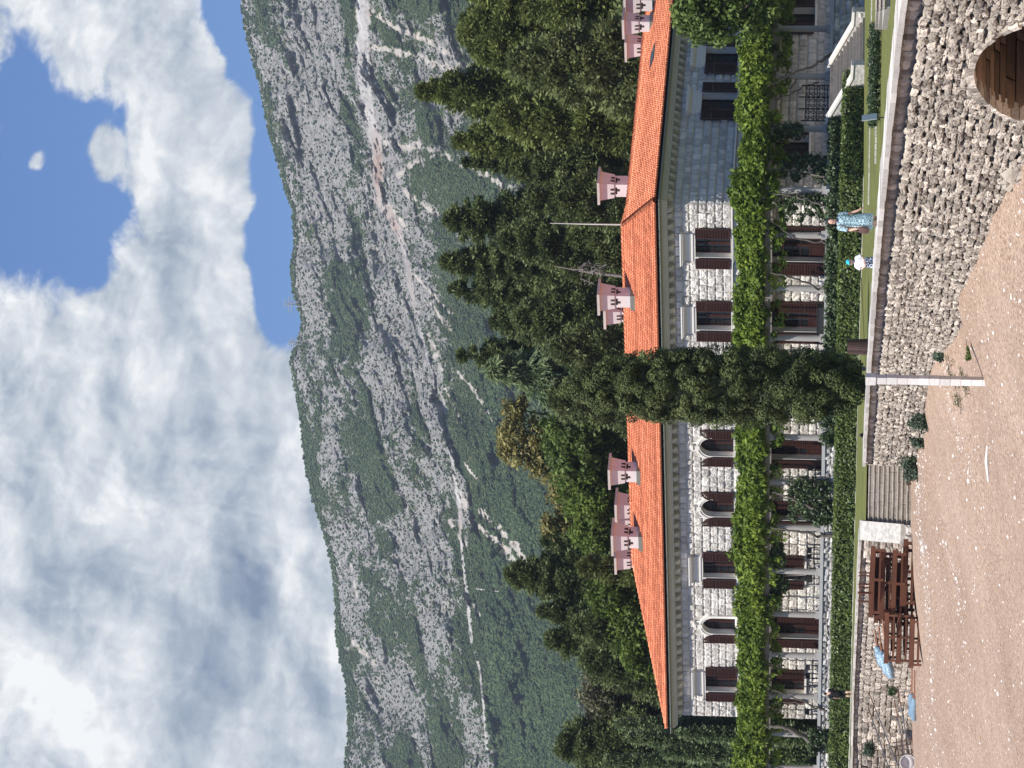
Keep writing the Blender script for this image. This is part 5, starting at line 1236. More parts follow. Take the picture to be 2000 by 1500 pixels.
broadleaf(Y(1020), G, 262, [(Y(1025), 1075, 30, 26), (Y(1040), 1095, 22, 24), (Y(1005), 1105, 34, 28), (Y(965), 1080, 22, 18)], 'yellow', 'small sparse yellow-green tree above the cluster of chimneys', 'eucalyptus_tree', None, 122, .20, .75, m_greybark, .8, 40, v0=.4)
broadleaf(Y(880), G, 252, [(Y(860), 1120, 70, 60), (Y(915), 1150, 65, 60), (Y(830), 1180, 60, 70), (Y(890), 1210, 80, 50)], 'broad', 'large rounded green tree behind the single chimney', 'leafy_tree', None, 123, .20, 1.15)
broadleaf(Y(985), G, 250, [(Y(960), 1130, 50, 42), (Y(1000), 1170, 60, 55), (Y(1045), 1160, 45, 40), (Y(1010), 1225, 70, 40)], 'bright', 'bright green tree directly behind the cluster of chimneys', 'leafy_tree', None, 124, .18, 1.1)
conifer(Y(1138), G, 258, 984, 260, 'fir', 'dark pointed fir left of the chimney cluster with a single sharp tip', 'fir_tree', None, 125, .03, .68, 250, .36, .18, .6, 42)
conifer(Y(1208), G, 256, 1052, 190, 'fir', 'lower dark fir in the middle of the left tree group', 'fir_tree', None, 126, .03, .65, 170, .34, .2, .6, 40)
conifer(Y(1262), G, 256, 1066, 230, 'fir', 'dark fir with ragged tips above the thin left end of the roof', 'fir_tree', None, 127, .03, .6, 190, .34, .2, .6, 40)
conifer(Y(1120), G, 246, 1135, 110, 'olive', 'small brushy olive conifer just behind the leftmost chimney', 'cypress_tree', None, 128, .02, .5, 130, .38, .05, 1.2, 44, v0=.35)
broadleaf(Y(1190), G, 248, [(Y(1160), 1195, 48, 40), (Y(1215), 1225, 55, 40), (Y(1270), 1250, 45, 34), (Y(1185), 1245, 60, 30)], 'bright', 'bright green low tree behind the left roof slope', 'leafy_tree', None, 129, .18, 1.1, v0=.35)
broadleaf(Y(1350), G, 262, [(Y(1330), 1180, 60, 50), (Y(1375), 1200, 58, 60), (Y(1320), 1240, 60, 50), (Y(1390), 1270, 60, 50), (Y(1425), 1220, 30, 40), (Y(1340), 1285, 50, 30), (Y(1375), 1305, 45, 26)], 'dry', 'dull olive half-bare tree with twiggy outline at the left end of the roof', 'leafy_tree', None, 130, .16, 1.0, m_greybark, .55, 110, v0=.65)
conifer(Y(1470), G, 262, 1085, 300, 'fir', 'dark fir at the left edge of the upright view above the columnar cypresses', 'fir_tree', None, 131, .02, .55, 230, .34, .2, .7, 40)
broadleaf(Y(1440), G - 1.5, 252, [(Y(1420), 1330, 40, 50), (Y(1450), 1380, 50, 50), (Y(1400), 1390, 24, 40), (Y(1480), 1420, 60, 40)], 'dry', 'dark shrubby tree filling the gap beyond the left end of the villa', 'leafy_tree', None, 132, .16, 1.1, v0=.3)
for i, (y, vt, w, Z, txt) in enumerate(((1425, 1210, 34, 240, 'pale feathery cypress nearest the left end of the roof'), (1452, 1232, 38, 238, 'pale feathery cypress, second from the left end of the roof'), (1478, 1300, 40, 236, 'short pale feathery cypress low at the left edge'), (1500, 1180, 44, 241, 'pale feathery cypress cut by the left edge of the upright view'), (1440, 1330, 30, 235, 'smallest pale feathery cypress in front of the others'))):
    conifer(Y(y), G - 1.5, Z, vt, w, 'weep', txt, 'cypress_tree', 'feathery cypresses at the left end', 140 + i, .03, .4, 150, .30, -.5, 1.3, 40, v0=.75)
broadleaf(Y(1455), G - 1.6, 238, [(Y(1440), 1455, 26, 40), (Y(1420), 1520, 20, 36), (Y(1465), 1560, 40, 50), (Y(1500), 1500, 40, 60)], 'vine', 'yellow-green bush behind the far left end of the pergola', 'bush', None, 151, .17, 1.2, v0=.3)
# bare grey limbs in front of the dark firs
rng = np.random.default_rng(19); b = P(Y(548), 1215, 243.5); dt = thing('dead_tree', 'small bare dead tree with grey hanging twigs in front of the dark firs', 'tree', b); mb = MB(); top = P(Y(520), 1085, 246); mb.tube([b - UP * 3, (b + top) / 2 + [.1, 0, .1], top], [.16, .10, .03], 7); mb.build('trunk', m_greybark, dt, smooth=True)
m_dead = mat('dead_wood', (.16, .14, .12), (.28, .25, .22), scale=4, rough=.95, bump=.2)
for k in range(8):
    t = rng.uniform(.25, .75); p = b + (top - b) * t; az = rng.uniform(-2.6, .4); L = rng.uniform(.5, 1.2); d = np.array([math.cos(az), -abs(math.sin(az)) * .7, rng.uniform(-.1, .5)]); q = p + d * L * .6; e = q + d * L * .4 - UP * rng.uniform(.2, .9) * L; mb = MB(); mb.tube([p, q, e], [.06, .04, .012], 5)
    for j in range(5):
        s_ = q + (e - q) * rng.random(); mb.tube([s_, s_ + rng.standard_normal(3) * .22 - UP * .2, s_ + rng.standard_normal(3) * .35 - UP * .55], [.022, .016, .006], 4)
    mb.build('branch', m_dead, dt)
# deciduous tree hanging in front of the shaded wing
broadleaf(Y(-45), E - 1.1, 203, [(Y(-10), 1345, 46, 40), (Y(30), 1350, 44, 34), (Y(62), 1390, 24, 42), (Y(20), 1410, 52, 40), (Y(-20), 1430, 50, 60), (Y(36), 1460, 34, 34), (Y(5), 1490, 40, 26), (Y(-60), 1400, 60, 80)], 'broad', 'leafy tree overhanging the shaded right wing and its windows', 'leafy_tree', None, 152, .17, 1.25, v0=.55)
# ---- shrubs
def shrub(u, v, Z, r, label, lm, seed, name='shrub', h=1.0, n=26, leaf=.07, base=None, group=None):
    rng = np.random.default_rng(seed); b = base if base is not None else P(u, v, Z); d = rng.standard_normal((n, 3)); d /= np.linalg.norm(d, axis=1)[:, None]; d[:, 2] = np.abs(d[:, 2])
    C = b + d * np.array([r, r, r * h]) * rng.random(n)[:, None] ** .5 * .8; root = thing(name, label, 'shrub', b, group); mb = MB(); clumps(mb, C, np.full(n, r * .42) * rng.uniform(.6, 1.1, n), 60, leaf, rng, None, .4, .3, .8, .6); mb.build('foliage', LM[lm], root)
    st = MB()
    for i in range(5): st.tube([b - UP * .1, C[i]], [.02, .008], 4)
    st.build('stem', m_bark, root); return root
for i, (u, v, r, txt) in enumerate(((612, 1786, .62, 'largest grey-green shrub on the sand, beside the foot of the beach steps'), (668, 1792, .42, 'middle grey-green shrub at the foot of the sea wall'), (710, 1800, .62, 'grey-green shrub at the foot of the sea wall, left of the white post'), (838, 1819, .3, 'small green shrub at the wall foot right behind the white post'))):
    p = on_beach(u, v) + np.array([-.45, -2.2, 0]); p[2] = float(beach_z(p[0], p[1], False)[0]); shrub(0, 0, 0, r, txt, 'grey', 160 + i, h=1.25, base=p, n=34)
p = on_beach(430, 1758); shrub(0, 0, 0, .7, 'patchy green bush growing on the rubble left of the white cheek wall', 'grey', 170, base=P(432, 1745, 158.5), n=14)
shrub(0, 0, 0, .55, 'dense green bush rooted in the rubble wall at the far left', 'grey', 171, base=P(34, 1705, 207.2), h=1.3, n=30, leaf=.08)
shrub(0, 0, 0, .5, 'small weed tuft at the wall foot below the two leaning pipes', 'ivy', 172, base=on_beach(150, 1752) + UP * .1, n=12)
shrub(0, 0, 0, .25, 'tiny plant sprouting from the sand in front of the white post', 'broad', 173, base=on_beach(812, 1895), n=8, leaf=.05)
# low dark planting and edging on the lawn to the right
bed = thing('flower_bed', 'narrow dark planted bed on the lawn below the garden steps', 'flower bed', P(1370, 1738, 104) * [1, 1, 0] + UP * (E - 1.2)); rng = np.random.default_rng(9)
us = rng.uniform(1255, 1450, 230); C = np.array([P(u, np.interp(u, [1255, 1450], [1718, 1716]) + rng.uniform(-3, 11), 122 + rng.uniform(-3, 2)) for u in us]); C[:, 2] = E - 1.18 + rng.uniform(0, .22, len(C)); mb = MB(); clumps(mb, C, rng.uniform(.08, .2, len(C)), 26, .07, rng, .2 + .2 * rng.standard_normal(len(C)), .4, .3, .8, .4); mb.build('foliage', LM['ivy'], bed)
mb = MB()
for k in range(24):
    u = 1180 + 13.5 * k; p0, p1 = P(u, 1712, 131), P(u + 12, 1712, 131); c = (p0 + p1) / 2; c[2] = lawn_z(c[0], c[1]) + .0; mb.box(c, (p1 - p0) / 2, (0, .07, 0), (0, 0, .05 + .03 * rng.random()), rng.random())
mb.build('border_stone', m_kerb, bed)
ed = MB()
for k in range(50):
    u = 1100 + 9 * k; p0, p1 = P(u, 1695, 158), P(u + 8.4, 1695, 158); c = (p0 + p1) / 2; c[2] = lawn_z(c[0], c[1]); ed.box(c, (p1 - p0) / 2 * [1, 0, 1], (0, .10, 0), (0, 0, .045 + .02 * rng.random()), rng.random())
tag(ed.build('stone_edging', m_kerb), 'long pale stone kerb crossing the lawn below the garden steps', 'stone edging')
lst = thing('lawn_steps', 'short flight of grey stone steps set in the lawn at the right edge', 'steps', P(1480, 1740, 108) * [1, 1, 0] + UP * (E - 1.2))
mb = MB()
for k in range(3):
    p0, p1 = P(1442, 1720, 118 - 6 * k), P(1540, 1720, 118 - 6 * k); z = E - 1.02 - .06 * k; mb.bx(p0[0], p1[0], 118 - 6 * k - 6.2, 118 - 6 * k, E - 1.6, z, .2 + .2 * k); mb.bx(p0[0] - .02, p1[0], 118 - 6 * k - 6.3, 118 - 6 * k - 5.7, z, z + .05, .95)
mb.build('tread', m_step, lst)
# ================================================================== things on the terrace and lawn
def lchair(p, rot, label, group=None):
    root = thing('chair', label, 'chair', p, group); c, s = math.cos(rot), math.sin(rot); X, Yv = np.array([c, s, 0]), np.array([-s, c, 0])
    B = lambda mb, x, y, z, hx, hy, hz: mb.box(p + X * x + Yv * y + UP * z, X * hx, Yv * hy, UP * hz)
    for x in (-.2, .2):
        for y in (-.2, .2):
            mb = MB(); B(mb, x, y, .22 if y < 0 else .44, .02, .02, .22 if y < 0 else .44); mb.build('leg', m_dark, root)
    mb = MB(); B(mb, 0, 0, .45, .23, .23, .025); mb.build('seat', m_dark, root)
    mb = MB(); B(mb, 0, .2, .72, .2, .015, .15); mb.build('backrest', m_dark, root)
    return root
def at_t(y, d): s = xA(1600, y, d)[0]; return fA(s, d, ZT)
ang = math.atan2(aA[1], aA[0])
for i, (y, d, r, txt) in enumerate(((1092, 3.0, 1.6, 'black chair on the terrace under the window with both shutters open'), (1072, 3.3, .2, 'black chair turned sideways right of the window with open shutters'), (1325, 3.0, 1.5, 'black chair under the leftmost ground floor window'), (1300, 3.4, .1, 'black chair turned sideways right of the leftmost ground floor window'), (1388, 3.2, .3, 'black chair at the left end of the terrace by the bare vine stem'), (1018, 3.2, 1.4, 'black chair beside the door above the white cheek wall'), (918, 3.2, 1.4, 'black chair beside the door nearest the cypress'))):
    lchair(at_t(y, d), ang + r, txt, 'black chairs on the terrace')
def ltable(y, d, label):
    p = at_t(y, d); root = thing('table', label, 'table', p, 'small black terrace tables'); mb = MB(); mb.tube([p + UP * .70, p + UP * .74], .38, 16); mb.build('tabletop', m_dark, root); mb = MB(); mb.tube([p, p + UP * .70], .035, 8); mb.tube([p, p + UP * .03], .22, 12); mb.build('leg', m_dark, root)
ltable(1110, 3.1, 'small round black table left of the chair under the open-shuttered window'); ltable(1340, 3.0, 'small round black table by the leftmost ground floor window')
p = at_t(624, 3.9); pl = thing('planter_box', 'long black planter box on the terrace in front of the door right of the cypress', 'planter', p); mb = MB(); s = xA(1600, 624, 3.9)[0]; h0, h1 = xA(1600, 597, 3.9)[0], xA(1600, 651, 3.9)[0]
mb.fbox(fA, h0, h1, 3.7, 4.1, ZT + .04, ZT + .42); mb.build('trough', m_dark, pl); mb = MB(); mb.fbox(fA, h0 - .03, h1 + .03, 3.67, 4.13, ZT + .42, ZT + .47); mb.build('rim', m_dark, pl)
p = at_t(1130, 3.9); pr = thing('parasol', 'closed black parasol standing on the terrace beside a pergola column', 'parasol', p); mb = MB(); mb.tube([p, p + UP * 2.9], .025, 6); mb.build('pole', m_dark, pr)
mb = MB(); mb.tube([p + UP * .5, p + UP * .7, p + UP * 1.2, p + UP * 2.0, p + UP * 2.85], [.28, .26, .15, .09, .03], 10); mb.build('canopy', mat('black_cloth', (.012, .012, .013), (.02, .02, .02), bump=.3, rough=.95), pr); mb = MB(); mb.box(p + UP * .04, (.25, 0, 0), (0, .25, 0), (0, 0, .04)); mb.build('base', m_dark, pr)
# slatted bin
Zb = 119; b = P(822, 1713, Zb); b[2] = E - 1.33; bn = thing('slatted_bin', 'brown slatted wooden litter bin on the lawn at the right side of the tall cypress', 'bin', b)
m_bin = mat('brown_bin_wood', (.055, .033, .026), (.10, .062, .050), scale=5, rough=.7, bump=.2, vamp=.5); mb = MB(); H = P(822, 1655, Zb)[2] - b[2]; n = 26
for k in range(n):
    a = 2 * math.pi * k / n; d = np.array([math.cos(a), math.sin(a), 0]); t = np.array([-math.sin(a), math.cos(a), 0]); w = .028
    V = [b + d * r + t * s * w + UP * z for z, r0 in ((0, .30), (H, .245)) for r in (r0 - .02, r0) for s in (-1, 1)]
    mb.add(np.array(V), [[0, 2, 3, 1], [4, 5, 7, 6], [0, 1, 5, 4], [2, 6, 7, 3], [0, 4, 6, 2], [1, 3, 7, 5]], RNG.random())
mb.build('slat', m_bin, bn); mb = MB(); mb.tube([b + UP * .02, b + UP * (H - .03)], [.27, .22], 18); mb.build('liner', m_soffit, bn)
# information board
Zs = 103; b = P(1270, 1740, Zs); b[2] = float(lawn_z(b[0], b[1])); sg = thing('information_sign', 'small tilted pale blue information board on a thin post in the lawn', 'sign', b); top = P(1271, 1698, Zs); mb = MB(); mb.tube([b - UP * .1, top - UP * .1], .02, 6); mb.build('post', m_dark, sg)
c = P(1271, 1698, Zs); ax = np.array([.10, .22, 0.0]); ay = np.array([-.035, -.045, .225]); nn = np.cross(ax, ay); nn /= np.linalg.norm(nn); mb = MB(); mb.box(c, ax, ay, nn * .012); mb.build('panel', mat('pale_blue_panel', (.56, .62, .66), (.62, .68, .72), rough=.25, bump=0, vamp=.1, spec=.5), sg)
# little garden lamps
for y, x, Z, txt, ml in ((850, 1683, 158, 'small black garden spotlight on the grass by the hedge foot', m_dark), (720, 1685, 150, 'small pale garden lamp beside the trunk of the tall cypress', mat('lamp_grey', (.45, .47, .5), bump=0))):
    p = P(1500 - y, x, Z); z = E - 1.25; g = thing('garden_lamp', txt, 'garden lamp', (p[0], p[1], z)); mb = MB(); mb.tube([[p[0], p[1], z], [p[0], p[1], p[2]]], .018, 6); mb.build('stake', m_dark, g); mb = MB(); mb.tube([p - [0, .06, .05], p + np.array([0, .08, .05])], [.11, .07], 10); mb.build('head', ml, g)
# ================================================================== beach furniture
m_teak = mat('red_brown_teak', (.070, .026, .015), (.20, .080, .042), scale=2.5, rough=.55, bump=.15, bscale=20, vamp=.4, spec=.3, stretch=(.4, 3, 3))
def lounger_mb(fold):
    "sunbed: x along 2.1 m, y across .72 m"
    P_ = {}
    f = MB(); L, Wd, h = 2.1, .72, .40
    for y in (-Wd / 2, Wd / 2): f.bx(0, L, y - .03, y + .03, h - .14, h, .5); f.bx(.1, L - .1, y - .022, y + .022, .08, .14, .4)
    f.bx(.06, L - .06, -.03, .03, h - .16, h - .03, .3)
    for x in (.0, L - .06, L * .62, L * .3): f.bx(x, x + .06, -Wd / 2 + .03, Wd / 2 - .03, h - .12, h - .03, .4)
    P_['frame'] = f
    for i, (x, y) in enumerate(((.08, -1), (.08, 1), (L - .16, -1), (L - .16, 1), (L * .5, -1), (L * .5, 1))):
        m = MB(); m.bx(x, x + .08, y * (Wd / 2) - .034, y * (Wd / 2) + .034, 0, h - .13, .6); P_['leg%d' % i] = m
    d = MB()
    for k in range(13): x = .08 + k * .098; d.bx(x, x + .075, -Wd / 2 + .03, Wd / 2 - .03, h - .028, h - .004, .3 + .4 * ((k * 37) % 10) / 10)
    P_['deck'] = d
    bk = MB()
    for k in range(7): x = L * .63 + k * .105; bk.bx(x, x + .08, -Wd / 2 + .05, Wd / 2 - .05, h - .028, h - .004, .35 + .3 * ((k * 53) % 10) / 10)
    P_['backrest'] = bk
    return P_
_proto = None
def lounger(M_, label):
    global _proto
    if _proto is None:
        root = thing('sun_lounger', label, 'sun lounger', (0, 0, 0), 'wooden sun loungers stacked on the beach')
        for k, m in lounger_mb(0).items(): m.build('leg' if k.startswith('leg') else k, m_teak, root)
        _proto = root; c = root
    else:
        c = copy_tree(_proto); c['label'] = label
    c.matrix_world = M_; return c
def place(u, v, Z=None, rz=0., rx=0., ry=0., dz=0., sc=1.0, base=None):
    p = P(u, v, Z) if base is None else base
    return Matrix.Translation((p[0], p[1], p[2] + dz)) @ Matrix.Rotation(rz, 4, 'Z') @ Matrix.Rotation(rx, 4, 'X') @ Matrix.Rotation(ry, 4, 'Y') @ Matrix.Scale(sc, 4)
ZF = float(on_beach(380, 1785)[1]); PX = FPX / ZF
def gz(u, Z=ZF): p = P(u, 1780, Z); return float(beach_z(p[0], p[1], False)[0])
ord_ = ['lowest', 'second', 'third', 'fourth', 'topmost']
zb = float(beach_z(P(380, 1780, ZF)[0], ZF, False)[0]) - .04
SX = ZF / 146.0
zbR = float(beach_z(P(350, 1780, ZF)[0], ZF, False)[0]) - .03; zbL = float(beach_z(P(235, 1780, ZF)[0], ZF, False)[0]) - .02; zb = zbR
x_r = P(432, 1780, ZF)[0]
# right stack: long sides to the sea, slightly skewed
for k in range(4):
    lounger(Matrix.Translation((P([448, 425, 425, 432][k], 1780, ZF)[0] - 3.05 * SX, ZF + .1 * k + .2, zb + .46 * SX * k)) @ Matrix.Rotation(math.radians([20, 9, 15, 7][k]), 4, 'Z') @ Matrix.Rotation(math.radians([1, 1, 0, 1][k]), 4, 'Y') @ Matrix.Scale(1.42 * SX, 4), f'red-brown wooden sun lounger, {ord_[k]} in the right-hand stack')
# left stack: shorter side turned, two standing on edge behind
for k in range(3):
    lounger(Matrix.Translation((P(298, 1780, ZF)[0] - 2.1 * SX + .06 * k, ZF - .3 + .12 * k, zbL + .52 * SX * k)) @ Matrix.Rotation(math.radians([-9, 2, -7][k]), 4, 'Z') @ Matrix.Scale((1.0 + .02 * k) * SX, 4) @ Matrix.Scale(1.3, 4, (0, 0, 1)), f'red-brown wooden sun lounger, {ord_[k] if k < 2 else "topmost"} in the left-hand stack')
lounger(Matrix.Translation((P(330, 1780, ZF)[0] - .6, ZF + 1.1, zb + .2)) @ Matrix.Rotation(math.radians(70), 4, 'Z') @ Matrix.Rotation(math.radians(4), 4, 'X'), 'red-brown wooden sun lounger seen end-on between the two stacks, on the sand')
lounger(Matrix.Translation((P(330, 1780, ZF)[0] - .55, ZF + 1.1, zb + .75)) @ Matrix.Rotation(math.radians(72), 4, 'Z'), 'red-brown wooden sun lounger seen end-on between the two stacks, upper one')
lounger(Matrix.Translation((P(600, 1780, 144)[0], 144.4, float(beach_z(P(600, 1780, 144)[0], 144.4, False)[0]))) @ Matrix.Rotation(math.radians(205), 4, 'Z') @ Matrix.Scale(.5, 4), 'small red-brown wooden lounger half hidden by the shrub at the beach steps')
for k in range(3):
    lounger(Matrix.Translation((P(405, 1780, ZF)[0] - 2.9 * SX + .1 * k, ZF + .95, zb + .24 + .47 * SX * k)) @ Matrix.Rotation(math.radians([8, 6, 9][k]), 4, 'Z') @ Matrix.Scale(1.3 * SX, 4), f'red-brown wooden sun lounger, {ord_[k] if k < 2 else "topmost"} in the pile behind the right-hand stack')
for k in range(2):
    lounger(Matrix.Translation((P(318, 1780, ZF)[0] - 1.9, ZF + .95, zbL + .28 + .52 * k)) @ Matrix.Rotation(math.radians([-12, -9][k]), 4, 'Z') @ Matrix.Scale(1.15, 4), f'red-brown wooden sun lounger, {["lower", "upper"][k]} in the pile behind the left-hand stack')
# low tables upside down on top, legs in the air
def upturned(p, rz, label, k):
    root = thing('low_table', label, 'table', p, 'upturned low wooden tables'); c, s = math.cos(rz), math.sin(rz); X, Yv = np.array([c, s, 0]), np.array([-s, c, 0]); mb = MB(); mb.box(p + UP * .03, X * .3, Yv * .3, UP * .02); mb.build('tabletop', m_teak, root)
    for x in (-.25, .25):
        for y in (-.25, .25): mb = MB(); mb.box(p + UP * .27 + X * x + Yv * y, X * .025, Yv * .025, UP * .22); mb.build('leg', m_teak, root)
    mb = MB()
    for x in (-.25, .25): mb.box(p + UP * .40 + X * x, X * .018, Yv * .23, UP * .02)
    mb.build('rail', m_teak, root)
zt = zb + .46 * SX * 4 + .03
upturned(np.array([P(408, 0, ZF)[0], ZF + .55, zt + .02]), .3, 'upturned low wooden table with its legs in the air, right one on the tall stack', 0)
upturned(np.array([P(384, 0, ZF)[0], ZF + .45, zt + .03]), .8, 'upturned low wooden table with its legs in the air, left one on the tall stack', 1)
# closed parasols, canopies wrapped in blue plastic
m_blue = mat('blue_plastic_wrap', (.15, .26, .34), (.33, .46, .54), scale=9, rough=.25, bump=.8, bscale=14, vamp=.4, spec=.6)
m_pole = mat('orange_brown_pole', (.28, .11, .05), (.40, .18, .09), scale=4, rough=.45, bump=.05, vamp=.3)
def wrapped(p0, p1, p2, label, seed):
    "pole from p0 to p1, wrapped canopy p1 to p2"
    rng = np.random.default_rng(seed); root = thing('parasol', label, 'parasol', np.minimum(p0, p2), 'wrapped beach parasols'); mb = MB(); mb.tube([p0, p0 + (p1 - p0) * .5, p1, p1 + (p2 - p1) * .9], [.035, .035, .035, .02], 8); mb.build('pole', m_pole, root)
    d = (p1 - p0) / np.linalg.norm(p1 - p0); mb = MB()
    for k in range(6): a = k * math.pi / 3; o = np.array([0, math.cos(a), math.sin(a)]) * .055; mb.tube([p1 - d * .35 + o * 1.1, p1 + o * .8], .014, 4)
    mb.build('rib', m_pole, root)
    n = 13; t = np.linspace(0, 1, n); pts = p1[None] + (p2 - p1)[None] * t[:, None] + rng.standard_normal((n, 3)) * .012; r = np.interp(t, [0, .08, .5, .9, 1], [.09, .17, .20, .16, .05]) * rng.uniform(.85, 1.15, n); mb = MB(); mb.tube(pts, r, 12); o = mb.build('canopy_wrap', m_blue, root, smooth=True)
for i, (x, y0, y1, y2, dz, txt) in enumerate(((1714, 1228, 1262, 1305, .0, 'highest of the blue-wrapped closed parasols lying on the left-hand lounger stack'), (1722, 1222, 1272, 1318, -.15, 'closed parasol in blue wrap lying on the left-hand stack, middle one'), (1730, 1210, 1275, 1325, -.3, 'closed parasol in blue wrap lying on the left-hand stack, nearest one'))):
    wrapped(P(1500 - y0, x - 6, ZF + .5 - .22 * i), P(1500 - y1, x + 0, ZF + .5 - .22 * i), P(1500 - y2, x + 12, ZF + .5 - .22 * i), txt, 200 + i)
for i, (x, y0, y1, y2, txt) in enumerate(((1784, 1296, 1352, 1400, 'closed parasol in blue wrap lying on the sand left of the stacks, far one'), (1789, 1310, 1358, 1406, 'closed parasol in blue wrap lying on the sand left of the stacks, near one'))):
    q = [on_beach(1500 - yy, x + 2 * (k == 0)) + UP * (.10 if k else .12) for k, yy in enumerate((y0, y1, y2))]; q[1] = q[0] + (q[2] - q[0]) * .55; wrapped(q[0], q[1], q[2], txt, 210 + i)
# pipes
m_pipe = mat('blue_grey_pipe', (.12, .13, .15), (.20, .20, .22), scale=3, rough=.5, bump=.1, vamp=.2, spec=.5); m_rust = mat('rusty_iron', (.12, .05, .03), (.22, .10, .06), scale=6, rough=.9, bump=.3)
def pipe(a, b, label, rust=.22, rail=True):
    a, b = np.asarray(a), np.asarray(b); root = thing('metal_pipe', label, 'pipe', np.minimum(a, b), 'long metal pipes beside the wall'); m = a + (b - a) * rust; mb = MB(); mb.tube([m, b], .038, 8); mb.build('shaft', m_pipe, root, smooth=True); mb = MB(); mb.tube([a, m], .03, 8); mb.build('rusty_end', m_rust, root, smooth=True)
    if rail: mb = MB(); d = (b - a) / np.linalg.norm(b - a); s = np.cross(d, [0, 1, 0]); s /= np.linalg.norm(s); mb.tube([m - d * .02 - s * .16, m - d * .02 + s * .16], .022, 6); mb.build('cross_pin', m_rust, root)
pipe(P(148, 1697, 203.5), P(-25, 1765, 190), 'long pipe leaning on the left rubble wall, right one of the leaning pair'); pipe(P(118, 1696, 203.2), P(-30, 1746, 193), 'long pipe leaning on the left rubble wall, left one of the leaning pair', .16)
pipe(on_beach(160, 1758) + UP * .15, on_beach(-20, 1786) + UP * .06, 'long pipe lying on the sand below the rubble wall, nearer of two'); pipe(on_beach(133, 1757) + UP * .3, on_beach(-25, 1783) + UP * .2, 'long pipe lying on the sand below the rubble wall, farther of two', .2)
# wooden rack and a white basin at the left edge
Zr = 193.; rk = thing('wooden_rack', 'low slatted wooden rack lying against the sand at the left edge', 'rack', P(40, 1780, Zr)); mb = MB()
for y in (1447, 1455, 1473): mb.tube([P(1500 - y - 4, 1744, Zr + .6), P(1500 - y + 2, 1781, Zr)], .035, 5)
for x in (1752, 1762, 1771, 1779): mb.tube([P(1500 - 1442, x - 2, Zr + .5 - .0), P(1500 - 1478, x + 3, Zr + .4)], .03, 5)
mb.build('slat', m_bin, rk)
bs = thing('white_basin', 'white plastic basin lying on its side at the left edge', 'basin', P(12, 1781, 191)); c = P(12, 1771, 191); mb = MB(); mb.tube([c + [.0, .45, .02], c + [0, .3, 0], c + [0, -.3, -.04], c], [.30, .34, .42, .02], 16, cap=False); mb.build('bowl', mat('white_plastic', (.7, .66, .62), (.78, .75, .72), rough=.35, bump=0, vamp=.1), bs, smooth=True); mb = MB(); a = np.linspace(0, 2 * math.pi, 17); mb.tube([c + np.array([math.cos(q) * .42, -.3, -.04 + math.sin(q) * .42]) for q in a], .025, 6); mb.build('rim', mat('white_rim', (.75, .73, .70), rough=.35, bump=0), bs, smooth=True)
# driftwood and a dry stalk on the sand
for (u0, v0, u1, v1, r, txt, m) in ((1060 - 430, 1931, 560, 1933, .06, 'short white driftwood plank on the sand left of the white post', m_white), (925, 1895, 812, 1888, .018, 'thin dry stalk lying on the sand near the sea wall', m_rust), (640, 1893, 600, 1897, .03, 'small dark stick on the sand below the driftwood plank', m_rust)):
    a, b = on_beach(u0, v0) + UP * r * .6, on_beach(u1, v1) + UP * r * .6; mb = MB(); md = (a + b) / 2 + [.05, .1, r * .6]; mb.tube([a, md, b], [r * .6, r, r * .5], 7); tag(mb.build('driftwood', m, None, smooth=True), txt, 'driftwood')
# ---- pebbles scattered over the sand (far past counting)
rng = np.random.default_rng(12)
n = 2600; uv = np.stack([rng.uniform(-20, 1230, n), 1760 + 245 * rng.random(n) ** .9], 1)
st = []
for pts, w, k in (([(1788, 880), (1793, 960), (1797, 1030), (1803, 1100)], 3, 230), ([(1795, 1040), (1810, 1090), (1812, 1200), (1820, 1350), (1832, 1510)], 4, 560), ([(1845, 1050), (1872, 1120), (1880, 1200), (1895, 1300)], 4, 200), ([(1800, 880), (1800, 1000)], 5, 200), ([(1835, 640), (1850, 740), (1870, 850), (1905, 940)], 6, 220), ([(1905, 330), (1850, 520), (1822, 650)], 7, 300), ([(1795, 1320), (1840, 1500)], 6, 200)):
    pts = np.array(pts, float); t = rng.uniform(0, len(pts) - 1, k); st.append(np.stack([1500 - np.interp(t, np.arange(len(pts)), pts[:, 1]), np.interp(t, np.arange(len(pts)), pts[:, 0]) + w * rng.standard_normal(k)], 1))
ns = sum(len(q) for q in st); uv = np.vstack([uv] + st); n = len(uv)
# solve for beach points on a regular fan, then interpolate
gu, gv = np.linspace(-30, 1240, 50), np.linspace(1755, 2010, 60)
zsam = np.linspace(60, 226, 250); tab = np.zeros((60, 50))
for i, v in enumerate(gv):
    for j, u in enumerate(gu):
        d = ray(u, v); tab[i, j] = 0
D = np.array([[ray(u, v) for u in gu] for v in gv]); bestZ = np.full((60, 50), 240.)
for z in zsam[::-1]:
    pt = D * z; bz = beach_z(pt[..., 0], pt[..., 1], False).reshape(60, 50); bestZ = np.where(pt[..., 2] + E < bz, z, bestZ)
fu = np.clip((uv[:, 0] + 30) / (1270) * 49, 0, 48.99); fv = np.clip((uv[:, 1] - 1755) / 255 * 59, 0, 58.99); iu, iv = fu.astype(int), fv.astype(int); a, b = fu - iu, fv - iv
Zp = (bestZ[iv, iu] * (1 - a) + bestZ[iv, iu + 1] * a) * (1 - b) + (bestZ[iv + 1, iu] * (1 - a) + bestZ[iv + 1, iu + 1] * a) * b
ok = Zp < 207; uv, Zp = uv[ok], Zp[ok]; big = np.r_[np.zeros(len(ok) - ns), np.ones(ns)][ok]
c = PV(uv[:, 0], uv[:, 1], Zp); c[:, 2] = beach_z(c[:, 0], c[:, 1]); n = len(c); r = .010 + .05 * rng.random(n) ** 6 + .012 * big * rng.random(n); r *= np.where(rng.random(n) < .012, 2.0, 1)
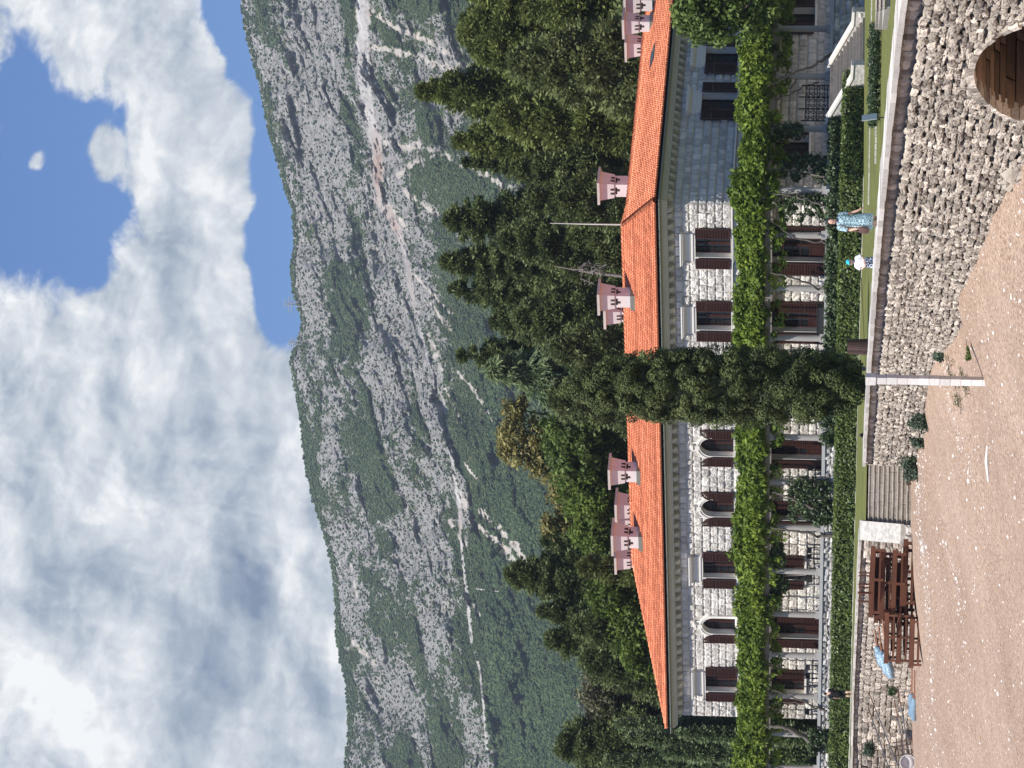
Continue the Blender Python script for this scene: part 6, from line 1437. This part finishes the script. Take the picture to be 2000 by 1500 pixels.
t = (1 + 5 ** .5) / 2
ico = np.array([(-1, t, 0), (1, t, 0), (-1, -t, 0), (1, -t, 0), (0, -1, t), (0, 1, t), (0, -1, -t), (0, 1, -t), (t, 0, -1), (t, 0, 1), (-t, 0, -1), (-t, 0, 1)]) / math.hypot(1, t)
fc = np.array([(0, 11, 5), (0, 5, 1), (0, 1, 7), (0, 7, 10), (0, 10, 11), (1, 5, 9), (5, 11, 4), (11, 10, 2), (10, 7, 6), (7, 1, 8), (3, 9, 4), (3, 4, 2), (3, 2, 6), (3, 6, 8), (3, 8, 9), (4, 9, 5), (2, 4, 11), (6, 2, 10), (8, 6, 7), (9, 8, 1)])
V = ico[None] * r[:, None, None] * rng.uniform(.7, 1.4, (n, 1, 3)) * np.array([1, 1, .7]) + c[:, None]
mb = MB(); mb.add(V.reshape(-1, 3), (fc[None] + (np.arange(n) * 12)[:, None, None]).reshape(-1, 3), np.repeat(np.where(rng.random(n) < .8, rng.uniform(.6, 1, n), rng.uniform(0, .3, n)), 12)); mb.build('pebbles', mat('pebble_stone', (.26, .19, .16), (.84, .81, .77), scale=2, rough=.85, bump=0, vamp=.1, mixv=1.0), None, smooth=True, kind='stuff')
# green algae-like weed streaks on the bank
C = []
for pts, k in (([(1850, 690), (1858, 730), (1868, 760), (1880, 800)], 60), ([(1878, 720), (1885, 745), (1888, 770)], 40), ([(1870, 770), (1876, 800)], 25)):
    pts = np.array(pts, float); t = rng.uniform(0, len(pts) - 1, k)
    for q in t: C.append(on_beach(1500 - np.interp(q, np.arange(len(pts)), pts[:, 1]) + rng.normal(0, 3), np.interp(q, np.arange(len(pts)), pts[:, 0]) + rng.normal(0, 4)) + UP * .03)
mb = MB(); C = np.array(C); clumps(mb, C, np.stack([np.full(len(C), .12), np.full(len(C), .12), np.full(len(C), .05)], 1), 12, .04, rng, None, .3, .3, .8, 1.0); mb.build('beach_weed', LM['dry'], None, kind='stuff')
# loose rocks on the sand under the arch end of the wall
for i, (u, v, r) in enumerate(((1150, 1978, .5), (1172, 1990, .6), (1130, 1955, .34), (1160, 1996, .35), (1110, 1938, .22), (1186, 1975, .4))):
    p = on_beach(u, v); mb = MB(); mb.ell((0, 0, 0), 1, 16, 10); V = mb.V[0]; V *= r * (1 + .9 * (fbm(V[:, 0] * 1.6 + i * 5, V[:, 1] * 1.6, V[:, 2] * 1.6, 4, 70 + i)[:, None] - .5)); V *= [1, 1, .7]; mb.V[0] = V + p + [.2, .2, .05]
    tag(mb.build('rock', m_sea, None), 'weathered rock on the sand where the beach meets the sea wall by the arch', 'rock', 'rocks at the wall foot by the arch')
# ---- pylons on the crest
m_pyl = mat('pylon_steel', (.30, .32, .34), rough=.6, bump=0)
for y, xt, xb, txt in ((594, 553, 590, 'lattice power pylon on the mountain crest, the larger one'), (669, 563, 580, 'lattice power pylon on the mountain crest, the smaller one left of the dip')):
    u = 1500 - y; Z = 2770.; b, t_ = P(u, xb + 8, Z), P(u, xt, Z); H = t_[2] - b[2]; root = thing('power_pylon', txt, 'pylon', b); w = H * .16; mb = MB()
    for sx in (-1, 1):
        for sy in (-1, 1): mb.tube([b + [sx * w, sy * w, 0], b + [sx * w * .3, sy * w * .3, H * .6], t_], [.45, .4, .3], 4)
    for q in np.linspace(.1, .9, 7):
        ww = w * np.interp(q, [0, .6, 1], [1, .3, .05]); z = b + UP * H * q; mb.tube([z + [-ww, -ww, 0], z + [ww, ww, H * .07]], .2, 4); mb.tube([z + [ww, -ww, 0], z + [-ww, ww, H * .07]], .2, 4)
    mb.build('mast', m_pyl, root); mb = MB()
    for q, l in ((.62, .42), (.76, .34), (.9, .22)): z = b + UP * H * q; mb.tube([z - [H * l, 0, 0], z + np.array([H * l, 0, 0])], .35, 4)
    mb.build('cross_arm', m_pyl, root)
# ================================================================== people
def remesh(mb, name, m, parent, vox, smooth=4):
    root = parent
    while root.parent is not None: root = root.parent
    o = mb.build(name + '_raw', m, parent)
    a = o.modifiers.new('r', 'REMESH'); a.mode = 'VOXEL'; a.voxel_size = vox; a.use_smooth_shade = True
    s = o.modifiers.new('s', 'SMOOTH'); s.iterations = smooth; s.factor = .5
    dg = bpy.context.evaluated_depsgraph_get(); me = bpy.data.meshes.new_from_object(o.evaluated_get(dg)); me.name = name
    at = me.attributes.get('var') or me.attributes.new('var', 'FLOAT', 'POINT'); at.data.foreach_set('value', np.full(len(me.vertices), .5, np.float32))
    if not me.materials: me.materials.append(m)
    bpy.data.objects.remove(o); n = bpy.data.objects.new(name, me); COL.objects.link(n); n.parent = parent; return n
m_skin = mat('skin', (.56, .34, .25), (.66, .42, .32), scale=6, rough=.55, bump=0, vamp=.1)
m_skin2 = mat('skin_pale', (.62, .42, .34), (.70, .50, .41), scale=6, rough=.55, bump=0, vamp=.1)
m_hair = mat('dark_hair', (.012, .008, .006), (.03, .018, .012), scale=20, rough=.5, bump=.4, bscale=60)
m_lip = mat('lips', (.40, .15, .13), bump=0); m_eye = mat('eye', (.03, .02, .02), rough=.2, bump=0)
class Fig:
    "body space: x to the person's left, y forward, z up; placed by base point, heading and scale"
    def __init__(s, base, heading, scale=1.0): s.b = np.asarray(base, float); s.c, s.s_ = math.cos(heading), math.sin(heading); s.k = scale
    def w(s, p):
        p = np.asarray(p, float) * s.k * np.array([-1., 1, 1]); x, y = p[..., 0] * s.c - p[..., 1] * s.s_, p[..., 0] * s.s_ + p[..., 1] * s.c
        return np.stack([x, y, p[..., 2]], -1) + s.b
    def rot(s): return np.array([[-s.c, -s.s_, 0], [-s.s_, s.c, 0], [0, 0, 1.]])
def limb(mb, f, pts, r, seg=12):
    n = len(pts); t = np.linspace(0, n - 1, n * 3 - 2); P_ = np.asarray(pts, float); q = np.stack([np.interp(t, np.arange(n), P_[:, k]) for k in range(3)], 1); rr = np.interp(t, np.arange(n), r)
    mb.tube(f.w(q), rr * f.k, seg)
    for i in (0, -1): mb.ell(f.w(q[i]), rr[i] * f.k, 10, 6)
def hand(mb, f, wrist, d, side, curl=.35):
    "palm and five fingers; d is the direction the hand points, side the thumb direction"
    d = np.asarray(d, float); d /= np.linalg.norm(d); sd = np.asarray(side, float); sd -= d * (sd @ d); sd /= np.linalg.norm(sd); nn = np.cross(d, sd)
    w = np.asarray(wrist, float); Mx = np.stack([sd, nn, d], 1)
    mb.ell(f.w(w + d * .045), np.array([.038, .016, .05]) * f.k, 12, 8, M=f.rot() @ Mx)
    for i, (o, l) in enumerate(((.028, .070), (.010, .080), (-.009, .074), (-.026, .058))):
        a = w + d * .082 + sd * o; b = a + d * l * .45 + sd * o * .15 + nn * l * curl * .25; c = b + d * l * .5 * (1 - curl) + nn * l * curl * .7
        mb.tube(f.w(np.array([a - d * .02, a, b, c])), np.array([.0095, .0095, .0088, .007]) * f.k, 7)
    a = w + d * .02 + sd * .03; b = a + d * .03 + sd * .03; c = b + d * .035 + sd * .008 + nn * .012; mb.tube(f.w(np.array([a - sd * .02, a, b, c])), np.array([.013, .012, .0105, .008]) * f.k, 7)
def head(root, f, c, yaw, tilt, skin, kid=1.0):
    "returns head frame; the face points along +y of the body turned by yaw and dropped by tilt"
    R = np.array(Matrix.Rotation(yaw, 3, 'Z') @ Matrix.Rotation(-tilt, 3, 'X')); c = np.asarray(c, float)
    L = lambda p: c + R @ (np.asarray(p, float) * kid)
    return R, L
def face(mb, f, R, L, k):
    FR = f.rot() @ R
    mb.ell(f.w(L((0, -.012, .02))), np.array([.076, .096, .104]) * f.k * k, 18, 14, M=FR); mb.ell(f.w(L((0, .018, -.045))), np.array([.058, .068, .072]) * f.k * k, 16, 12, M=FR); mb.ell(f.w(L((0, .062, -.092))), np.array([.026, .022, .020]) * f.k * k, 10, 8, M=FR)
    mb.ell(f.w(L((0, .092, -.022))), np.array([.013, .018, .026]) * f.k * k, 10, 8, M=FR); mb.ell(f.w(L((0, .102, -.038))), np.array([.016, .012, .011]) * f.k * k, 8, 6, M=FR)
    for s in (-1, 1): mb.ell(f.w(L((s * .079, -.01, -.015))), np.array([.012, .022, .032]) * f.k * k, 8, 6, M=FR); mb.ell(f.w(L((s * .045, .055, -.035))), np.array([.026, .022, .024]) * f.k * k, 8, 6, M=FR); mb.ell(f.w(L((s * .03, .072, .024))), np.array([.026, .014, .010]) * f.k * k, 8, 6, M=FR)
def eyes(root, f, R, L, k, parent):
    FR = f.rot() @ R
    for s in (-1, 1): e = MB(); e.ell(f.w(L((s * .031, .080, .004))), np.array([.013, .008, .008]) * f.k * k, 8, 6, M=FR); e.build('eye', m_eye, parent, smooth=True)
    e = MB(); e.ell(f.w(L((0, .086, -.068))), np.array([.024, .010, .008]) * f.k * k, 10, 6, M=FR); e.build('mouth', m_lip, parent, smooth=True)
def rings(f, secs, seg=24, rng=None, fold=0.):
    "loft of elliptical sections (z, cx, cy, rx, ry)"
    V = []; n = len(secs)
    for z, cx, cy, rx, ry in secs:
        for k in range(seg):
            a = 2 * math.pi * k / seg; m = 1 + fold * math.sin(a * 5 + z * 6); V.append((cx + rx * m * math.cos(a), cy + ry * m * math.sin(a), z))
    F = [[i * seg + k, i * seg + (k + 1) % seg, (i + 1) * seg + (k + 1) % seg, (i + 1) * seg + k] for i in range(n - 1) for k in range(seg)]
    return f.w(np.array(V)), np.array(F)
def patterned(name, base, dark, light, scale):
    m, nt, N, L = _nt(name); out = N('ShaderNodeOutputMaterial'); bs = N('ShaderNodeBsdfPrincipled'); bs.inputs['Roughness'].default_value = .85; L(bs.outputs[0], out.inputs[0]); tc = N('ShaderNodeTexCoord'); vo = N('ShaderNodeTexVoronoi'); vo.inputs['Randomness'].default_value = .25; vo.inputs['Scale'].default_value = scale; L(tc.outputs['Object'], vo.inputs['Vector'])
    s = N('ShaderNodeMath'); s.operation = 'SINE'; m1 = N('ShaderNodeMath'); m1.operation = 'MULTIPLY'; m1.inputs[1].default_value = 15.0; L(vo.outputs['Distance'], m1.inputs[0]); L(m1.outputs[0], s.inputs[0]); r = N('ShaderNodeValToRGB'); L(s.outputs[0], r.inputs[0]); e = r.color_ramp.elements; e[0].position = .25; e[0].color = (*dark, 1); e[1].position = .75; e[1].color = (*light, 1); q = e.new(.5); q.color = (*base, 1); L(r.outputs[0], bs.inputs['Base Color']); return m
# ---- the woman
Zw = 88.5; bw = P(1066, 1735, Zw); bw[2] = float(lawn_z(bw[0], bw[1])); hd = math.pi + math.radians(18)
f = Fig(bw, hd, 1.0); wo = thing('person', 'dark-haired woman in a light blue patterned dress with a brown bag at her hip', 'person', bw)
mb = MB()
limb(mb, f, [(.09, 0, .90), (.10, .03, .50), (.09, -.02, .28), (.09, -.01, .08)], [.085, .058, .056, .036]); limb(mb, f, [(-.09, 0, .90), (-.085, .10, .52), (-.08, .10, .28), (-.08, .10, .09)], [.085, .058, .056, .036])
for s, y in ((.09, 0), (-.08, .11)): limb(mb, f, [(s, y - .04, .045), (s + np.sign(s) * .01, y + .13, .03)], [.04, .03])
limb(mb, f, [(0, 0, .92), (0, .01, 1.10), (0, 0, 1.30)], [.14, .12, .12]); limb(mb, f, [(.12, 0, 1.34), (-.12, 0, 1.34)], [.075, .075]); limb(mb, f, [(0, 0, 1.36), (.0, .015, 1.50)], [.055, .048])
limb(mb, f, [(.175, 0, 1.35), (.24, -.03, 1.10), (.30, .05, .88)], [.05, .042, .028]); hand(mb, f, (.305, .055, .87), (.35, .25, -.8), (0, 1, 0), .3)
limb(mb, f, [(-.175, 0, 1.35), (-.225, .0, 1.09), (-.235, .13, .90)], [.05, .042, .028]); hand(mb, f, (-.235, .135, .89), (-.05, .45, -.9), (.6, .6, .2), .55)
R, L = head(wo, f, (-.01, .03, 1.555), math.radians(28), math.radians(16), m_skin); face(mb, f, R, L, 1.0)
body = remesh(mb, 'body', m_skin, wo, .0065, 3); eyes(wo, f, R, L, 1.0, body)
m_dress = patterned('blue_patterned_cloth', (.34, .55, .62), (.12, .21, .25), (.54, .72, .77), 12.0)
mb = MB(); V, F = rings(f, [(1.445, 0, -.005, .075, .065), (1.42, 0, -.01, .14, .085), (1.37, 0, 0, .195, .105), (1.25, 0, .01, .185, .13), (1.08, 0, .015, .155, .125), (.92, 0, .02, .195, .155), (.75, 0, .03, .215, .17), (.52, 0, .045, .225, .185), (.515, 0, .045, .215, .175)], 28, fold=.022); mb.add(V, F)
for s, e, y in ((1, (.215, -.02, 1.17), 0), (-1, (-.212, 0, 1.16), 0)): mb.tube(f.w(np.array([(s * .13, 0, 1.385), (s * .18, 0, 1.34), e])), [.075, .075, .07], 14, cap=False)
mb.build('dress', m_dress, wo, smooth=True)
mb = MB(); FR = f.rot() @ R; mb.ell(f.w(L((0, -.035, .048))), np.array([.088, .092, .092]), 16, 12, M=FR)
for s in (-1, 1): mb.ell(f.w(L((s * .072, -.02, .0))), np.array([.022, .055, .085]), 12, 8, M=FR)
mb.ell(f.w(L((0, -.095, -.03))), np.array([.065, .05, .10]), 14, 10, M=FR); mb.ell(f.w(L((0, -.125, -.08))), np.array([.045, .045, .06]), 12, 8, M=FR); remesh(mb, 'hair', m_hair, wo, .009, 2)
mb = MB(); V, F = rings(f, [(1.455, 0, .0, .062, .06), (1.40, 0, .012, .105, .088)], 20); mb.add(V, F); mb.build('collar', mat('dark_blue_trim', (.06, .09, .13), bump=0, rough=.8), wo, smooth=True)
bag = thing('shoulder_bag', 'brown shoulder bag held at the hip of the woman in the patterned dress', 'bag', f.w(np.array((-.27, .12, .62)))); m_bag = mat('brown_leather', (.10, .055, .045), (.16, .09, .075), rough=.5, bump=.1)
mb = MB(); V, F = rings(f, [(.60, -.28, .11, .02, .02), (.615, -.28, .11, .06, .15), (.75, -.275, .11, .065, .16), (.86, -.27, .11, .045, .15), (.88, -.27, .11, .02, .13)], 20); mb.add(V, F); mb.build('pouch', m_bag, bag, smooth=True)
mb = MB(); mb.tube(f.w(np.array([(-.27, -.02, .86), (-.20, -.10, 1.15), (-.12, -.09, 1.36), (-.11, .02, 1.43), (-.14, .10, 1.36), (-.20, .15, 1.12), (-.27, .22, .86)])), .011, 6); mb.build('strap', m_bag, bag)
# ---- the child
Zk = 98.0; bk = P(987, 1735, Zk); bk[2] = float(lawn_z(bk[0], bk[1])); f = Fig(bk, math.pi - math.radians(6), .705); ki = thing('person', 'child in a turquoise cap, white T-shirt and blue patterned shorts', 'person', bk); mb = MB()
for s in (-1, 1): limb(mb, f, [(s * .09, 0, .85), (s * .10, .01, .48), (s * .10, -.02, .27), (s * .10, -.01, .08)], [.09, .066, .06, .042]); limb(mb, f, [(s * .10, -.04, .045), (s * .11, .14, .03)], [.045, .036])
limb(mb, f, [(0, 0, .88), (0, .01, 1.05), (0, 0, 1.22)], [.14, .13, .12]); limb(mb, f, [(.12, 0, 1.24), (-.12, 0, 1.24)], [.075, .075]); limb(mb, f, [(0, 0, 1.25), (0, .02, 1.38)], [.055, .055])
limb(mb, f, [(.17, 0, 1.24), (.24, .02, 1.02), (.09, .17, .93)], [.052, .046, .034]); hand(mb, f, (.085, .175, .93), (-.9, .2, -.1), (0, 0, 1), .5)
limb(mb, f, [(-.17, 0, 1.24), (-.26, .05, 1.02), (-.13, .18, .89)], [.052, .046, .034]); hand(mb, f, (-.125, .185, .89), (.9, .2, .1), (0, 0, 1), .5)
R, L = head(ki, f, (0, .02, 1.49), math.radians(14), math.radians(4), m_skin, 1.28); face(mb, f, R, L, 1.28); body = remesh(mb, 'body', m_skin2, ki, .0055, 3); eyes(ki, f, R, L, 1.28, body)
mb = MB(); V, F = rings(f, [(1.32, 0, 0, .08, .07), (1.30, 0, 0, .16, .09), (1.25, 0, 0, .20, .115), (1.10, 0, .01, .20, .15), (.90, 0, .015, .215, .165), (.86, 0, .015, .22, .17)], 26, fold=.02); mb.add(V, F)
for s, e in ((1, (.25, .015, 1.06)), (-1, (-.26, .04, 1.06))): mb.tube(f.w(np.array([(s * .12, 0, 1.27), (s * .18, 0, 1.22), e])), np.array([.075, .08, .085]) * f.k, 12, cap=False)
mb.build('shirt', mat('white_cotton', (.72, .73, .76), (.80, .81, .83), scale=8, rough=.9, bump=.2), ki, smooth=True)
mb = MB(); V, F = rings(f, [(.92, 0, .01, .19, .15), (.78, 0, .01, .20, .16), (.74, 0, .01, .20, .155)], 24); mb.add(V, F)
for s in (-1, 1): mb.tube(f.w(np.array([(s * .09, 0, .80), (s * .115, .01, .60), (s * .12, .01, .40)])), np.array([.115, .12, .125]) * f.k, 14, cap=False)
mb.build('shorts', patterned('blue_white_shorts_cloth', (.10, .13, .22), (.06, .09, .17), (.70, .74, .78), 7.0), ki, smooth=True)
mb = MB(); FR = f.rot() @ R
a_ = np.linspace(0, math.pi / 2, 8); 
for i in range(1): 
    V = []; seg = 22
    for q in a_:
        for k in range(seg): w = 2 * math.pi * k / seg; V.append(f.w(L((.084 * math.cos(q) * math.cos(w), -.012 + .104 * math.cos(q) * math.sin(w), .045 + .085 * math.sin(q)))))
    mb.add(np.array(V), [[i * seg + k, i * seg + (k + 1) % seg, (i + 1) * seg + (k + 1) % seg, (i + 1) * seg + k] for i in range(7) for k in range(seg)])
cap = mb.build('cap', mat('turquoise_cap_cloth', (.02, .44, .62), (.05, .52, .70), rough=.8, bump=.1), ki, smooth=True)
mb = MB(); V = [L((.075 * math.cos(w), .02 + .13 * math.sin(w) + .0, .052 - .02 * math.sin(w))) for w in np.linspace(.15, math.pi - .15, 12)] + [L((.072 * math.cos(w), .07 * math.sin(w), .058)) for w in np.linspace(.15, math.pi - .15, 12)]
mb.add(f.w(np.array(V)), [[i, i + 1, 13 + i, 12 + i] for i in range(11)]); mb.add(f.w(np.array(V) + [0, 0, .008]), [[12 + i, 13 + i, i + 1, i] for i in range(11)]); mb.build('peak', bpy.data.materials['turquoise_cap_cloth'], cap)
# ---- the man
Zm = 212.5; bm = P(144, 1667, Zm); bm[2] = E - 1.32; f = Fig(bm, math.radians(22), 1.03); ma = thing('person', 'man in black T-shirt and black shorts walking away along the left hedge', 'person', bm); mb = MB()
limb(mb, f, [(.09, 0, .92), (.10, .10, .52), (.10, .02, .28), (.10, .0, .09)], [.10, .068, .064, .045]); limb(mb, f, [(-.09, 0, .92), (-.09, -.02, .50), (-.09, -.16, .30), (-.09, -.22, .12)], [.10, .068, .064, .045]); limb(mb, f, [(.10, -.04, .05), (.11, .16, .035)], [.05, .04]); limb(mb, f, [(-.09, -.24, .09), (-.09, -.08, .03)], [.05, .04])
limb(mb, f, [(0, 0, .95), (0, .02, 1.15), (0, 0, 1.38)], [.16, .165, .16]); limb(mb, f, [(.15, 0, 1.40), (-.15, 0, 1.40)], [.085, .085]); limb(mb, f, [(0, .01, 1.42), (0, .05, 1.56)], [.07, .065])
limb(mb, f, [(.22, 0, 1.40), (.27, -.06, 1.12), (.26, .06, .88)], [.06, .05, .036]); hand(mb, f, (.26, .065, .87), (0, .3, -.9), (-.3, .9, .2), .4); limb(mb, f, [(-.22, 0, 1.40), (-.27, .05, 1.12), (-.25, .22, .93)], [.06, .05, .036]); hand(mb, f, (-.25, .225, .92), (.1, .6, -.7), (.4, .6, .4), .4)
R, L = head(ma, f, (0, .07, 1.63), math.radians(10), math.radians(18), m_skin); face(mb, f, R, L, 1.05); body = remesh(mb, 'body', m_skin, ma, .0085, 3); eyes(ma, f, R, L, 1.05, body)
m_black = mat('black_cotton', (.012, .012, .014), (.022, .022, .025), scale=6, rough=.9, bump=.3)
mb = MB(); V, F = rings(f, [(1.50, 0, .02, .10, .08), (1.48, 0, .01, .18, .10), (1.42, 0, 0, .245, .13), (1.25, 0, .01, .24, .18), (1.05, 0, .02, .22, .19), (.88, 0, .01, .225, .185)], 26, fold=.02); mb.add(V, F)
for s, e in ((1, (.275, -.04, 1.17)), (-1, (-.275, .03, 1.17))): mb.tube(f.w(np.array([(s * .17, 0, 1.44), (s * .23, 0, 1.38), e])), [.09, .092, .09], 12, cap=False)
mb.build('shirt', m_black, ma, smooth=True)
mb = MB(); V, F = rings(f, [(.97, 0, .01, .20, .165), (.82, 0, .01, .205, .17)], 24); mb.add(V, F); mb.tube(f.w(np.array([(.10, .01, .88), (.11, .07, .66), (.11, .105, .47)])), [.125, .12, .115], 14, cap=False); mb.tube(f.w(np.array([(-.10, 0, .88), (-.105, 0, .66), (-.10, -.03, .47)])), [.125, .12, .115], 14, cap=False); mb.build('shorts', m_black, ma, smooth=True)
mb = MB(); FR = f.rot() @ R; mb.ell(f.w(L((0, -.03, .05))), np.array([.088, .095, .085]), 16, 12, M=FR); mb.ell(f.w(L((0, -.075, -.01))), np.array([.07, .045, .075]), 12, 8, M=FR); remesh(mb, 'hair', m_hair, ma, .011, 2)
# ================================================================== air between here and the mountain
HAZE = 0.000085
if HAZE > 0:
    hz = MB(); hz.bx(-1100, 1100, -60, 3500, E - 9.5, 640.); m, nt, N, L = _nt('thin_air'); out = N('ShaderNodeOutputMaterial'); pv = N('ShaderNodeVolumePrincipled'); pv.inputs['Color'].default_value = (.74, .82, .92, 1); pv.inputs['Density'].default_value = HAZE; pv.inputs['Anisotropy'].default_value = .3; L(pv.outputs[0], out.inputs['Volume']); hz.build('haze', m, None, kind='stuff')
